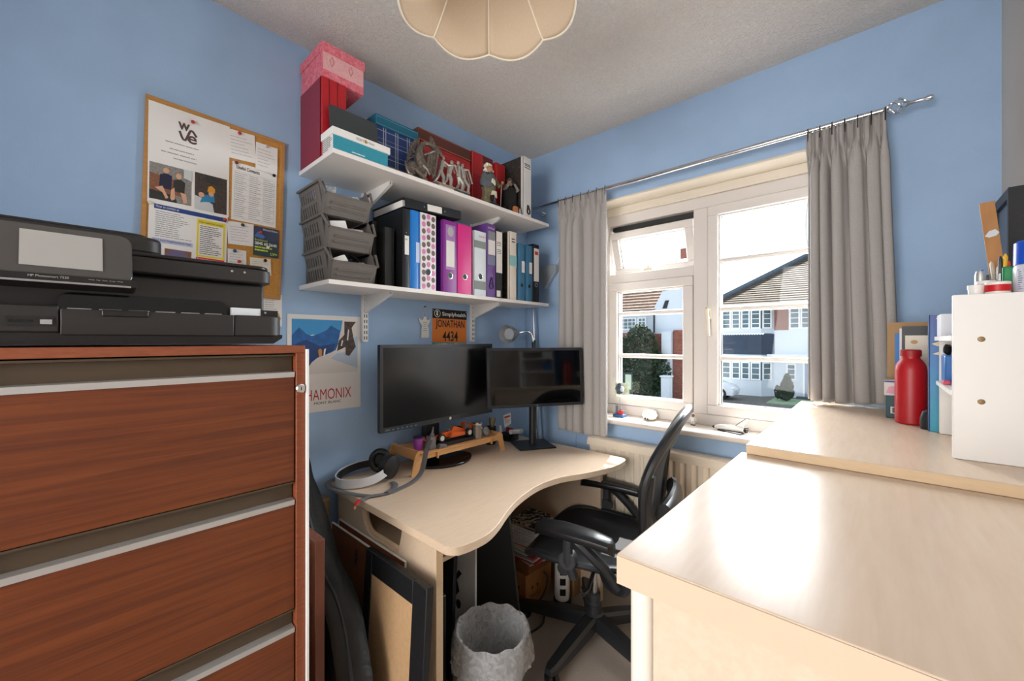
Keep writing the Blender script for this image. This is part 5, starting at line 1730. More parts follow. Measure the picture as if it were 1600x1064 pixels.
mb = MB().lathe([(0.008, Z), (0.009, Z + 0.004), (0.006, Z + 0.010), (0.007, Z + 0.018), (0.004, Z + 0.022), (0.006, Z + 0.027), (0.002, Z + 0.032)], (0.280, 1.575, 0), 12)
single('tiny_ornament', mb, M_ALU, 'tiny silver ornament at the front edge of the upper shelf by the lever arch file', 'ornament', (0.280, 1.575, Z))
# ================================================================== wall ornament and race bib
M_ANG = mat('white_ceramic', '#e4e2dc', 0.45)
root = thing('angel_ornament', 'small white ceramic angel plaque hanging by thread on the wall', 'ornament', (0, 1.182, 1.295))
F = Frame((0.004, 1.182, 1.295), (0, 1, 0), (0, 0, 1))
mb = MB()
F.poly(mb, [(-0.022, 0.002), (-0.014, 0), (0.016, 0.0), (0.026, 0.006), (0.022, 0.05), (0.016, 0.062), (0.028, 0.076), (0.034, 0.098), (0.018, 0.088), (0.010, 0.092), (0.009, 0.102), (0.0, 0.106), (-0.009, 0.102), (-0.010, 0.092), (-0.018, 0.088), (-0.034, 0.098), (-0.030, 0.078), (-0.016, 0.062), (-0.018, 0.045)], 0.0, 0.005)
an = part('plaque', mb, M_ANG, root, bevel=0.001)
mb = MB()
for k, b in enumerate((0.075, 0.065, 0.055, 0.045, 0.035)):
    F.rect(mb, -0.012 + 0.002 * (k % 2), 0.012 - 0.002 * (k % 3), b, b + 0.003, 0.0056)
part('lettering_lines', mb, M_GREYINK, an, flat=True)
mb = MB()
for s_ in (-1, 1):
    mb.tube([F.p(0.012 * s_, 0.098, 0.003), F.p(0.002, 0.15, 0.004)], 0.0008, 5)
part('thread', mb, M_PAPER2, root)
part('nail', MB().tube([(0.0, 1.184, 1.447), (0.012, 1.186, 1.450)], 0.0022, 6), M_BLACK, root)

f, t = sheet('race_bib', 'orange race bib with black name and number pinned above the monitor', 1.231, 1.262, 0.226, 0.181, -0.6, 0.001, mat('bib_orange', '#e07a1e', 0.6), cat='race bib')
mb = MB()
f.rect(mb, 0, 0.226, 0.134, 0.181, 0.0009)
bb = part('black_band', mb, M_INK, t, flat=True)
f.text('Simplyhealth', 0.060, 0.142, 0.158, 0.026, M_PAPER, bb, h=0.0013, bold=0.01)
mb = MB()
ring_pts = ell(0.030, 0.158, 0.018, 0.018, 24)
mb.tube([f.p(a, b, 0.0013) for a, b in ring_pts], 0.0016, 4, loop=True)
f.poly(mb, ell(0.029, 0.166, 0.006, 0.0055), 0.0014)
f.poly(mb, [(0.024, 0.159), (0.032, 0.161), (0.036, 0.150), (0.030, 0.146), (0.024, 0.150)], 0.0014)
part('logo_ring', mb, M_PAPER, bb, flat=True)
f.text('JONATHAN', 0.020, 0.078, 0.190, 0.050, M_INK, t, h=0.0012, bold=0.012)
f.text('4434', 0.064, 0.018, 0.100, 0.052, M_INK, t, h=0.0012, bold=0.014)
mb = MB()
f.rect(mb, 0, 0.226, -0.024, 0.011, 0.0009)
tb = part('teal_band', mb, mat('bib_teal', '#1f8ea6', 0.6), t, flat=True)
f.text('PORTSMOUTH', 0.022, -0.014, 0.150, 0.020, M_PAPER, tb, h=0.0013, bold=0.02)
mb = MB()
for a in (0.006, 0.220):
    mb.lathe([(0.002, 0.001), (0.002, 0.003)], tuple(f.p(a, 0.173, 0)), 8, 'x')
part('safety_pins', mb, M_ALU, t)

# ================================================================== desk
DZ = 0.720
desk = thing('corner_desk', 'birch laminate office desk with a wavy front edge', 'desk', (0.38, 1.25, 0))
crv = spline([(0.772, 0.70, 0), (0.800, 0.722, 0), (0.810, 0.775, 0), (0.806, 0.835, 0), (0.780, 0.905, 0), (0.742, 0.982, 0), (0.698, 1.094, 0), (0.668, 1.241, 0), (0.680, 1.371, 0), (0.722, 1.47, 0), (0.752, 1.56, 0), (0.775, 1.66, 0), (0.772, 1.74, 0), (0.762, 1.785, 0), (0.735, 1.803, 0)], 4)
outline = [(0.014, 0.703)] + [(p.x, p.y) for p in crv] + [(0.70, 1.806), (0.014, 1.806)]
tp = part('desk_top', MB().prism(outline, DZ - 0.025, DZ, 'z'), M_BIRCHD, desk, bevel=0.0015)
# left end panel with cable slot
pz = [(0.075, 0.0), (0.700, 0.0), (0.700, 0.694), (0.525, 0.694)]
pz += [(0.520, 0.66), (0.505, 0.612), (0.500, 0.60), (0.345, 0.600)] + [(0.345 - 0.075 * math.sin(R(a)), 0.675 - 0.075 * math.cos(R(a))) for a in (15, 30, 45, 60, 75, 90)] + [(0.270, 0.694), (0.075, 0.694)]
part('end_panel', MB().prism(pz, 0.722, 0.747, 'y'), M_BIRCHD, desk, bevel=0.002)
part('slot_edging', MB().tube([(x, 0.734, z) for x, z in [(0.2715, 0.690), (0.2715, 0.675)] + [(0.345 - 0.0735 * math.sin(R(a)), 0.675 - 0.0735 * math.cos(R(a))) for a in (75, 60, 45, 30, 15, 0)] + [(0.500, 0.6015)]], 0.009, 6, flat=(1.35, 0.2)), M_EDGE, desk)
part('panel_edge', MB().box(0.700, 0.7025, 0.7225, 0.7465, 0.0, 0.694), M_EDGE, desk)
part('inner_tray', MB().box(0.10, 0.62, 0.748, 0.90, 0.575, 0.590), M_BIRCHD, desk)
part('tray_back', MB().box(0.10, 0.62, 0.895, 0.905, 0.590, 0.694), M_BIRCHD, desk)
part('right_end_panel', MB().box(0.04, 0.640, 1.766, 1.790, 0.0, 0.694), M_BIRCHD, desk, bevel=0.001)
part('modesty_panel', MB().box(0.040, 0.058, 0.747, 1.766, 0.30, 0.694), M_BIRCHD, desk)
root = thing('cable_post', 'beige round cable post standing at the back corner of the desk', 'cable post', (0.045, 0.668, 0))
part('lower_tube', MB().lathe([(0.031, 0), (0.031, 0.585)], (0.047, 0.668, 0), 20), mat('pale_tube', '#d8c7a8', 0.5), root)
part('upper_sleeve', MB().lathe([(0.0325, 0.585), (0.0325, 0.668), (0.028, 0.672)], (0.047, 0.668, 0), 20), mat('tan_tube', '#a78c66', 0.5), root)

# ------------------------------------------------------------------ monitors
M_BEZ = mat('monitor_bezel', '#202226', 0.42)
M_SCR = mat('monitor_screen', '#101112', 0.22, spec=0.55)
M_SCRG = mat('monitor_glass', '#060606', 0.06, spec=0.5)


def monitor(name, label, frm, w_, h_, bez, scr, botbez):
    """frm: Frame at lower left of the front face"""
    base = frm.p(w_ / 2, 0, 0)
    root = thing(name, label, 'monitor', (base.x, base.y, DZ))
    mb = MB()
    frm.poly(mb, rrect(0, w_, 0, h_, 0.004, 3), -0.022, -0.004)
    part('housing', mb, M_BEZ, root, bevel=0.002)
    mb = MB()
    for (a0, a1, b0, b1) in ((0, w_, 0, botbez), (0, w_, h_ - bez, h_), (0, bez, botbez, h_ - bez), (w_ - bez, w_, botbez, h_ - bez)):
        frm.rect(mb, a0, a1, b0, b1, -0.004, 0.0)
    part('bezel', mb, M_BEZ, root)
    mb = MB()
    frm.rect(mb, bez, w_ - bez, botbez, h_ - bez, -0.004, -0.0018)
    part('screen', mb, scr, root)
    mb = MB()
    frm.rect(mb, w_ * 0.25, w_ * 0.75, h_ * 0.2, h_ * 0.8, -0.05, -0.022)
    part('rear_cover', mb, M_BEZ, root, bevel=0.01)
    return root


fr = Frame((0.195, 0.836, 0.914), (-0.02, 0.645, 0), (0, 0, 1))
hp = monitor('monitor', 'large black monitor with logo standing behind the wooden riser', fr, 0.645, 0.352, 0.013, M_SCR, 0.020)
lg_ = MB()
fr.poly(lg_, ell(0.322 + 0.04, 0.010, 0.0065, 0.0065, 20), 0.0005)
lo = part('logo', lg_, M_PAPER, hp, flat=True)
fr.text('hp', 0.358, 0.0065, 0.008, 0.007, M_INK, lo, h=0.0006)
mb = MB()
for k in range(6):
    fr.rect(mb, 0.055 + k * 0.022, 0.063 + k * 0.022, 0.0065, 0.0105, 0.0003)
part('control_icons', mb, mat('icon_blue', '#5b86a8', 0.4), hp, flat=True)
fr.text('Z27n', 0.022, 0.007, 0.022, 0.006, M_GREYINK, hp, h=0.0004)
part('stand_column', MB().prism(rrect(0.055, 0.085, 1.125, 1.215, 0.01, 3), 0.732, 1.05, 'z'), M_BEZ, hp)
pb = [(0.15 + 0.095 * math.cos(a) * (1 + 0.12 * math.cos(2 * a)), 1.195 + 0.145 * math.sin(a)) for a in [2 * math.pi * k / 32 for k in range(32)]]
part('stand_base', MB().prism(pb, DZ + 0.0005, DZ + 0.014, 'z'), M_BLACKG, hp, bevel=0.004)

L0, L1 = Vector((0.258, 1.365, 0.953)), Vector((0.520, 1.800, 0.953))
xd = (L1 - L0)
lw = xd.length
xd.normalize()
nrm = xd.cross(Vector((0, 0, 1)))
yd = (Vector((0, 0, 1)) - nrm * 0.06).normalized()
fr = Frame(L0, xd, yd)
lg = monitor('monitor', 'smaller black monitor on a square foot in the corner beside the curtain', fr, lw, 0.294, 0.014, M_SCRG, 0.014)
fr.text('LG', lw / 2 - 0.006, 0.0045, 0.012, 0.006, M_GREYINK, lg, h=0.0005)
cen = fr.p(lw / 2, 0.13, -0.07)
bc = Vector((0.272, 1.690, 0))
T = Matrix.Translation((bc.x, bc.y, 0)) @ Matrix.Rotation(math.atan2(xd.y, xd.x), 4, 'Z')
mb = MB()
mb.T = T
mb.prism(rrect(-0.10, 0.10, -0.095, 0.095, 0.006, 3), DZ + 0.0005, DZ + 0.007, 'z')
part('stand_foot', mb, M_BLACK, lg, bevel=0.001)
mb = MB()
mb.tube([(bc.x, bc.y, DZ + 0.007), (bc.x, bc.y, 1.08), tuple(cen)], 0.019, 12)
part('stand_column', mb, M_BLACK, lg)

# ------------------------------------------------------------------ wooden riser
M_PLY = mat('riser_plywood', '#d09a62', 0.5, vary=0.08, scale=40, stretch=(4, 1, 4))
rs_ = thing('desk_riser', 'plywood desk riser with splayed legs under the large monitor', 'riser', (0.14, 1.24, DZ))
z0 = DZ + 0.0005
bp = [(0.957, z0), (0.993, z0), (1.006, z0 + 0.050), (1.018, z0 + 0.060), (1.465, z0 + 0.060), (1.477, z0 + 0.050), (1.490, z0), (1.520, z0), (1.500, z0 + 0.085), (1.490, z0 + 0.098), (1.470, z0 + 0.098), (1.460, z0 + 0.088), (1.020, z0 + 0.088), (1.010, z0 + 0.098), (0.990, z0 + 0.098), (0.978, z0 + 0.085)]
for xx in (0.222, 0.030):
    part('side_board', MB().prism(bp, xx, xx + 0.006, 'x'), M_PLY, rs_)
part('tray', MB().box(0.036, 0.236, 1.000, 1.480, z0 + 0.082, z0 + 0.087), M_PLY, rs_)
for yy_ in (0.995, 1.478):
    part('end_board', MB().box(0.036, 0.222, yy_, yy_ + 0.006, z0 + 0.055, z0 + 0.098), M_PLY, rs_)
for yy_ in (1.085, 1.415):
    part('tab', MB().box(0.228, 0.236, yy_, yy_ + 0.007, z0 + 0.052, z0 + 0.082), M_PLY, rs_)
RZ = z0 + 0.0875
# things on the riser
root = thing('purple_tub', 'small purple sweet tub at the left end of the riser', 'tub', (0.16, 1.035, RZ))
part('tub_body', MB().lathe([(0.020, RZ), (0.022, RZ + 0.045), (0.021, RZ + 0.050)], (0.165, 1.035, 0), 18), mat('purple_plastic', '#9a3f9e', 0.3), root)
part('rim', MB().lathe([(0.023, RZ + 0.050), (0.023, RZ + 0.056), (0.015, RZ + 0.058)], (0.165, 1.035, 0), 18), mat('dark_purple', '#3a1a4c', 0.4), root)
root = thing('grey_holder', 'grey plastic cable holder beside the purple tub', 'holder', (0.19, 1.075, RZ))
part('cup', MB().prism([(1.060, RZ), (1.098, RZ), (1.092, RZ + 0.052), (1.066, RZ + 0.056)], 0.175, 0.212, 'x'), mat('grey_holder', '#6a6866', 0.5), root, bevel=0.003)
part('clip', MB().tube([(0.195, 1.075, RZ + 0.04), (0.20, 1.085, RZ + 0.075), (0.20, 1.088, RZ + 0.095)], [0.006, 0.005, 0.003], 6), mat('grey_holder'), root)
single('grey_connector', MB().prism([(1.100, RZ), (1.150, RZ), (1.140, RZ + 0.014), (1.108, RZ + 0.020)], 0.205, 0.228, 'x'), mat('grey_holder'), 'small grey connector lying at the front of the riser', 'connector', (0.215, 1.12, RZ), bevel=0.003)
# racing car model
M_ORA = mat('model_orange', '#e0611c', 0.35)
car = thing('model_race_car', 'orange and black brick-built racing car model on a black plate', 'model car', (0.165, 1.24, RZ))
part('display_plate', MB().prism(rrect(0.120, 0.216, 1.155, 1.318, 0.004, 2), RZ, RZ + 0.012, 'z'), M_BLACK, car)
cz = RZ + 0.012
part('floor_pan', MB().box(0.140, 0.190, 1.120, 1.310, cz + 0.004, cz + 0.008), M_BLACK, car)
mb = MB()
mb.prism([(1.125, cz + 0.008), (1.185, cz + 0.008), (1.185, cz + 0.024), (1.130, cz + 0.012)], 0.157, 0.173, 'x')
part('nose', mb, M_ORA, car, bevel=0.001)
part('side_pod', MB().prism([(1.205, cz + 0.008), (1.285, cz + 0.008), (1.285, cz + 0.020), (1.212, cz + 0.026)], 0.174, 0.194, 'x'), M_ORA, car, bevel=0.001)
part('side_pod', MB().prism([(1.205, cz + 0.008), (1.285, cz + 0.008), (1.285, cz + 0.020), (1.212, cz + 0.026)], 0.136, 0.156, 'x'), M_ORA, car, bevel=0.001)
part('engine_cover', MB().prism([(1.185, cz + 0.008), (1.300, cz + 0.008), (1.300, cz + 0.022), (1.245, cz + 0.042), (1.232, cz + 0.042), (1.225, cz + 0.028), (1.185, cz + 0.026)], 0.156, 0.174, 'x'), M_ORA, car, bevel=0.001)
part('cockpit', MB().tube([(0.158, 1.225, cz + 0.030), (0.160, 1.205, cz + 0.036), (0.165, 1.198, cz + 0.036), (0.170, 1.205, cz + 0.036), (0.172, 1.225, cz + 0.030)], 0.0022, 6).ball((0.165, 1.218, cz + 0.032), 0.007, 10, 6), mat('model_slate', '#4d5a66', 0.4), car)
part('front_wing', MB().box(0.128, 0.202, 1.112, 1.128, cz + 0.006, cz + 0.009).box(0.128, 0.131, 1.110, 1.130, cz + 0.004, cz + 0.016).box(0.199, 0.202, 1.110, 1.130, cz + 0.004, cz + 0.016), M_ORA, car)
part('rear_wing', MB().box(0.138, 0.192, 1.302, 1.316, cz + 0.042, cz + 0.045).box(0.138, 0.140, 1.298, 1.318, cz + 0.02, cz + 0.046).box(0.190, 0.192, 1.298, 1.318, cz + 0.02, cz + 0.046), M_ORA, car)
for wy in (1.158, 1.292):
    for wx in (0.126, 0.188):
        wh = part('wheel', MB().lathe([(0.013, wx), (0.0155, wx + 0.002), (0.0155, wx + 0.014), (0.013, wx + 0.016)], (0, wy, cz + 0.0155), 18, 'x'), M_BLACK, car)
        part('hub', MB().lathe([(0.009, wx + 0.0155), (0.009, wx + 0.0168)], (0, wy, cz + 0.0155), 14, 'x'), M_ALU, wh)
car.matrix_world = Matrix.Translation((0.152, 1.243, RZ)) @ Matrix.Diagonal((1.15, 1.24, 1.25, 1))
# clip-top jar and its lid disc
root = thing('storage_jar', 'small brushed steel jar with a clip top on the riser', 'jar', (0.200, 1.352, RZ))
part('jar_body', MB().lathe([(0.026, RZ), (0.026, RZ + 0.062), (0.023, RZ + 0.066)], (0.200, 1.352, 0), 22), mat('smoky_steel', '#8c857c', 0.25, metal=0.7), root)
part('jar_lid', MB().lathe([(0.027, RZ + 0.066), (0.028, RZ + 0.072), (0.022, RZ + 0.078), (0.004, RZ + 0.080)], (0.200, 1.352, 0), 22), M_CHROME, root)
part('wire_clip', MB().tube([(0.222, 1.338, RZ + 0.07), (0.231, 1.345, RZ + 0.06), (0.231, 1.36, RZ + 0.045), (0.226, 1.375, RZ + 0.035)], 0.0015, 6), M_CHROME, root)
mb = MB()
mb.T = Matrix.Translation((0.195, 1.415, RZ + 0.023)) @ Matrix.Rotation(R(-18), 4, 'Y')
mb.lathe([(0.021, -0.004), (0.023, 0.0), (0.021, 0.004), (0.010, 0.006)], (0, 0, 0), 22, 'x')
single('steel_lid', mb, mat('dull_steel', '#7c7a76', 0.35, metal=0.6), 'round grey metal lid leaning beside the steel jar', 'lid', (0.195, 1.415, RZ))


def penpot(label, x, y, z, r, h, m, pens, seed):
    root = thing('pen_pot', label, 'pen pot', (x, y, z))
    part('pot', MB().lathe([(r * 0.9, z), (r, z + h), (r * 0.88, z + h), (r * 0.8, z + 0.004)], (x, y, 0), 16), m, root)
    rnd = random.Random(seed)
    for c_, L in pens:
        a = rnd.uniform(0, 6.28)
        dx_, dy_ = math.cos(a) * r * 0.6, math.sin(a) * r * 0.6
        part('pen', MB().tube([(x - dx_ * 0.4, y - dy_ * 0.4, z + 0.006), (x + dx_ * 1.3, y + dy_ * 1.3, z + L * 0.95), (x + dx_ * 1.35, y + dy_ * 1.35, z + L)], [0.0035, 0.0038, 0.0015], 7), mat('pen_' + c_.lstrip('#'), c_, 0.4), root)
    return root


penpot('black pen pot with yellow pens behind the steel lid', 0.085, 1.560, DZ + 0.0005, 0.030, 0.095, M_BLACK, [('#d8a418', 0.150), ('#d8a418', 0.142), ('#8c8c8c', 0.155), ('#2c2c30', 0.145), ('#6d4a2a', 0.15)], 2)
root = thing('spray_bottle', 'small clear spray bottle with white pump beside the riser', 'bottle', (0.118, 1.590, DZ))
part('bottle_body', MB().lathe([(0.013, DZ + 0.0005), (0.014, DZ + 0.008), (0.014, DZ + 0.048), (0.007, DZ + 0.058), (0.007, DZ + 0.064)], (0.118, 1.600, 0), 16), mat('pale_blue_plastic', '#c3d2dc', 0.25), root)
part('pump', MB().lathe([(0.009, DZ + 0.064), (0.009, DZ + 0.080), (0.006, DZ + 0.084), (0.006, DZ + 0.098)], (0.118, 1.600, 0), 14), M_WHITE, root)
# clear tray with things
root = thing('desk_tidy', 'clear plastic desk tidy holding a small printed card', 'desk tidy', (0.10, 1.70, DZ))
mb = MB()
mb.box(0.055, 0.135, 1.655, 1.735, DZ + 0.0005, DZ + 0.003)
for b in ((0.055, 0.057, 1.655, 1.735), (0.133, 0.135, 1.655, 1.735), (0.057, 0.133, 1.655, 1.657), (0.057, 0.133, 1.733, 1.735)):
    mb.box(b[0], b[1], b[2], b[3], DZ + 0.003, DZ + 0.04)
part('tray', mb, M_CLEAR, root)
fr = Frame((0.100, 1.652, DZ + 0.075), (0.0, 1, 0.06), (-0.15, -0.06, 1))
mb = MB()
fr.poly(mb, [(0, 0), (0.058, 0.012), (0.066, 0.072), (0.006, 0.068)], 0.0, 0.0012)
cd = single('printed_card', mb, M_PAPER, 'small printed card with red heading standing in the desk tidy', 'card', (0.100, 1.68, DZ + 0.07))
mb = MB()
fr.rect(mb, 0.010, 0.056, 0.050, 0.060, 0.0016)
part('red_heading', mb, M_REDI, cd, flat=True)
mb = MB()
fr.lines(mb, 0.008, 0.056, 0.02, 0.046, 4, 0.0016, 0.4)
part('print', mb, M_GREYINK, cd, flat=True)
single('red_stapler', MB().prism([(1.690, DZ + 0.042), (1.728, DZ + 0.042), (1.732, DZ + 0.060), (1.700, DZ + 0.070)], 0.070, 0.098, 'x'), mat('dark_red_plastic', '#a3262a', 0.35), 'small red stapler in the clear desk tidy', 'stapler', (0.085, 1.71, DZ + 0.042), bevel=0.004)
mb = MB().tube([(0.128, 1.672, DZ + 0.052), (0.130, 1.735, DZ + 0.045)], [0.013, 0.013], 14)
gl = thing('glue_stick', 'white glue stick with pale green cap lying over the desk tidy', 'glue stick', (0.13, 1.70, DZ + 0.04))
part('tube_body', mb, mat('pale_pink_white', '#e8dfe0', 0.4), gl)
part('cap', MB().tube([(0.130, 1.735, DZ + 0.045), (0.131, 1.765, DZ + 0.042)], [0.0135, 0.0125], 14), mat('pale_green_plastic', '#b6cfa6', 0.4), gl)

# ------------------------------------------------------------------ headphones and lanyard
hpn = thing('headphones', 'white and black over-ear headphones lying at the left end of the desk', 'headphones', (0.13, 0.79, DZ))
path = spline([(0.070, 0.885, DZ + 0.048), (0.036, 0.830, DZ + 0.040), (0.036, 0.765, DZ + 0.030), (0.075, 0.715, DZ + 0.022), (0.130, 0.706, DZ + 0.018), (0.182, 0.742, DZ + 0.020), (0.208, 0.800, DZ + 0.028), (0.212, 0.850, DZ + 0.045), (0.196, 0.886, DZ + 0.058)], 6)


def ribbon(path, off, half, th):
    mb = MB()
    rings = []
    c = Vector((0.125, 0.80, 0))
    for i, p in enumerate(path):
        a, b = path[max(0, i - 1)], path[min(len(path) - 1, i + 1)]
        t_ = (b - a).normalized()
        n_ = t_.cross(Vector((0, 0, 1))).normalized()
        if (p - c).dot(n_) < 0:
            n_ = -n_
        lo_, hi_ = max(DZ + 0.001, p.z - half), p.z + half
        q = p + n_ * off
        rings.append([Vector((q.x, q.y, lo_)), Vector((q.x, q.y, hi_)), Vector((q.x - n_.x * th, q.y - n_.y * th, hi_)), Vector((q.x - n_.x * th, q.y - n_.y * th, lo_))])
    return mb.loft(rings)


part('headband', ribbon(path, 0.003, 0.017, 0.004), mat('headphone_white', '#dcdcde', 0.35), hpn)
part('band_padding', ribbon(path[2:-2], -0.002, 0.014, 0.006), M_BLACK, hpn)
for (cc, nx_) in (((0.086, 0.898, DZ + 0.056), Vector((0.72, -0.62, 0.12))), ((0.194, 0.876, DZ + 0.057), Vector((-0.93, -0.2, 0.12)))):
    nx_.normalize()
    u_ = nx_.cross(Vector((0, 0, 1))).normalized()
    v_ = nx_.cross(u_)
    c = Vector(cc)
    mb = MB()
    rings = []
    for (h_, r_) in ((-0.020, 0.028), (-0.015, 0.042), (0.002, 0.045)):
        rings.append([c + nx_ * h_ + u_ * (r_ * math.cos(a)) + v_ * (r_ * 1.12 * math.sin(a)) for a in [2 * math.pi * k / 24 for k in range(24)]])
    mb.loft(rings)
    ec = part('ear_cup', mb, M_BLACK, hpn)
    mb = MB()
    mb.tube([c + nx_ * 0.010 + u_ * (0.033 * math.cos(a)) + v_ * (0.037 * math.sin(a)) for a in [2 * math.pi * k / 24 for k in range(24)]], 0.0125, 8, loop=True)
    part('ear_pad', mb, mat('black_leather', '#1c1b1b', 0.5, bump=0.2, bscale=300), ec)
ln = thing('lanyard', 'grey lanyard strap with red end hanging over the left edge of the desk', 'lanyard', (0.28, 0.8, DZ))
mb = MB()
mb.tube(spline([(0.232, 1.050, RZ + 0.050), (0.244, 1.020, RZ + 0.012), (0.262, 0.985, DZ + 0.030), (0.284, 0.930, DZ + 0.006), (0.310, 0.850, DZ + 0.005), (0.318, 0.790, DZ + 0.005), (0.300, 0.735, DZ + 0.0055), (0.312, 0.690, DZ + 0.0050)], 6), 0.012, 8, flat=(1.0, 0.15))
mb.tube(spline([(0.305, 0.745, DZ + 0.004), (0.240, 0.712, DZ + 0.004), (0.165, 0.690, DZ + 0.004), (0.090, 0.682, DZ + 0.005), (0.045, 0.700, DZ + 0.006), (0.026, 0.745, DZ + 0.006)], 6), 0.012, 8, flat=(1.0, 0.15))
mb.tube(spline([(0.225, 0.870, DZ + 0.004), (0.262, 0.860, DZ + 0.006), (0.300, 0.830, DZ + 0.0075), (0.318, 0.790, DZ + 0.0075)], 6), 0.012, 8, flat=(1.0, 0.15))
part('strap', mb, mat('grey_strap', '#68676a', 0.7), ln)
part('red_end', MB().tube([(0.312, 0.692, DZ + 0.005), (0.3175, 0.678, DZ + 0.0045), (0.320, 0.6985 - 0.028, DZ - 0.002)], 0.0075, 8, flat=(1.0, 0.4)), mat('lanyard_red', '#d3221e', 0.5), ln)
part('clasp', MB().tube([(0.3205, 0.669, DZ - 0.004), (0.323, 0.666, DZ - 0.014)], 0.005, 8), mat('brass_clasp', '#b08a5a', 0.35, metal=0.6), ln)

# ------------------------------------------------------------------ floor-standing spot lamp behind the desk
lp = thing('spot_lamp', 'slim chrome lamp pole with grey spot shade in the corner behind the monitors', 'lamp', (0.21, 1.870, 0))
part('base', MB().lathe([(0.052, 0.0), (0.052, 0.014), (0.02, 0.022)], (0.21, 1.872, 0), 24), M_BLACK, lp)
part('pole', MB().tube([(0.21, 1.872, 0.015), (0.163, 1.875, 0.72), (0.112, 1.890, 1.476)], 0.0075, 10), M_CHROME, lp)
part('joint', MB().tube([(0.124, 1.884, 1.23), (0.122, 1.885, 1.285)], 0.012, 10), M_BLACK, lp)
part('gooseneck', MB().tube(spline([(0.124, 1.878, 1.275), (0.118, 1.870, 1.315), (0.108, 1.850, 1.335), (0.098, 1.81, 1.333), (0.090, 1.775, 1.325)], 6), 0.006, 8), M_CHROME, lp)
ax = (Vector((0.105, 1.655, 1.318)) - Vector((0.090, 1.775, 1.325))).normalized()
u_ = ax.cross(Vector((0, 0, 1))).normalized()
v_ = u_.cross(ax)
c0 = Vector((0.090, 1.780, 1.325))
mb = MB()
rings = []
for (h_, r_) in ((0.0, 0.010), (0.02, 0.016), (0.05, 0.033), (0.085, 0.047), (0.12, 0.052), (0.116, 0.049), (0.085, 0.043), (0.06, 0.02)):
    rings.append([c0 + ax * h_ + u_ * (r_ * math.cos(a)) + v_ * (r_ * math.sin(a)) for a in [2 * math.pi * k / 24 for k in range(24)]])
mb.loft(rings)
shd = part('shade', mb, mat('grey_shade', '#a7a9aa', 0.45), lp)
mb = MB()
rings = []
for (h_, r_) in ((0.058, 0.018), (0.088, 0.034), (0.093, 0.032), (0.089, 0.004)):
    rings.append([c0 + ax * h_ + u_ * (r_ * math.cos(a)) + v_ * (r_ * math.sin(a)) for a in [2 * math.pi * k / 20 for k in range(20)]])
mb.loft(rings)
part('reflector_bulb', mb, mat('bulb_face', '#dfe2e4', 0.15, metal=0.4), shd)
# ================================================================== mesh office chair
CH = Vector((0.742, 1.535, 0))
crot = 15.0
ch = thing('office_chair', 'black mesh-back office chair with padded arms drawn up to the desk', 'office chair', (CH.x, CH.y, 0), rz=crot)
# local frame: +x is the chair's back, -x its front, y across
M_CF = mat('chair_frame_black', '#26282b', 0.36)
M_CM = mat('chair_mesh_black', '#17171a', 0.75, bump=0.5, bscale=900)
M_CA = mat('arm_pad_black', '#131315', 0.32)
M_CG = mat('chair_dark_grey', '#303236', 0.5)


def cp_(name, mb, m, parent=ch, **k):
    return part(name, mb, m, parent, local=True, **k)


hub = MB().lathe([(0.042, 0.058), (0.046, 0.070), (0.042, 0.112), (0.034, 0.120), (0.030, 0.150)], (0, 0, 0), 20)
cp_('base_hub', hub, M_CF)
for a in (-160, -88, -16, 56, 128):
    ca, sa = math.cos(R(a - crot)), math.sin(R(a - crot))
    mb = MB()
    rings = []
    for (d, hw, zt_, zb_) in ((0.02, 0.030, 0.114, 0.062), (0.10, 0.031, 0.110, 0.060), (0.20, 0.029, 0.100, 0.058), (0.32, 0.024, 0.086, 0.056), (0.348, 0.015, 0.080, 0.058)):
        px, py = d * ca, d * sa
        nx_, ny_ = -sa, ca
        rings.append([(px + nx_ * hw * c_, py + ny_ * hw * c_, (zt_ if up else zb_) - (0.010 if abs(c_) == 1 and up else 0)) for (c_, up) in ((-1, 1), (-0.6, 1), (0.6, 1), (1, 1), (1, 0), (-1, 0))])
    # lift the middle top points for a rounded back
    mb.loft(rings)
    lg_ = cp_('base_leg', mb, M_CF)
    cx_, cy_ = 0.322 * ca, 0.322 * sa
    mb = MB()
    for s_ in (-1, 1):
        mb.T = Matrix.Translation((cx_, cy_, 0.0275)) @ Matrix.Rotation(R(a + 60 + 37 * (a % 5)), 4, 'Z')
        mb.lathe([(0.020, 0.004 * s_), (0.027, 0.007 * s_), (0.027, 0.019 * s_), (0.021, 0.023 * s_)], (0, 0, 0), 18, 'x')
    mb.T = None
    mb.tube([(cx_, cy_, 0.03), (cx_, cy_, 0.075)], 0.010, 10)
    cp_('caster', mb, M_BLACK, lg_)
cp_('gas_lift_sleeve', MB().lathe([(0.026, 0.13), (0.028, 0.155), (0.022, 0.16), (0.022, 0.185), (0.026, 0.188), (0.026, 0.196), (0.019, 0.20)], (0, 0, 0), 20), M_CG)
cp_('gas_lift', MB().tube([(0, 0, 0.19), (0, 0, 0.345)], 0.0145, 16), M_CHROME)
mech = MB()
mech.prism([(-0.10, 0.345), (-0.04, 0.318), (0.06, 0.318), (0.14, 0.350), (0.15, 0.385), (-0.10, 0.392)], -0.075, 0.075, 'y')
cp_('tilt_mechanism', mech, M_CG, bevel=0.012)
cp_('tilt_knob', MB().tube([(-0.09, -0.075, 0.345), (-0.09, -0.14, 0.345)], [0.022, 0.028], 16), M_CG)
cp_('lever', MB().tube([(0.02, -0.075, 0.335), (0.03, -0.20, 0.325), (0.02, -0.235, 0.325)], [0.008, 0.008, 0.011], 8), M_CF)


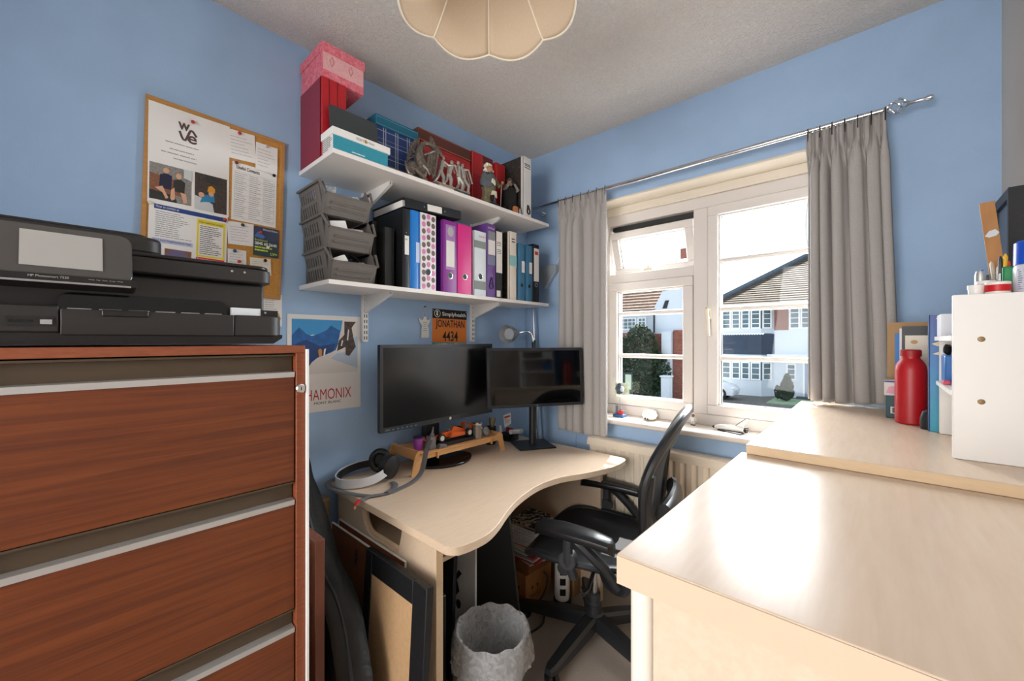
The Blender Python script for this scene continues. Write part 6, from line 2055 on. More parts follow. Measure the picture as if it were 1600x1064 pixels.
def yoke(s_):
    return MB().tube(spline([(0.05, 0.05 * s_, 0.345), (0.10, 0.16 * s_, 0.350), (0.165, 0.235 * s_, 0.375), (0.20, 0.262 * s_, 0.43), (0.225, 0.262 * s_, 0.52)], 5), [0.022] * 6 + [0.019] * 8 + [0.017] * 7, 8)


for s_ in (-1, 1):
    cp_('back_yoke', yoke(s_), M_CF)
# seat: frame rim with mesh pellicle
def seat_pt(a, k=1.0):
    c_, s_ = math.cos(a), math.sin(a)
    x = -0.015 + 0.240 * k * math.copysign(abs(c_) ** 0.62, c_)
    y = 0.258 * k * math.copysign(abs(s_) ** 0.62, s_) * (1.0 - 0.12 * (x > 0) * (x / 0.22))
    z = 0.432 + 0.012 * (abs(y) / 0.245) ** 2 - 0.030 * max(0, (-x - 0.14) / 0.08) ** 2 * 1.0
    return Vector((x, y, z))


rim = [seat_pt(2 * math.pi * k / 48) for k in range(48)]
cp_('seat_frame', MB().tube(rim, 0.016, 8, loop=True, flat=(1.25, 0.85)), M_CF)
mb = MB()
rings = []
for q in (1.0, 0.8, 0.55, 0.3, 0.05):
    rings.append([seat_pt(2 * math.pi * k / 48, q) - Vector((0, 0, 0.016 * (1 - q ** 2))) + Vector((0, 0, 0.010)) for k in range(48)])
mb.loft(rings, cap=False)
mb.add(rings[-1], [tuple(range(48))])
cp_('seat_mesh', mb, M_CM)
# backrest: tall rounded frame that leans and curls back at the top
def back_pt(a, k=1.0):
    c_, s_ = math.cos(a), math.sin(a)
    t = s_ * k                                # -1 bottom .. 1 top
    zz = 0.715 + 0.285 * t
    wd = 0.205 + 0.050 * math.exp(-((t - 0.35) / 0.55) ** 2) - 0.03 * max(0, -t) ** 2
    yy_ = wd * k * math.copysign(abs(c_) ** 0.55, c_)
    xx = 0.238 + 0.070 * (t + 1) * 0.5 + 0.075 * max(0, t - 0.15) ** 1.5 - 0.035 * (abs(yy_) / 0.25) ** 2
    return Vector((xx, yy_, zz))


rim = [back_pt(2 * math.pi * k / 64) for k in range(64)]
cp_('back_frame', MB().tube(rim, 0.019, 10, loop=True, flat=(0.9, 1.6)), M_CF)
mb = MB()
rings = []
for q in (1.0, 0.8, 0.6, 0.4, 0.2, 0.03):
    rings.append([back_pt(2 * math.pi * k / 64, q) for k in range(64)])
mb.loft(rings, cap=False)
mb.add(rings[-1], [tuple(range(64))])
cp_('back_mesh', mb, mat('back_mesh', '#1b1b1e', 0.7, bump=0.5, bscale=900))
def band(t0, t1, w0, dx_):
    mb = MB()
    rings = []
    for t in [t0 + (t1 - t0) * k / 5 for k in range(6)]:
        xx0 = 0.238 + 0.070 * (t + 1) * 0.5 + 0.075 * max(0, t - 0.15) ** 1.5
        row = []
        for j in range(17):
            v = -1 + j / 8
            row.append((xx0 + dx_ - 0.035 * (abs(v) * w0 / 0.25) ** 2, w0 * v, 0.715 + 0.285 * t))
        for j in range(16, -1, -1):
            v = -1 + j / 8
            row.append((xx0 + dx_ + 0.006 - 0.035 * (abs(v) * w0 / 0.25) ** 2, w0 * v, 0.715 + 0.285 * t))
        rings.append(row)
    return mb.loft(rings)


cp_('top_band', band(0.60, 0.88, 0.185, 0.006), M_CG)
for s_ in (-1, 1):
    mb = MB()
    mb.tube([tuple(back_pt(R(90 - s_ * 90 + s_ * d), 1.0) + Vector((0.012, 0, 0))) for d in (-40, -20, 0, 20)], [0.014, 0.020, 0.022, 0.016], 8)
    cp_('back_side_rail', mb, M_CF)
# lumbar pad behind the mesh
mb = MB()
rings = []
for k in range(9):
    t = -1 + k / 4
    w_ = 0.048 * (1 - 0.25 * t * t)
    rings.append([(0.300 + 0.022 + (0.030 * math.cos(a)) - 0.020 * abs(t) ** 2, 0.165 * t, 0.650 + w_ * 1.15 * math.sin(a)) for a in [2 * math.pi * j / 14 for j in range(14)]])
mb.loft(rings)
cp_('lumbar_pad', mb, M_CA)
# arms
for s_ in (-1, 1):
    mb = MB()
    rings = []
    for (x, hw, zt_) in ((-0.155, 0.022, 0.572), (-0.140, 0.044, 0.586), (-0.05, 0.052, 0.594), (0.075, 0.047, 0.592), (0.140, 0.038, 0.585), (0.155, 0.018, 0.574)):
        yc = 0.285 * s_ - 0.12 * (x - 0.02)
        th = 0.044
        rings.append([(x, yc + hw * math.cos(a), zt_ - th / 2 + th / 2 * math.copysign(abs(math.sin(a)) ** 0.7, math.sin(a))) for a in [2 * math.pi * j / 18 for j in range(18)]])
    mb.loft(rings)
    arm = cp_('armrest', mb, M_CA)
    cp_('arm_post', MB().tube(spline([(0.0, 0.285 * s_, 0.562), (0.035, 0.290 * s_, 0.535), (0.11, 0.280 * s_, 0.47), (0.16, 0.262 * s_, 0.40)], 5), [0.022] * 5 + [0.020] * 6 + [0.018] * 5, 8), M_CF, arm)
    cp_('arm_knuckle', MB().tube([(-0.02, 0.262 * s_, 0.47), (-0.02, 0.300 * s_, 0.47)], 0.032, 16), M_CG, arm)
    cp_('arm_bracket', MB().tube([(-0.02, 0.285 * s_, 0.56), (-0.02, 0.288 * s_, 0.47), (-0.005, 0.265 * s_, 0.40)], 0.019, 8), M_CG, arm)
# ================================================================== storage units at the right
tc = thing('tambour_cupboard', 'birch laminate cupboard nearest the camera at the right with a white rounded corner', 'cupboard', (1.68, 0.74, 0))
NX, NY0, NY1, NZ = 1.418, 0.443, 1.040, 1.0285
part('top', MB().box(NX, XR - 0.004, NY0, NY1, NZ - 0.036, NZ), M_BIRCH, tc, bevel=0.002)
part('edge_band', MB().box(NX + 0.001, XR - 0.005, NY0 - 0.0012, NY0 - 0.0002, NZ - 0.0345, NZ - 0.0015), mat('pale_birch_edge', '#dac3a8', 0.35), tc)
part('front_panel', MB().box(NX + 0.040, XR - 0.006, NY0 + 0.012, NY0 + 0.030, 0.0, NZ - 0.0385), M_BIRCH, tc)
part('corner_post', MB().prism(rrect(NX + 0.010, NX + 0.038, NY0 + 0.008, NY0 + 0.050, 0.012, 5), 0.0, NZ - 0.038, 'z'), mat('ivory_plastic', '#f0e8da', 0.35), tc, bevel=0.006)
part('carcass', MB().box(NX + 0.012, XR - 0.006, NY0 + 0.052, NY1 - 0.012, 0.0, NZ - 0.0385), mat('ivory_plastic'), tc)
ds = thing('chest', 'taller birch laminate chest under the window with a step up from the cupboard', 'chest', (1.69, 1.49, 0))
FX, FY0_, FY1_, FZ = 1.430, 1.028, 1.860, 1.050
part('top', MB().box(FX, XR - 0.004, FY0_, 1.905, FZ - 0.021, FZ), M_BIRCH, ds, bevel=0.0015)
part('edge_band', MB().box(FX + 0.001, XR - 0.005, FY0_ - 0.0012, FY0_ - 0.0002, FZ - 0.020, FZ - 0.001), M_EDGE, ds)
part('carcass', MB().box(FX + 0.010, XR - 0.006, NY1 + 0.004, 1.850, 0.0, FZ - 0.0215), M_BIRCH, ds)
for k in range(3):
    dr = part('drawer', MB().box(FX - 0.006, FX + 0.0095, NY1 + 0.010, 1.846, 0.06 + k * 0.32, 0.365 + k * 0.32), M_BIRCH, ds, bevel=0.001)
    part('handle', MB().tube([(FX - 0.006, 1.40, 0.30 + k * 0.32), (FX - 0.028, 1.41, 0.30 + k * 0.32), (FX - 0.028, 1.49, 0.30 + k * 0.32), (FX - 0.006, 1.50, 0.30 + k * 0.32)], 0.004, 8), M_ALU, dr)

# ------------------------------------------------------------------ white organiser on the chest
OZ = FZ + 0.0005
og = thing('desktop_organiser', 'small white shelf organiser standing on the chest by the wall', 'organiser', (1.84, 1.33, OZ))
ox0, ox1, oy0, oy1, oz1 = 1.760, 1.925, 1.178, 1.478, OZ + 0.322
M_OW = mat('white_organiser', '#eeebe6', 0.4)
part('side_board', MB().box(ox0, ox1, oy0, oy0 + 0.016, OZ, oz1), M_OW, og, bevel=0.0008)
part('side_board', MB().box(ox0 + 0.004, ox1, oy1 - 0.014, oy1, OZ, OZ + 0.232), M_OW, og, bevel=0.0008)
part('top_board', MB().box(ox0 + 0.020, ox1, oy0 + 0.016, oy0 + 0.21, oz1 - 0.016, oz1), M_OW, og)
part('shelf_board', MB().box(ox0 - 0.004, ox1, oy0 + 0.016, oy1, OZ + 0.232, OZ + 0.242), M_OW, og)
part('shelf_board', MB().box(ox0 - 0.002, ox1, oy0 + 0.016, oy1 - 0.014, OZ + 0.123, OZ + 0.132), M_OW, og)
part('back_board', MB().box(ox1 - 0.006, ox1, oy0 + 0.016, oy1 - 0.014, OZ, OZ + 0.232), M_OW, og)
for zz in (OZ + 0.235, OZ + 0.115):
    sc_ = part('screw', MB().lathe([(0.0052, oy0), (0.0045, oy0 - 0.0008), (0.002, oy0 - 0.001)], (1.797, 0, zz), 14, 'y'), mat('brass_screw', '#7c6440', 0.4, metal=0.6), og)
# blue tray inside
root = thing('blue_tub', 'translucent blue tub inside the white organiser', 'tub', (1.80, 1.40, OZ + 0.1325))
part('tub', MB().prism([(1.385, OZ + 0.1325), (1.455, OZ + 0.1325), (1.460, OZ + 0.198), (1.380, OZ + 0.198)], 1.766, 1.80, 'x'), mat('blue_plastic', '#2f6fb8', 0.3), root, bevel=0.003)
single('pink_eraser', MB().box(1.760, 1.772, 1.335, 1.375, OZ + 0.1325, OZ + 0.141), mat('pink_rubber', '#d0486a', 0.5), 'pink eraser lying in the white organiser', 'eraser', (1.766, 1.355, OZ + 0.1325), bevel=0.002)
single('dark_trinket', crumple((1.775, 1.42, OZ + 0.211), (0.008, 0.010, 0.012), 3, 8, 6, 0.3), M_BLACK, 'small dark trinket standing in the blue tub', 'trinket', (1.775, 1.42, OZ + 0.199))
# white note block on the upper shelf
single('note_block', MB().box(1.760, 1.85, 1.385, 1.470, OZ + 0.2425, OZ + 0.295), mat('grey_white_paper', '#dfe2ea', 0.6), 'white paper note block on the upper organiser shelf', 'paper block', (1.80, 1.43, OZ + 0.2425), bevel=0.001)

# things on the organiser top
TZ = oz1 + 0.0005
root = thing('white_tub', 'small white plastic tub at the corner of the organiser top', 'tub', (1.795, 1.215, TZ))
part('tub_body', MB().lathe([(0.0105, TZ), (0.0115, TZ + 0.012)], (1.7945, 1.214, 0), 22), M_WHITE, root)
part('lid', MB().lathe([(0.0122, TZ + 0.012), (0.0122, TZ + 0.019), (0.0105, TZ + 0.020)], (1.7945, 1.214, 0), 22), M_WHITE, root)
root = thing('red_lid_tub', 'low white tub with red band in front of the pencils', 'tub', (1.820, 1.205, TZ))
part('tub_body', MB().lathe([(0.016, TZ), (0.0165, TZ + 0.004)], (1.8215, 1.207, 0), 24), M_WHITE, root)
part('red_band', MB().lathe([(0.0172, TZ + 0.004), (0.0172, TZ + 0.017)], (1.8215, 1.207, 0), 24), M_RED, root)
part('lid', MB().lathe([(0.0168, TZ + 0.017), (0.0168, TZ + 0.022), (0.015, TZ + 0.023)], (1.8215, 1.207, 0), 24), M_WHITE, root)
root = thing('spray_can', 'white aerosol can with bright blue cap on the organiser', 'spray can', (1.872, 1.222, TZ))
part('can', MB().lathe([(0.026, TZ), (0.027, TZ + 0.004), (0.027, TZ + 0.048), (0.025, TZ + 0.053)], (1.8685, 1.218, 0), 28), mat('can_pale', '#d5d8e0', 0.35), root)
part('cap', MB().lathe([(0.0268, TZ + 0.053), (0.0262, TZ + 0.094), (0.022, TZ + 0.098)], (1.8685, 1.218, 0), 28), mat('cap_blue', '#1350c4', 0.3), root)
mb = MB()
rnd = random.Random(8)
for i in range(10):
    for k in range(5):
        a = R(-150 + k * 20 + rnd.uniform(0, 5))
        b_ = a + R(rnd.uniform(6, 16))
        zz = TZ + 0.006 + i * 0.004
        mb.add([(1.8685 + 0.0273 * math.cos(q), 1.218 + 0.0273 * math.sin(q), z_) for q, z_ in ((a, zz), (b_, zz), (b_, zz + 0.0014), (a, zz + 0.0014))], [(0, 1, 2, 3)])
part('print', mb, mat('blue_grey_ink', '#6a74a0', 0.5), root, flat=True)
# pencil pot, pencils, ruler
px, py = 1.836, 1.288
pp = thing('pencil_cup', 'clear cup of pens and pencils behind the small tubs', 'pencil cup', (px, py, TZ))
part('cup', MB().lathe([(0.020, TZ), (0.023, TZ + 0.045), (0.021, TZ + 0.045), (0.018, TZ + 0.003)], (px, py, 0), 20), M_CLEAR, pp)
for (c_, ox, oy, L, r_) in (('#1f57b0', -0.024, 0.00, 0.058, 0.004), ('#17181c', -0.030, 0.004, 0.048, 0.003), ('#f0b81c', 0.006, -0.006, 0.086, 0.0035), ('#141414', -0.001, -0.008, 0.082, 0.0035), ('#c2b29a', -0.010, 0.01, 0.075, 0.0035), ('#d94a2c', 0.012, 0.004, 0.072, 0.003), ('#1f3f78', 0.022, 0.006, 0.07, 0.004), ('#d8cfc0', 0.0, 0.012, 0.066, 0.0035)):
    part('pencil', MB().tube([(px + ox * 0.4, py + oy * 0.5, TZ + 0.005), (px + ox, py + oy, TZ + L - 0.006), (px + ox * 1.05, py + oy * 1.05, TZ + L)], [r_, r_, r_ * 0.3], 7), mat('pencil_' + c_.lstrip('#'), c_, 0.4), pp)
single('metal_cap', MB().lathe([(0.008, TZ), (0.008, TZ + 0.045), (0.006, TZ + 0.052)], (1.806, 1.262, 0), 16), M_ALU, 'small silver metal cup beside the pencils', 'cup', (1.806, 1.276, TZ))
single('green_block', MB().box(1.833, 1.850, 1.244, 1.254, TZ, TZ + 0.056), mat('green_plastic', '#1d8a4c', 0.4), 'green plastic block standing among the pencils', 'block', (1.86, 1.255, TZ), bevel=0.003)
rl = thing('ruler', 'worn wooden ruler leaning in the pencil cup', 'ruler', (1.835, 1.300, TZ))
T = Matrix.Translation((1.843, 1.330, TZ)) @ Matrix.Rotation(R(-5.4), 4, 'Y')
mb = MB()
mb.T = T
mb.box(-0.011, 0.011, -0.002, 0.002, 0.0, 0.208)
part('blade', mb, mat('ruler_wood', '#a9743c', 0.55, vary=0.12, scale=60, stretch=(1, 1, 0.2)), rl, bevel=0.0005)
mb = MB()
mb.T = T
mb.add([(a, -0.0024, 0.135 + b) for a, b in ((-0.010, 0.0), (-0.004, -0.004), (0.006, -0.002), (0.011, 0.004), (0.006, 0.012), (-0.003, 0.010))], [tuple(range(6))])
part('paper_patch', mb, mat('pale_sticker', '#cfd2d6', 0.6), rl, flat=True)
# tall dark display box behind the organiser, at the right edge of the picture
bf = thing('display_box', 'tall black box with a framed blue-grey side panel behind the organiser', 'display box', (1.904, 1.57, OZ))
M_FB = mat('frame_black', '#23272d', 0.4)
part('front', MB().box(1.877, 1.932, 1.484, 1.490, OZ, 1.642), mat('speckled_black', '#1c1d1f', 0.6, vary=0.4, scale=300), bf)
part('frame_strip', MB().box(1.877, 1.890, 1.490, 1.500, OZ, 1.642), M_FB, bf)
part('frame_strip', MB().box(1.877, 1.890, 1.645, 1.660, OZ, 1.642), M_FB, bf)
part('frame_strip', MB().box(1.877, 1.932, 1.500, 1.645, 1.618, 1.642), M_FB, bf)
part('side_panel', MB().box(1.886, 1.890, 1.500, 1.645, OZ, 1.618), mat('pale_blue_panel', '#6f87a4', 0.5), bf)
root = thing('clear_tub', 'clear-sided tub with printed band behind the red banded tub', 'tub', (1.812, 1.245, TZ))
part('tub_body', MB().lathe([(0.0135, TZ), (0.0145, TZ + 0.024)], (1.812, 1.245, 0), 20), mat('pale_tub', '#d2cfcb', 0.3), root)
part('lid', MB().lathe([(0.0148, TZ + 0.024), (0.0148, TZ + 0.029), (0.012, TZ + 0.030)], (1.812, 1.245, 0), 20), M_WHITE, root)

# ------------------------------------------------------------------ bottle, folders, book on the chest
root = thing('water_bottle', 'matt red metal water bottle on the chest', 'bottle', (1.722, 1.60, OZ))
bx, by = 1.7185, 1.592
part('bottle_body', MB().lathe([(0.030, OZ), (0.0335, OZ + 0.004), (0.0335, OZ + 0.148), (0.031, OZ + 0.164), (0.024, OZ + 0.177), (0.0195, OZ + 0.182), (0.019, OZ + 0.188)], (bx, by, 0), 32), mat('matt_red', '#b5141d', 0.42, vary=0.03, scale=20), root)
part('cap', MB().lathe([(0.0215, OZ + 0.188), (0.022, OZ + 0.192), (0.022, OZ + 0.204), (0.0195, OZ + 0.207)], (bx, by, 0), 28), mat('cap_red', '#a31119', 0.5), root)
fr = Frame((1.640, 1.745, OZ), (1, 0.02, 0), (0, 0, 1))


def folder(label, y, x0, x1, h, m, th=0.006, tab=None, tilt_=0):
    F = Frame((x0, y, OZ), (1, 0, 0), (0, math.sin(R(tilt_)), math.cos(R(tilt_))))
    mb = MB()
    w_ = x1 - x0
    F.rect(mb, 0, w_, 0, h, -th, 0)
    return single('folder', mb, m, label, 'folder', ((x0 + x1) / 2, y, OZ)), F


folder('brown card folder at the back of the row on the chest', 1.775, 1.672, 1.80, 0.290, mat('brown_card', '#b08d63', 0.7))
folder('bright blue folder in the row on the chest', 1.762, 1.690, 1.80, 0.255, mat('blue_folder', '#2a78c4', 0.5))
folder('white folder with black top in the row on the chest', 1.750, 1.700, 1.82, 0.270, M_PAPER)
folder('black-topped card behind the cream envelope', 1.741, 1.705, 1.82, 0.276, M_BLACK, 0.004)
o_, F = folder('cream envelope at the front of the folder row', 1.734, 1.712, 1.80, 0.248, M_PAPER2, 0.005)
mb = MB()
F.poly(mb, ell(0.020, 0.228, 0.008, 0.006), 0.0004)
part('emblem', mb, mat('tan_ink', '#c89a6a', 0.6), o_, flat=True)
bk = thing('book', 'tall blue picture book standing beside the white organiser', 'book', (1.81, 1.53, OZ))
fb_ = Frame((1.752, 1.520, OZ + 0.093), (1, 0, 0), (0, 0, 1))
by0 = 1.488


def t_height(nt, v):
    sp_ = nt.nodes.new('ShaderNodeSeparateXYZ')
    nt.links.new(v, sp_.inputs[0])
    return sp_.outputs['Z']


M_BKC = ramp_mat('book_cover_print', [(0.1, '#2f9bb8'), (0.55, '#2c78b4'), (1.0, '#3a4a8c')], t_height, rough=0.4, stretch=(1, 1, 3.3))
part('cover', MB().box(1.748, 1.868, by0, by0 + 0.002, OZ, OZ + 0.298), M_BKC, bk)
part('cover', MB().box(1.748, 1.868, by0 + 0.014, by0 + 0.016, OZ, OZ + 0.298), M_BKC, bk)
part('spine', MB().box(1.746, 1.749, by0, by0 + 0.016, OZ, OZ + 0.298), mat('book_spine', '#23528c', 0.4), bk)
part('pages', MB().box(1.752, 1.866, by0 + 0.0022, by0 + 0.0138, OZ + 0.003, OZ + 0.294), M_PAPER, bk)
F = Frame((1.748, by0, OZ), (1, 0, 0), (0, 0, 1))
mb = MB()
for k, (a0, a1) in enumerate(((0.012, 0.060), (0.024, 0.062), (0.016, 0.058))):
    F.lines(mb, a0, a1, 0.286 - k * 0.006, 0.290 - k * 0.006, 1, 0.0004, 0.6)
part('title_print', mb, M_PAPER, bk, flat=True)
mb = MB()
F.poly(mb, [(0.004, 0.224), (0.016, 0.230), (0.030, 0.228), (0.030, 0.220), (0.014, 0.218)], 0.0004)
F.poly(mb, [(0.006, 0.198), (0.024, 0.208), (0.030, 0.200), (0.022, 0.194)], 0.0004)
part('cloud_print', mb, mat('book_cream', '#e3d3b4', 0.5), bk, flat=True)
# decorated card box in front of the curtain
root = thing('card_box', 'small patterned cardboard carton beside the red bottle', 'box', (1.665, 1.735, OZ))
cx0, cx1, cy0, cy1 = 1.668, 1.722, 1.665, 1.725
part('lower_box', MB().box(cx0, cx1, cy0, cy1, OZ, OZ + 0.066), mat('dark_teal_box', '#1e4a50', 0.5), root, bevel=0.001)
part('upper_box', MB().box(cx0 - 0.004, cx1, cy0 + 0.006, cy1 + 0.01, OZ + 0.0665, OZ + 0.112), mat('pale_box', '#d9d6d2', 0.5), root, bevel=0.001)
F = Frame((cx0, cy0, OZ), (1, 0, 0), (0, 0, 1))
mb = MB()
F.rect(mb, 0.010, 0.032, 0.014, 0.034, 0.0004)
lb_ = part('white_label', mb, M_PAPER, root, flat=True)
mb = MB()
for k in range(7):
    F.rect(mb, 0.013 + k * 0.0024, 0.0145 + k * 0.0024 + 0.0006 * (k % 2), 0.016, 0.032, 0.0008)
part('barcode', mb, M_INK, lb_, flat=True)
F2 = Frame((cx0 - 0.004, cy0 + 0.006, OZ + 0.0665), (1, 0, 0), (0, 0, 1))
mb = MB()
F2.poly(mb, [(0.004, 0.008), (0.026, 0.006), (0.030, 0.020), (0.020, 0.030), (0.010, 0.026)], 0.0004)
part('pink_print', mb, mat('pink_print', '#d9a0b4', 0.5), root, flat=True)
mb = MB()
F2.rect(mb, 0.0, 0.058, 0.040, 0.044, 0.0004)
part('navy_border', mb, M_NAVYI, root, flat=True)
# black case and clutter by the organiser foot
mb = MB()
rings = []
for (h_, k_) in ((0, 0.92), (0.012, 1.0), (0.030, 0.96), (0.046, 0.75), (0.052, 0.35)):
    rings.append([(1.7535 + 0.022 * k_ * math.cos(a), 1.520 + 0.020 * k_ * math.sin(a), OZ + h_) for a in [2 * math.pi * j / 20 for j in range(20)]])
mb.loft(rings)
single('black_case', mb, mat('black_case', '#1e1f1f', 0.5), 'small rounded black zip case beside the red bottle', 'case', (1.7535, 1.52, OZ))
single('dark_bundle', crumple((1.768, 1.570, OZ + 0.040), (0.018, 0.022, 0.038), 12, 12, 8, 0.18), mat('dark_teal_cloth', '#23363c', 0.6), 'dark crumpled bundle behind the black zip case', 'bundle', (1.768, 1.57, OZ))

# ------------------------------------------------------------------ window sill ornaments
WZ = 0.8725
root = thing('brick_ornament', 'small blue brick-built ornament with red figure on the left of the sill', 'ornament', (0.60, 2.02, WZ))
part('blue_base', MB().box(0.590, 0.648, 1.985, 2.025, WZ, WZ + 0.014), mat('toy_blue', '#2b5f96', 0.4), root, bevel=0.001)
part('red_block', MB().box(0.612, 0.636, 1.995, 2.012, WZ + 0.014, WZ + 0.034), M_RED, root, bevel=0.001)
part('figure', MB().ball((0.624, 2.004, WZ + 0.042), 0.008, 8, 6).tube([(0.60, 2.01, WZ + 0.014), (0.60, 2.01, WZ + 0.06)], 0.008, 8), mat('toy_grey', '#66727c', 0.5), root)
part('clear_stem', MB().tube([(0.616, 2.012, WZ + 0.03), (0.616, 2.012, WZ + 0.13)], 0.003, 8), M_CLEAR, root)
part('flower_head', crumple((0.612, 2.012, WZ + 0.150), (0.022, 0.016, 0.026), 5, 10, 8, 0.3), mat('toy_dark', '#3c4a52', 0.5), root)
part('pale_bloom', crumple((0.632, 2.006, WZ + 0.150), (0.012, 0.010, 0.014), 6, 8, 6, 0.25), mat('toy_lilac', '#b9bcd0', 0.5), root)
f_ = Frame((0.565, 2.055, 0.985), (1, 0, 0), (0, 0, 1))
mb = MB()
f_.rect(mb, 0, 0.085, 0, 0.066, 0, 0.001)
single('picture_card', mb, mat('green_card', '#c9d0b4', 0.6, vary=0.2, scale=60), 'small pale green picture card propped against the left casement', 'card', (0.607, 2.055, 0.985))
mb = MB()
mb.lathe([(0.012, WZ), (0.030, WZ + 0.008), (0.038, WZ + 0.026), (0.030, WZ + 0.044), (0.010, WZ + 0.052)], (0.775, 2.030, 0), 24)
root = single('white_shell', mb, mat('shell_white', '#ece7de', 0.5, bump=0.3, bscale=120), 'round white shell-like ornament on the sill behind the chair back', 'ornament', (0.775, 2.03, WZ))
part('dark_openings', MB().ball((0.764, 1.9975, WZ + 0.011), (0.005, 0.004, 0.005), 8, 6).ball((0.778, 1.9965, WZ + 0.010), (0.004, 0.004, 0.004), 8, 6), M_DARK, root)
# tiny astronaut figure
root = thing('toy_astronaut', 'tiny white toy astronaut standing under the window mullion', 'toy figure', (0.985, 2.045, WZ))
ax_, ay_ = 0.985, 2.045
part('body', MB().box(ax_ - 0.009, ax_ + 0.009, ay_ - 0.006, ay_ + 0.006, WZ + 0.020, WZ + 0.040), M_WHITE, root, bevel=0.002)
part('head', MB().ball((ax_, ay_, WZ + 0.047), 0.0075, 10, 8), mat('toy_brown', '#7a5a42', 0.5), root)
for s_ in (-1, 1):
    lg_ = part('leg', MB().box(ax_ + 0.005 * s_ - 0.004, ax_ + 0.005 * s_ + 0.004, ay_ - 0.005, ay_ + 0.005, WZ + 0.004, WZ + 0.020), M_WHITE, root)
    part('boot', MB().box(ax_ + 0.005 * s_ - 0.0042, ax_ + 0.005 * s_ + 0.0042, ay_ - 0.007, ay_ + 0.005, WZ, WZ + 0.004), M_DARK, lg_)
    part('arm', MB().tube([(ax_ + 0.010 * s_, ay_, WZ + 0.038), (ax_ + 0.015 * s_, ay_ - 0.002, WZ + 0.024)], 0.003, 6), M_WHITE, root)
# toy space shuttle
sh = thing('toy_shuttle', 'white brick-built toy space shuttle on the sill beside the chest', 'toy shuttle', (1.16, 2.03, WZ))
mb = MB()
rings = []
sx = 1.085
for (d, r_, zc) in ((0.0, 0.004, 0.012), (0.010, 0.009, 0.013), (0.03, 0.013, 0.016), (0.10, 0.014, 0.017), (0.128, 0.013, 0.017)):
    rings.append([(sx + d, 2.022 - d * 0.12 + r_ * math.cos(a), WZ + zc + r_ * 0.95 * math.sin(a)) for a in [2 * math.pi * k / 14 for k in range(14)]])
mb.loft(rings)
part('fuselage', mb, M_WHITE, sh)
part('belly', MB().prism([(sx + 0.02, 2.005), (sx + 0.06, 1.990), (sx + 0.125, 1.962), (sx + 0.130, 2.045), (sx + 0.06, 2.03), (sx + 0.02, 2.028)], WZ + 0.001, WZ + 0.005, 'z'), M_DARK, sh)
part('tail_fin', MB().prism([(sx + 0.095, WZ + 0.030), (sx + 0.125, WZ + 0.030), (sx + 0.148, WZ + 0.066), (sx + 0.136, WZ + 0.066)], 2.005, 2.009, 'y'), M_WHITE, sh)
part('fin_edge', MB().tube([(sx + 0.094, 2.007, WZ + 0.030), (sx + 0.135, 2.007, WZ + 0.066), (sx + 0.149, 2.007, WZ + 0.067)], 0.0022, 6), M_DARK, sh)
part('nose_tip', MB().ball((sx + 0.001, 2.022, WZ + 0.012), (0.008, 0.007, 0.006), 10, 6), M_DARK, sh)
part('engines', MB().tube([(sx + 0.128, 2.00, WZ + 0.016), (sx + 0.142, 1.998, WZ + 0.014)], [0.006, 0.010], 10).tube([(sx + 0.128, 2.012, WZ + 0.022), (sx + 0.142, 2.012, WZ + 0.022)], [0.005, 0.008], 10), M_DARK, sh)
# ================================================================== beside and under the desk
# framed picture standing against the cabinet end
root = thing('framed_picture', 'brown wooden picture frame standing on edge beside the filing cabinet', 'picture frame', (0.42, 0.455, 0))
M_FRB = mat('brown_frame', '#6b3a26', 0.45, vary=0.1, scale=40, stretch=(1, 1, 0.2))
fy0, fy1 = 0.428, 0.452
part('frame_strip', MB().box(0.555, 0.590, fy0, fy1, 0.0, 0.772), M_FRB, root, bevel=0.002)
part('frame_strip', MB().box(0.20, 0.235, fy0, fy1, 0.0, 0.772), M_FRB, root, bevel=0.002)
part('frame_strip', MB().box(0.235, 0.555, fy0, fy1, 0.737, 0.772), M_FRB, root, bevel=0.002)
part('frame_strip', MB().box(0.235, 0.555, fy0, fy1, 0.0, 0.035), M_FRB, root, bevel=0.002)
part('slip', MB().box(0.542, 0.5548, fy0 + 0.003, fy1 - 0.006, 0.035, 0.737), mat('grey_gilt_slip', '#9a8f7c', 0.5), root)
part('picture', MB().box(0.235, 0.5418, fy0 + 0.008, fy1 - 0.006, 0.035, 0.737), mat('dull_picture', '#6a6258', 0.6), root)

# soft black guitar bag, broad side to the room
gb = thing('guitar_bag', 'black soft guitar bag leaning between the filing cabinet and the desk', 'guitar bag', (0.35, 0.53, 0))
out_ = [(0.186, 0.80), (0.245, 0.755), (0.300, 0.700), (0.345, 0.640), (0.380, 0.590), (0.425, 0.562), (0.476, 0.540), (0.523, 0.490), (0.557, 0.415), (0.585, 0.335), (0.597, 0.24), (0.59, 0.14), (0.56, 0.05), (0.50, 0.006), (0.34, 0.006), (0.25, 0.05), (0.21, 0.14), (0.20, 0.24), (0.215, 0.33), (0.225, 0.42), (0.215, 0.50), (0.19, 0.57), (0.145, 0.66), (0.10, 0.75), (0.075, 0.83), (0.10, 0.87), (0.15, 0.86)]
cen_ = (0.36, 0.40)
oc = [(q.x, q.y) for q in spline([(x, z_, 0) for x, z_ in out_], 3, True)]
mb = MB()
rings = []
for (k_, yy_) in ((0.90, 0.482), (0.97, 0.490), (1.0, 0.508), (1.0, 0.552), (0.97, 0.570), (0.90, 0.578)):
    rr_ = []
    for i, (x, z_) in enumerate(oc):
        a_, b_ = oc[i - 1], oc[(i + 1) % len(oc)]
        tx, tz = b_[0] - a_[0], b_[1] - a_[1]
        l_ = math.hypot(tx, tz) or 1
        ins = (1 - k_) * 0.22
        rr_.append((x - (-tz / l_) * -ins, yy_, max(0.004, z_ - (tx / l_) * -ins)))
    rings.append(rr_)
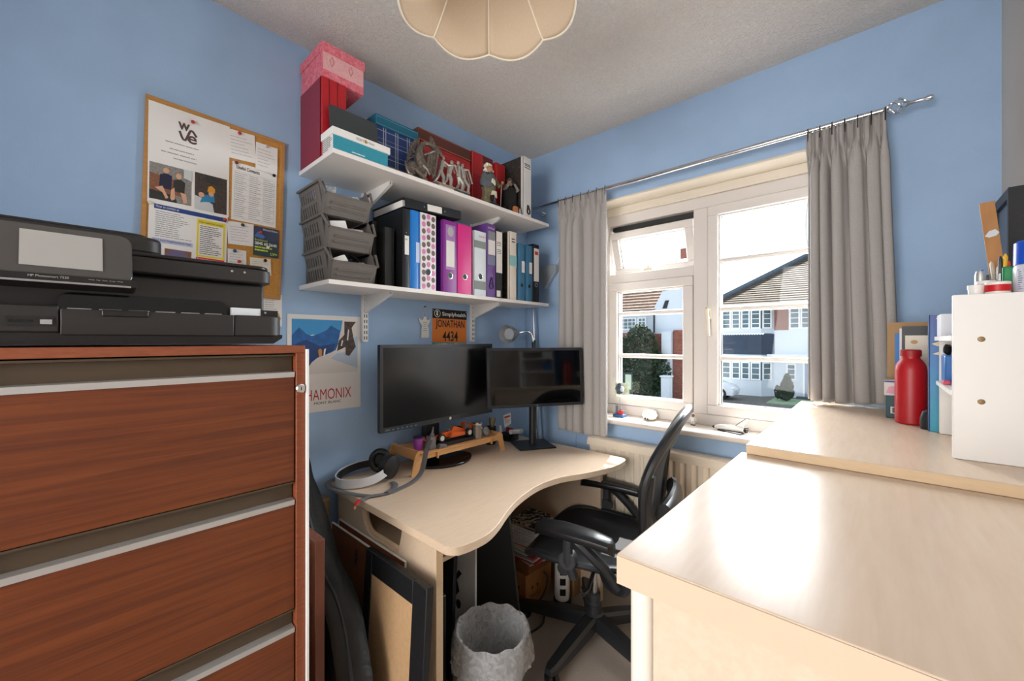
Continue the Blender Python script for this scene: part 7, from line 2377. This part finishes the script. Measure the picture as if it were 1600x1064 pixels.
mb.loft(rings)
bagm = mat('black_nylon', '#1b1b1c', 0.5, vary=0.3, scale=12, bump=0.6, bscale=18, bdist=0.012)
part('bag', mb, bagm, gb, ang=50)
mb = MB()
mb.tube([(x, 0.530, z_) for x, z_ in oc], 0.005, 6, loop=True)
part('zip', mb, mat('grey_zip', '#343436', 0.5), gb)
part('orange_tag', MB().add([(0.366, 0.4795, 0.555), (0.392, 0.4795, 0.548), (0.402, 0.4795, 0.512), (0.370, 0.4795, 0.520)], [(0, 1, 2, 3)]).add([(0.366, 0.4815, 0.555), (0.392, 0.4815, 0.548), (0.402, 0.4815, 0.512), (0.370, 0.4815, 0.520)], [(3, 2, 1, 0)]), mat('orange_tag', '#c8863c', 0.6), gb)

# boards leaning against the desk end
M_HARD = mat('brown_hardboard', '#7a4524', 0.7, vary=0.12, scale=50, bump=0.15, bscale=300)


def leaning(name, label, x0, x1, h, ybot, ytop, th, m, edge=None, cat='board'):
    root = thing(name, label, cat, ((x0 + x1) / 2, ybot, 0))
    F = Frame((x0, ybot, 0.0015), (1, 0, 0), (0, ytop - ybot, h))
    L = math.hypot(h, ytop - ybot)
    mb = MB()
    F.rect(mb, 0, x1 - x0, 0, L, -th, 0)
    part('panel', mb, m, root)
    if edge:
        mb = MB()
        w_ = x1 - x0
        F.rect(mb, 0, w_, L, L + 0.003, -th, 0.0006)
        F.rect(mb, -0.003, 0, 0, L + 0.003, -th, 0.0006)
        F.rect(mb, w_, w_ + 0.003, 0, L + 0.003, -th, 0.0006)
        part('edging', mb, edge, root)
    return root, F, L


leaning('hardboard_panel', 'brown hardboard picture back with white edge, the rear one against the desk end', 0.110, 0.556, 0.590, 0.690, 0.712, 0.006, M_HARD, M_WHITE)
r_, F, L = leaning('hardboard_panel', 'brown hardboard picture back with white edge and hook, middle one of the leaning boards', 0.088, 0.540, 0.578, 0.664, 0.694, 0.006, M_HARD, M_WHITE)
part('hanging_hook', MB().tube([F.p(0.20, L - 0.03, 0.003), F.p(0.205, L - 0.055, 0.004), F.p(0.198, L - 0.075, 0.004), F.p(0.205, L - 0.082, 0.004)], 0.003, 6), M_DARK, r_)
part('hanging_hook', MB().tube([F.p(0.012, L - 0.15, 0.003), F.p(0.016, L - 0.175, 0.004)], 0.004, 6), M_DARK, r_)
r_, F, L = leaning('framed_board', 'back of a black framed picture with tan card, front one of the leaning boards', 0.428, 0.748, 0.608, 0.622, 0.656, 0.018, mat('tan_card', '#b8946c', 0.8, vary=0.06, scale=90, bump=0.1, bscale=400))
M_TAPE = mat('black_gummed_tape', '#17171a', 0.45, bump=0.3, bscale=60, bdist=0.004)
w_ = 0.32
for (a0, a1, b0, b1) in ((-0.004, 0.036, 0, L + 0.004), (w_ - 0.060, w_ + 0.004, 0, L + 0.004), (0.036, w_ - 0.060, L - 0.062, L + 0.004), (0.036, w_ - 0.060, 0, 0.05)):
    mb = MB()
    F.rect(mb, a0, a1, b0, b1, -0.020, 0.003)
    part('frame_strip', mb, M_TAPE, r_, bevel=0.002)

# computer and dark panels behind the bin
pc = thing('computer_tower', 'black computer tower with grey side under the left of the desk', 'computer', (0.42, 0.87, 0))
part('case', MB().box(0.20, 0.575, 0.762, 0.862, 0.012, 0.43), M_BLACK, pc, bevel=0.004)
part('grey_side', MB().box(0.575, 0.581, 0.765, 0.797, 0.02, 0.42), mat('pc_grey', '#8c8c88', 0.4), pc)
part('feet', MB().box(0.22, 0.25, 0.77, 0.855, 0, 0.012).box(0.53, 0.56, 0.77, 0.855, 0, 0.012), M_BLACK, pc)


def lean3(name, label, c0, c1, zb0, zt, dtop, th, m, cat='panel'):
    """panel standing on the line c0-c1, top displaced by dtop"""
    A, B = Vector((c0[0], c0[1], zb0)), Vector((c1[0], c1[1], zb0))
    up = Vector((dtop[0], dtop[1], zt - zb0))
    F = Frame(A, B - A, up)
    root = thing(name, label, cat, ((A + B) / 2))
    mb = MB()
    F.rect(mb, 0, (B - A).length, 0, up.length, -th, 0)
    part('panel', mb, m, root, bevel=0.002)
    return root, F, (B - A).length, up.length


r_, F, w_, L = lean3('flat_screen', 'thin black flat screen leaning under the desk behind the end panel', (0.38, 0.905), (0.500, 0.935), 0.002, 0.52, (0.04, -0.010), 0.02, M_BLACK, cat='screen')
r_, F, w_, L = lean3('printed_bag', 'white printed carrier bag with black and orange print under the desk', (0.30, 1.02), (0.50, 1.06), 0.002, 0.50, (-0.03, 0.03), 0.012, mat('bag_white', '#cfcdca', 0.45, bump=0.3, bscale=20, bdist=0.01), cat='carrier bag')
mb = MB()
F.poly(mb, [(w_ * 0.5, L * 0.50), (w_ * 0.62, L * 0.56), (w_ * 0.56, L * 0.64), (w_ * 0.68, L * 0.70), (w_ * 0.60, L * 0.72), (w_ * 0.48, L * 0.64)], 0.0008)
F.poly(mb, ell(w_ * 0.60, L * 0.46, w_ * 0.06, L * 0.035), 0.0008)
part('black_print', mb, M_INK, r_, flat=True)
mb = MB()
for k in range(6):
    F.poly(mb, ell(w_ * (0.2 + 0.13 * k), L * (0.26 + 0.02 * (k % 2)), w_ * 0.05, L * 0.03), 0.0008)
part('orange_print', mb, mat('salmon_print', '#c98a70', 0.6), r_, flat=True)
r_, F, w_, L = lean3('black_board', 'large black board with metal edge leaning under the desk', (0.36, 1.135), (0.545, 1.285), 0.002, 0.560, (-0.02, -0.06), 0.012, mat('matt_black_board', '#0f0f11', 0.6), cat='board')
mb = MB()
F.rect(mb, w_, w_ + 0.006, 0, L, -0.014, 0.003)
part('metal_edge', mb, mat('dull_edge', '#4c4a48', 0.4, metal=0.5), r_)

# cable tangle
mb = MB()
rnd = random.Random(21)
for k in range(9):
    p = Vector((0.60 + rnd.uniform(-0.03, 0.05), 0.86 + rnd.uniform(-0.03, 0.03), 0.006))
    pts = []
    for i in range(7):
        pts.append(Vector((p.x, p.y, max(0.005, p.z))))
        p = p + Vector((rnd.uniform(-0.07, 0.07), rnd.uniform(-0.04, 0.05), rnd.uniform(-0.08, 0.09)))
        p.x = min(0.70, max(0.53, p.x))
        p.y = min(0.90, max(0.80, p.y)) if True else p.y
        p.z = min(0.28, p.z)
    pts = [Vector((min(0.70, max(0.612, q.x)), min(0.835, max(0.765, q.y)), q.z)) for q in pts]
    mb.tube(spline(pts, 5), 0.0028, 6)
tg = part('cable_tangle', mb, M_BLACK, None, loc=(0.64, 0.85, 0))
setp(tg, 'tangle of black cables on the floor between desk end and bin', 'cables', kind='stuff')

# ------------------------------------------------------------------ waste bin with liner
bx, by = 0.668, 0.985
wb = thing('waste_bin', 'grey round waste bin under the desk edge', 'waste bin', (bx, by, 0))
part('bin_body', MB().lathe([(0.092, 0.0), (0.118, 0.292), (0.121, 0.296), (0.114, 0.292), (0.089, 0.006), (0.001, 0.006)], (bx, by, 0), 36, cap=False), mat('grey_bin', '#6f7072', 0.5), wb)
M_LINER = film_mat('clear_bin_liner', (0.96, 0.96, 0.97), 0.24, 0.40, 40, 0.2)
rnd = random.Random(31)
rows = [(0.070, 0.060), (0.095, 0.16), (0.108, 0.24), (0.116, 0.292), (0.121, 0.304), (0.127, 0.300), (0.131, 0.27), (0.134, 0.235), (0.138, 0.205), (0.137, 0.19)]
N = 72
rings = []
for i, (r_, z_) in enumerate(rows):
    ring_ = []
    for k in range(N):
        a = 2 * math.pi * k / N
        wob = 0.0022 * math.sin(9 * a + i) + 0.0018 * math.sin(17 * a + 2 * i) + rnd.uniform(-0.0012, 0.0012)
        if i < 4:
            wob = -abs(wob) * 2.0 - 0.001
        elif i > 5:
            wob = abs(wob) * (1 + 0.5 * (i - 5))
        else:
            wob = abs(wob) * 0.6
        zz = z_ + (0.018 * math.sin(3 * a + 1) + 0.01 * math.sin(5 * a)) * max(0, (i - 6)) / 3 + 0.004 * math.sin(11 * a) * (i in (4, 5))
        ring_.append((bx + (r_ + wob) * math.cos(a), by + (r_ + wob) * math.sin(a), zz))
    rings.append(ring_)
ln_ = thing('bin_liner', 'translucent plastic liner folded over the rim of the waste bin', 'bin liner', (bx, by, 0.2))
part('film', MB().loft(rings, cap=False), M_LINER, ln_, ang=25)

# ------------------------------------------------------------------ cartons, magazines, basket
M_CARD = mat('brown_cardboard', '#a9743f', 0.8, vary=0.06, scale=30)
rz_ = 8
fx = thing('cardboard_box', 'brown cardboard box marked fragile on the floor under the desk', 'box', (0.335, 1.585, 0))
T = Matrix.Translation((0.335, 1.585, 0)) @ Matrix.Rotation(R(-3), 4, 'Z')
mb = MB()
mb.T = T
mb.box(-0.066, 0.066, -0.095, 0.095, 0.0, 0.150)
part('carton', mb, M_CARD, fx, bevel=0.002)
mb = MB()
mb.T = T
mb.box(-0.066, 0.066, -0.003, 0.003, 0.1502, 0.1508)
part('lid_seam', mb, mat('dark_card', '#7a5028', 0.8), fx)
F = Frame(T @ Vector((-0.066, -0.095, 0)), T.to_3x3() @ Vector((1, 0, 0)), (0, 0, 1))
F.text('FRAGILE', 0.030, 0.030, 0.075, 0.018, M_INK, fx, h=0.0006)
F2 = Frame(T @ Vector((0.066, -0.095, 0)), T.to_3x3() @ Vector((0, 1, 0)), (0, 0, 1))
F2.text('FRAGILE', 0.030, 0.030, 0.075, 0.018, M_INK, fx, h=0.0006)
for FF in (F, F2):
    mb = MB()
    for a in (0.040, 0.078):
        FF.poly(mb, [(a, 0.085), (a + 0.012, 0.085), (a + 0.009, 0.070), (a + 0.007, 0.068), (a + 0.007, 0.058), (a + 0.010, 0.056), (a + 0.002, 0.056), (a + 0.005, 0.058), (a + 0.005, 0.068), (a + 0.003, 0.070)], 0.0006)
    part('glass_symbols', mb, M_INK, fx, flat=True)
mb = MB()
mb.T = Matrix.Translation((0.338, 1.588, 0.1515)) @ Matrix.Rotation(R(2), 4, 'Z')
mb.box(-0.062, 0.062, -0.090, 0.090, 0.0, 0.058)
single('flat_carton', mb, mat('dark_cardboard', '#80522a', 0.8, vary=0.06, scale=30), 'flatter brown carton on top of the fragile box', 'box', (0.338, 1.588, 0.1515), bevel=0.002)
zz = 0.2105
cols = ['#c8c4be', '#b3262c', '#d8d4cc', '#8f969c', '#c23a3a', '#dcd8d2', '#a8b0b8', '#e4e0da', '#b84a40', '#d0ccc6']
labs = ['white', 'dark red', 'pale grey', 'slate grey', 'crimson', 'ivory', 'bluish grey', 'bright white', 'brick red', 'silver grey']
rnd = random.Random(2)
for k in range(10):
    mb = MB()
    mb.T = Matrix.Translation((0.345 + rnd.uniform(-0.012, 0.03), 1.585 + rnd.uniform(-0.01, 0.01), zz)) @ Matrix.Rotation(R(rnd.uniform(-14, 14)), 4, 'Z')
    th = rnd.uniform(0.006, 0.013)
    mb.box(-0.075, 0.075, -0.098, 0.098, 0, th)
    single('magazine', mb, mat('magazine_' + cols[k].lstrip('#'), cols[k], 0.4), '%s magazine in the pile on the cartons, number %s from the bottom' % (labs[k], ['one', 'two', 'three', 'four', 'five', 'six', 'seven', 'eight', 'nine', 'ten'][k]), 'magazine', (0.345, 1.585, zz), group='magazines piled on the cartons under the desk')
    zz += th + 0.0004
bz = zz + 0.0005
bk_ = thing('paper_basket', 'white perforated plastic basket of papers on the magazine pile', 'basket', (0.35, 1.58, bz))
M_BSK = mat('white_basket', '#e2ded8', 0.5)
for (p0, p1) in (((0.265, 1.490), (0.445, 1.490)), ((0.445, 1.490), (0.445, 1.680)), ((0.445, 1.680), (0.265, 1.680)), ((0.265, 1.680), (0.265, 1.490))):
    A, B = Vector((*p0, bz)), Vector((*p1, bz))
    F = Frame(A, B - A, (0, 0, 1))
    w_ = (B - A).length
    mb = MB()
    for b in (0.0, 0.016, 0.032, 0.048, 0.064):
        F.rect(mb, 0, w_, b, b + 0.009, -0.0025, 0)
    n = int(w_ / 0.014)
    for k in range(n + 1):
        a = min(w_ - 0.007, k * w_ / n)
        F.rect(mb, a, a + 0.007, 0, 0.073, -0.0024, -0.0001)
    part('perforated_side', mb, M_BSK, bk_)
part('basket_floor', MB().box(0.265, 0.445, 1.490, 1.680, bz, bz + 0.002), M_BSK, bk_)
for k, (c_, lb) in enumerate((('#4a3f3a', 'dark photo magazine lying in the white basket'), ('#c4a684', 'tan covered magazine lying in the white basket'), ('#3a3c40', 'swirl patterned black magazine on top in the white basket'))):
    mb = MB()
    mb.T = Matrix.Translation((0.352, 1.585, bz + 0.060 + k * 0.011)) @ Matrix.Rotation(R((-6, 9, 3)[k]), 4, 'Z') @ Matrix.Rotation(R(3), 4, 'X')
    mb.box(-0.070, 0.070, -0.078, 0.078, 0, 0.008)
    single('magazine', mb, ramp_mat('swirl_cover', [(0.48, '#2c2a2c'), (0.52, '#d8d0c4')], t_noise(18, 2, 0.5, 3.0), rough=0.3) if k == 2 else mat('magazine_' + c_.lstrip('#'), c_, 0.35, vary=0.4, scale=40), lb, 'magazine', (0.352, 1.585, bz + 0.06 + k * 0.011))
# power tower and leads
tw = thing('power_tower', 'white round power socket tower with black outlets on the floor', 'socket tower', (0.50, 1.640, 0))
part('foot', MB().lathe([(0.044, 0.0), (0.044, 0.016), (0.038, 0.022)], (0.50, 1.640, 0), 28), M_BLACK, tw)
part('column', MB().lathe([(0.035, 0.022), (0.037, 0.05), (0.036, 0.19), (0.030, 0.21), (0.012, 0.216)], (0.50, 1.640, 0), 28), M_WHITE, tw)
for zz in (0.052, 0.102, 0.150):
    a = R(-50)
    c = Vector((0.50 + 0.0365 * math.cos(a), 1.640 + 0.0365 * math.sin(a), zz + 0.016))
    F = Frame(c - Vector((-math.sin(a), math.cos(a), 0)) * 0.014 - Vector((0, 0, 0.016)), (-math.sin(a), math.cos(a), 0), (0, 0, 1))
    mb = MB()
    F.rect(mb, 0, 0.028, 0, 0.032, -0.006, 0.002)
    part('outlet', mb, M_BLACK, tw, bevel=0.002)
single('power_lead', MB().tube(spline([(0.48, 1.592, 0.006), (0.48, 1.54, 0.006), (0.505, 1.49, 0.006), (0.53, 1.44, 0.006), (0.52, 1.36, 0.006), (0.48, 1.32, 0.006)], 6), 0.0045, 8), M_BLACK, 'black power lead running from the socket tower across the carpet', 'cable', (0.46, 1.5, 0))
single('plug_lead', MB().tube(spline([(0.412, 1.60, 0.135), (0.432, 1.61, 0.11), (0.436, 1.59, 0.06), (0.43, 1.53, 0.016), (0.40, 1.455, 0.006), (0.36, 1.40, 0.006), (0.40, 1.34, 0.006)], 6), 0.0042, 8), M_BLACK, 'thin black lead with grey plug curling round the fragile box', 'cable', (0.42, 1.5, 0))
single('white_lead', MB().tube(spline([(0.70, 1.848, 0.20), (0.78, 1.848, 0.11), (0.86, 1.848, 0.06), (0.95, 1.848, 0.02), (1.05, 1.846, 0.006)], 6), 0.0025, 6), M_WHITE, 'thin white lead hanging behind the chair base', 'cable', (0.85, 1.75, 0.05))
single('brown_carton', MB().box(0.412, 0.528, 1.700, 1.762, 0.0, 0.145), mat('pale_cardboard', '#a5825a', 0.8, vary=0.05, scale=30), 'pale brown carton against the desk end panel behind the chair', 'box', (0.47, 1.73, 0), bevel=0.002)

# grey wedge panel with white cord on the window wall beside the shelf end
root = thing('wall_panel', 'grey wedge-shaped panel with a white cord on the window wall by the shelf end', 'wall panel', (0.19, 1.95, 1.68))
part('panel', MB().prism([(0.140, 1.640), (0.165, 1.590), (0.255, 1.690), (0.255, 1.728), (0.140, 1.735)], 1.925, 1.956, 'y'), mat('pale_grey_plastic', '#9aa2aa', 0.5), root, bevel=0.003)
part('cord', MB().tube(spline([(0.250, 1.935, 1.725), (0.275, 1.93, 1.77), (0.295, 1.92, 1.83), (0.305, 1.905, 1.90)], 5), 0.0015, 6), M_WHITE, root)
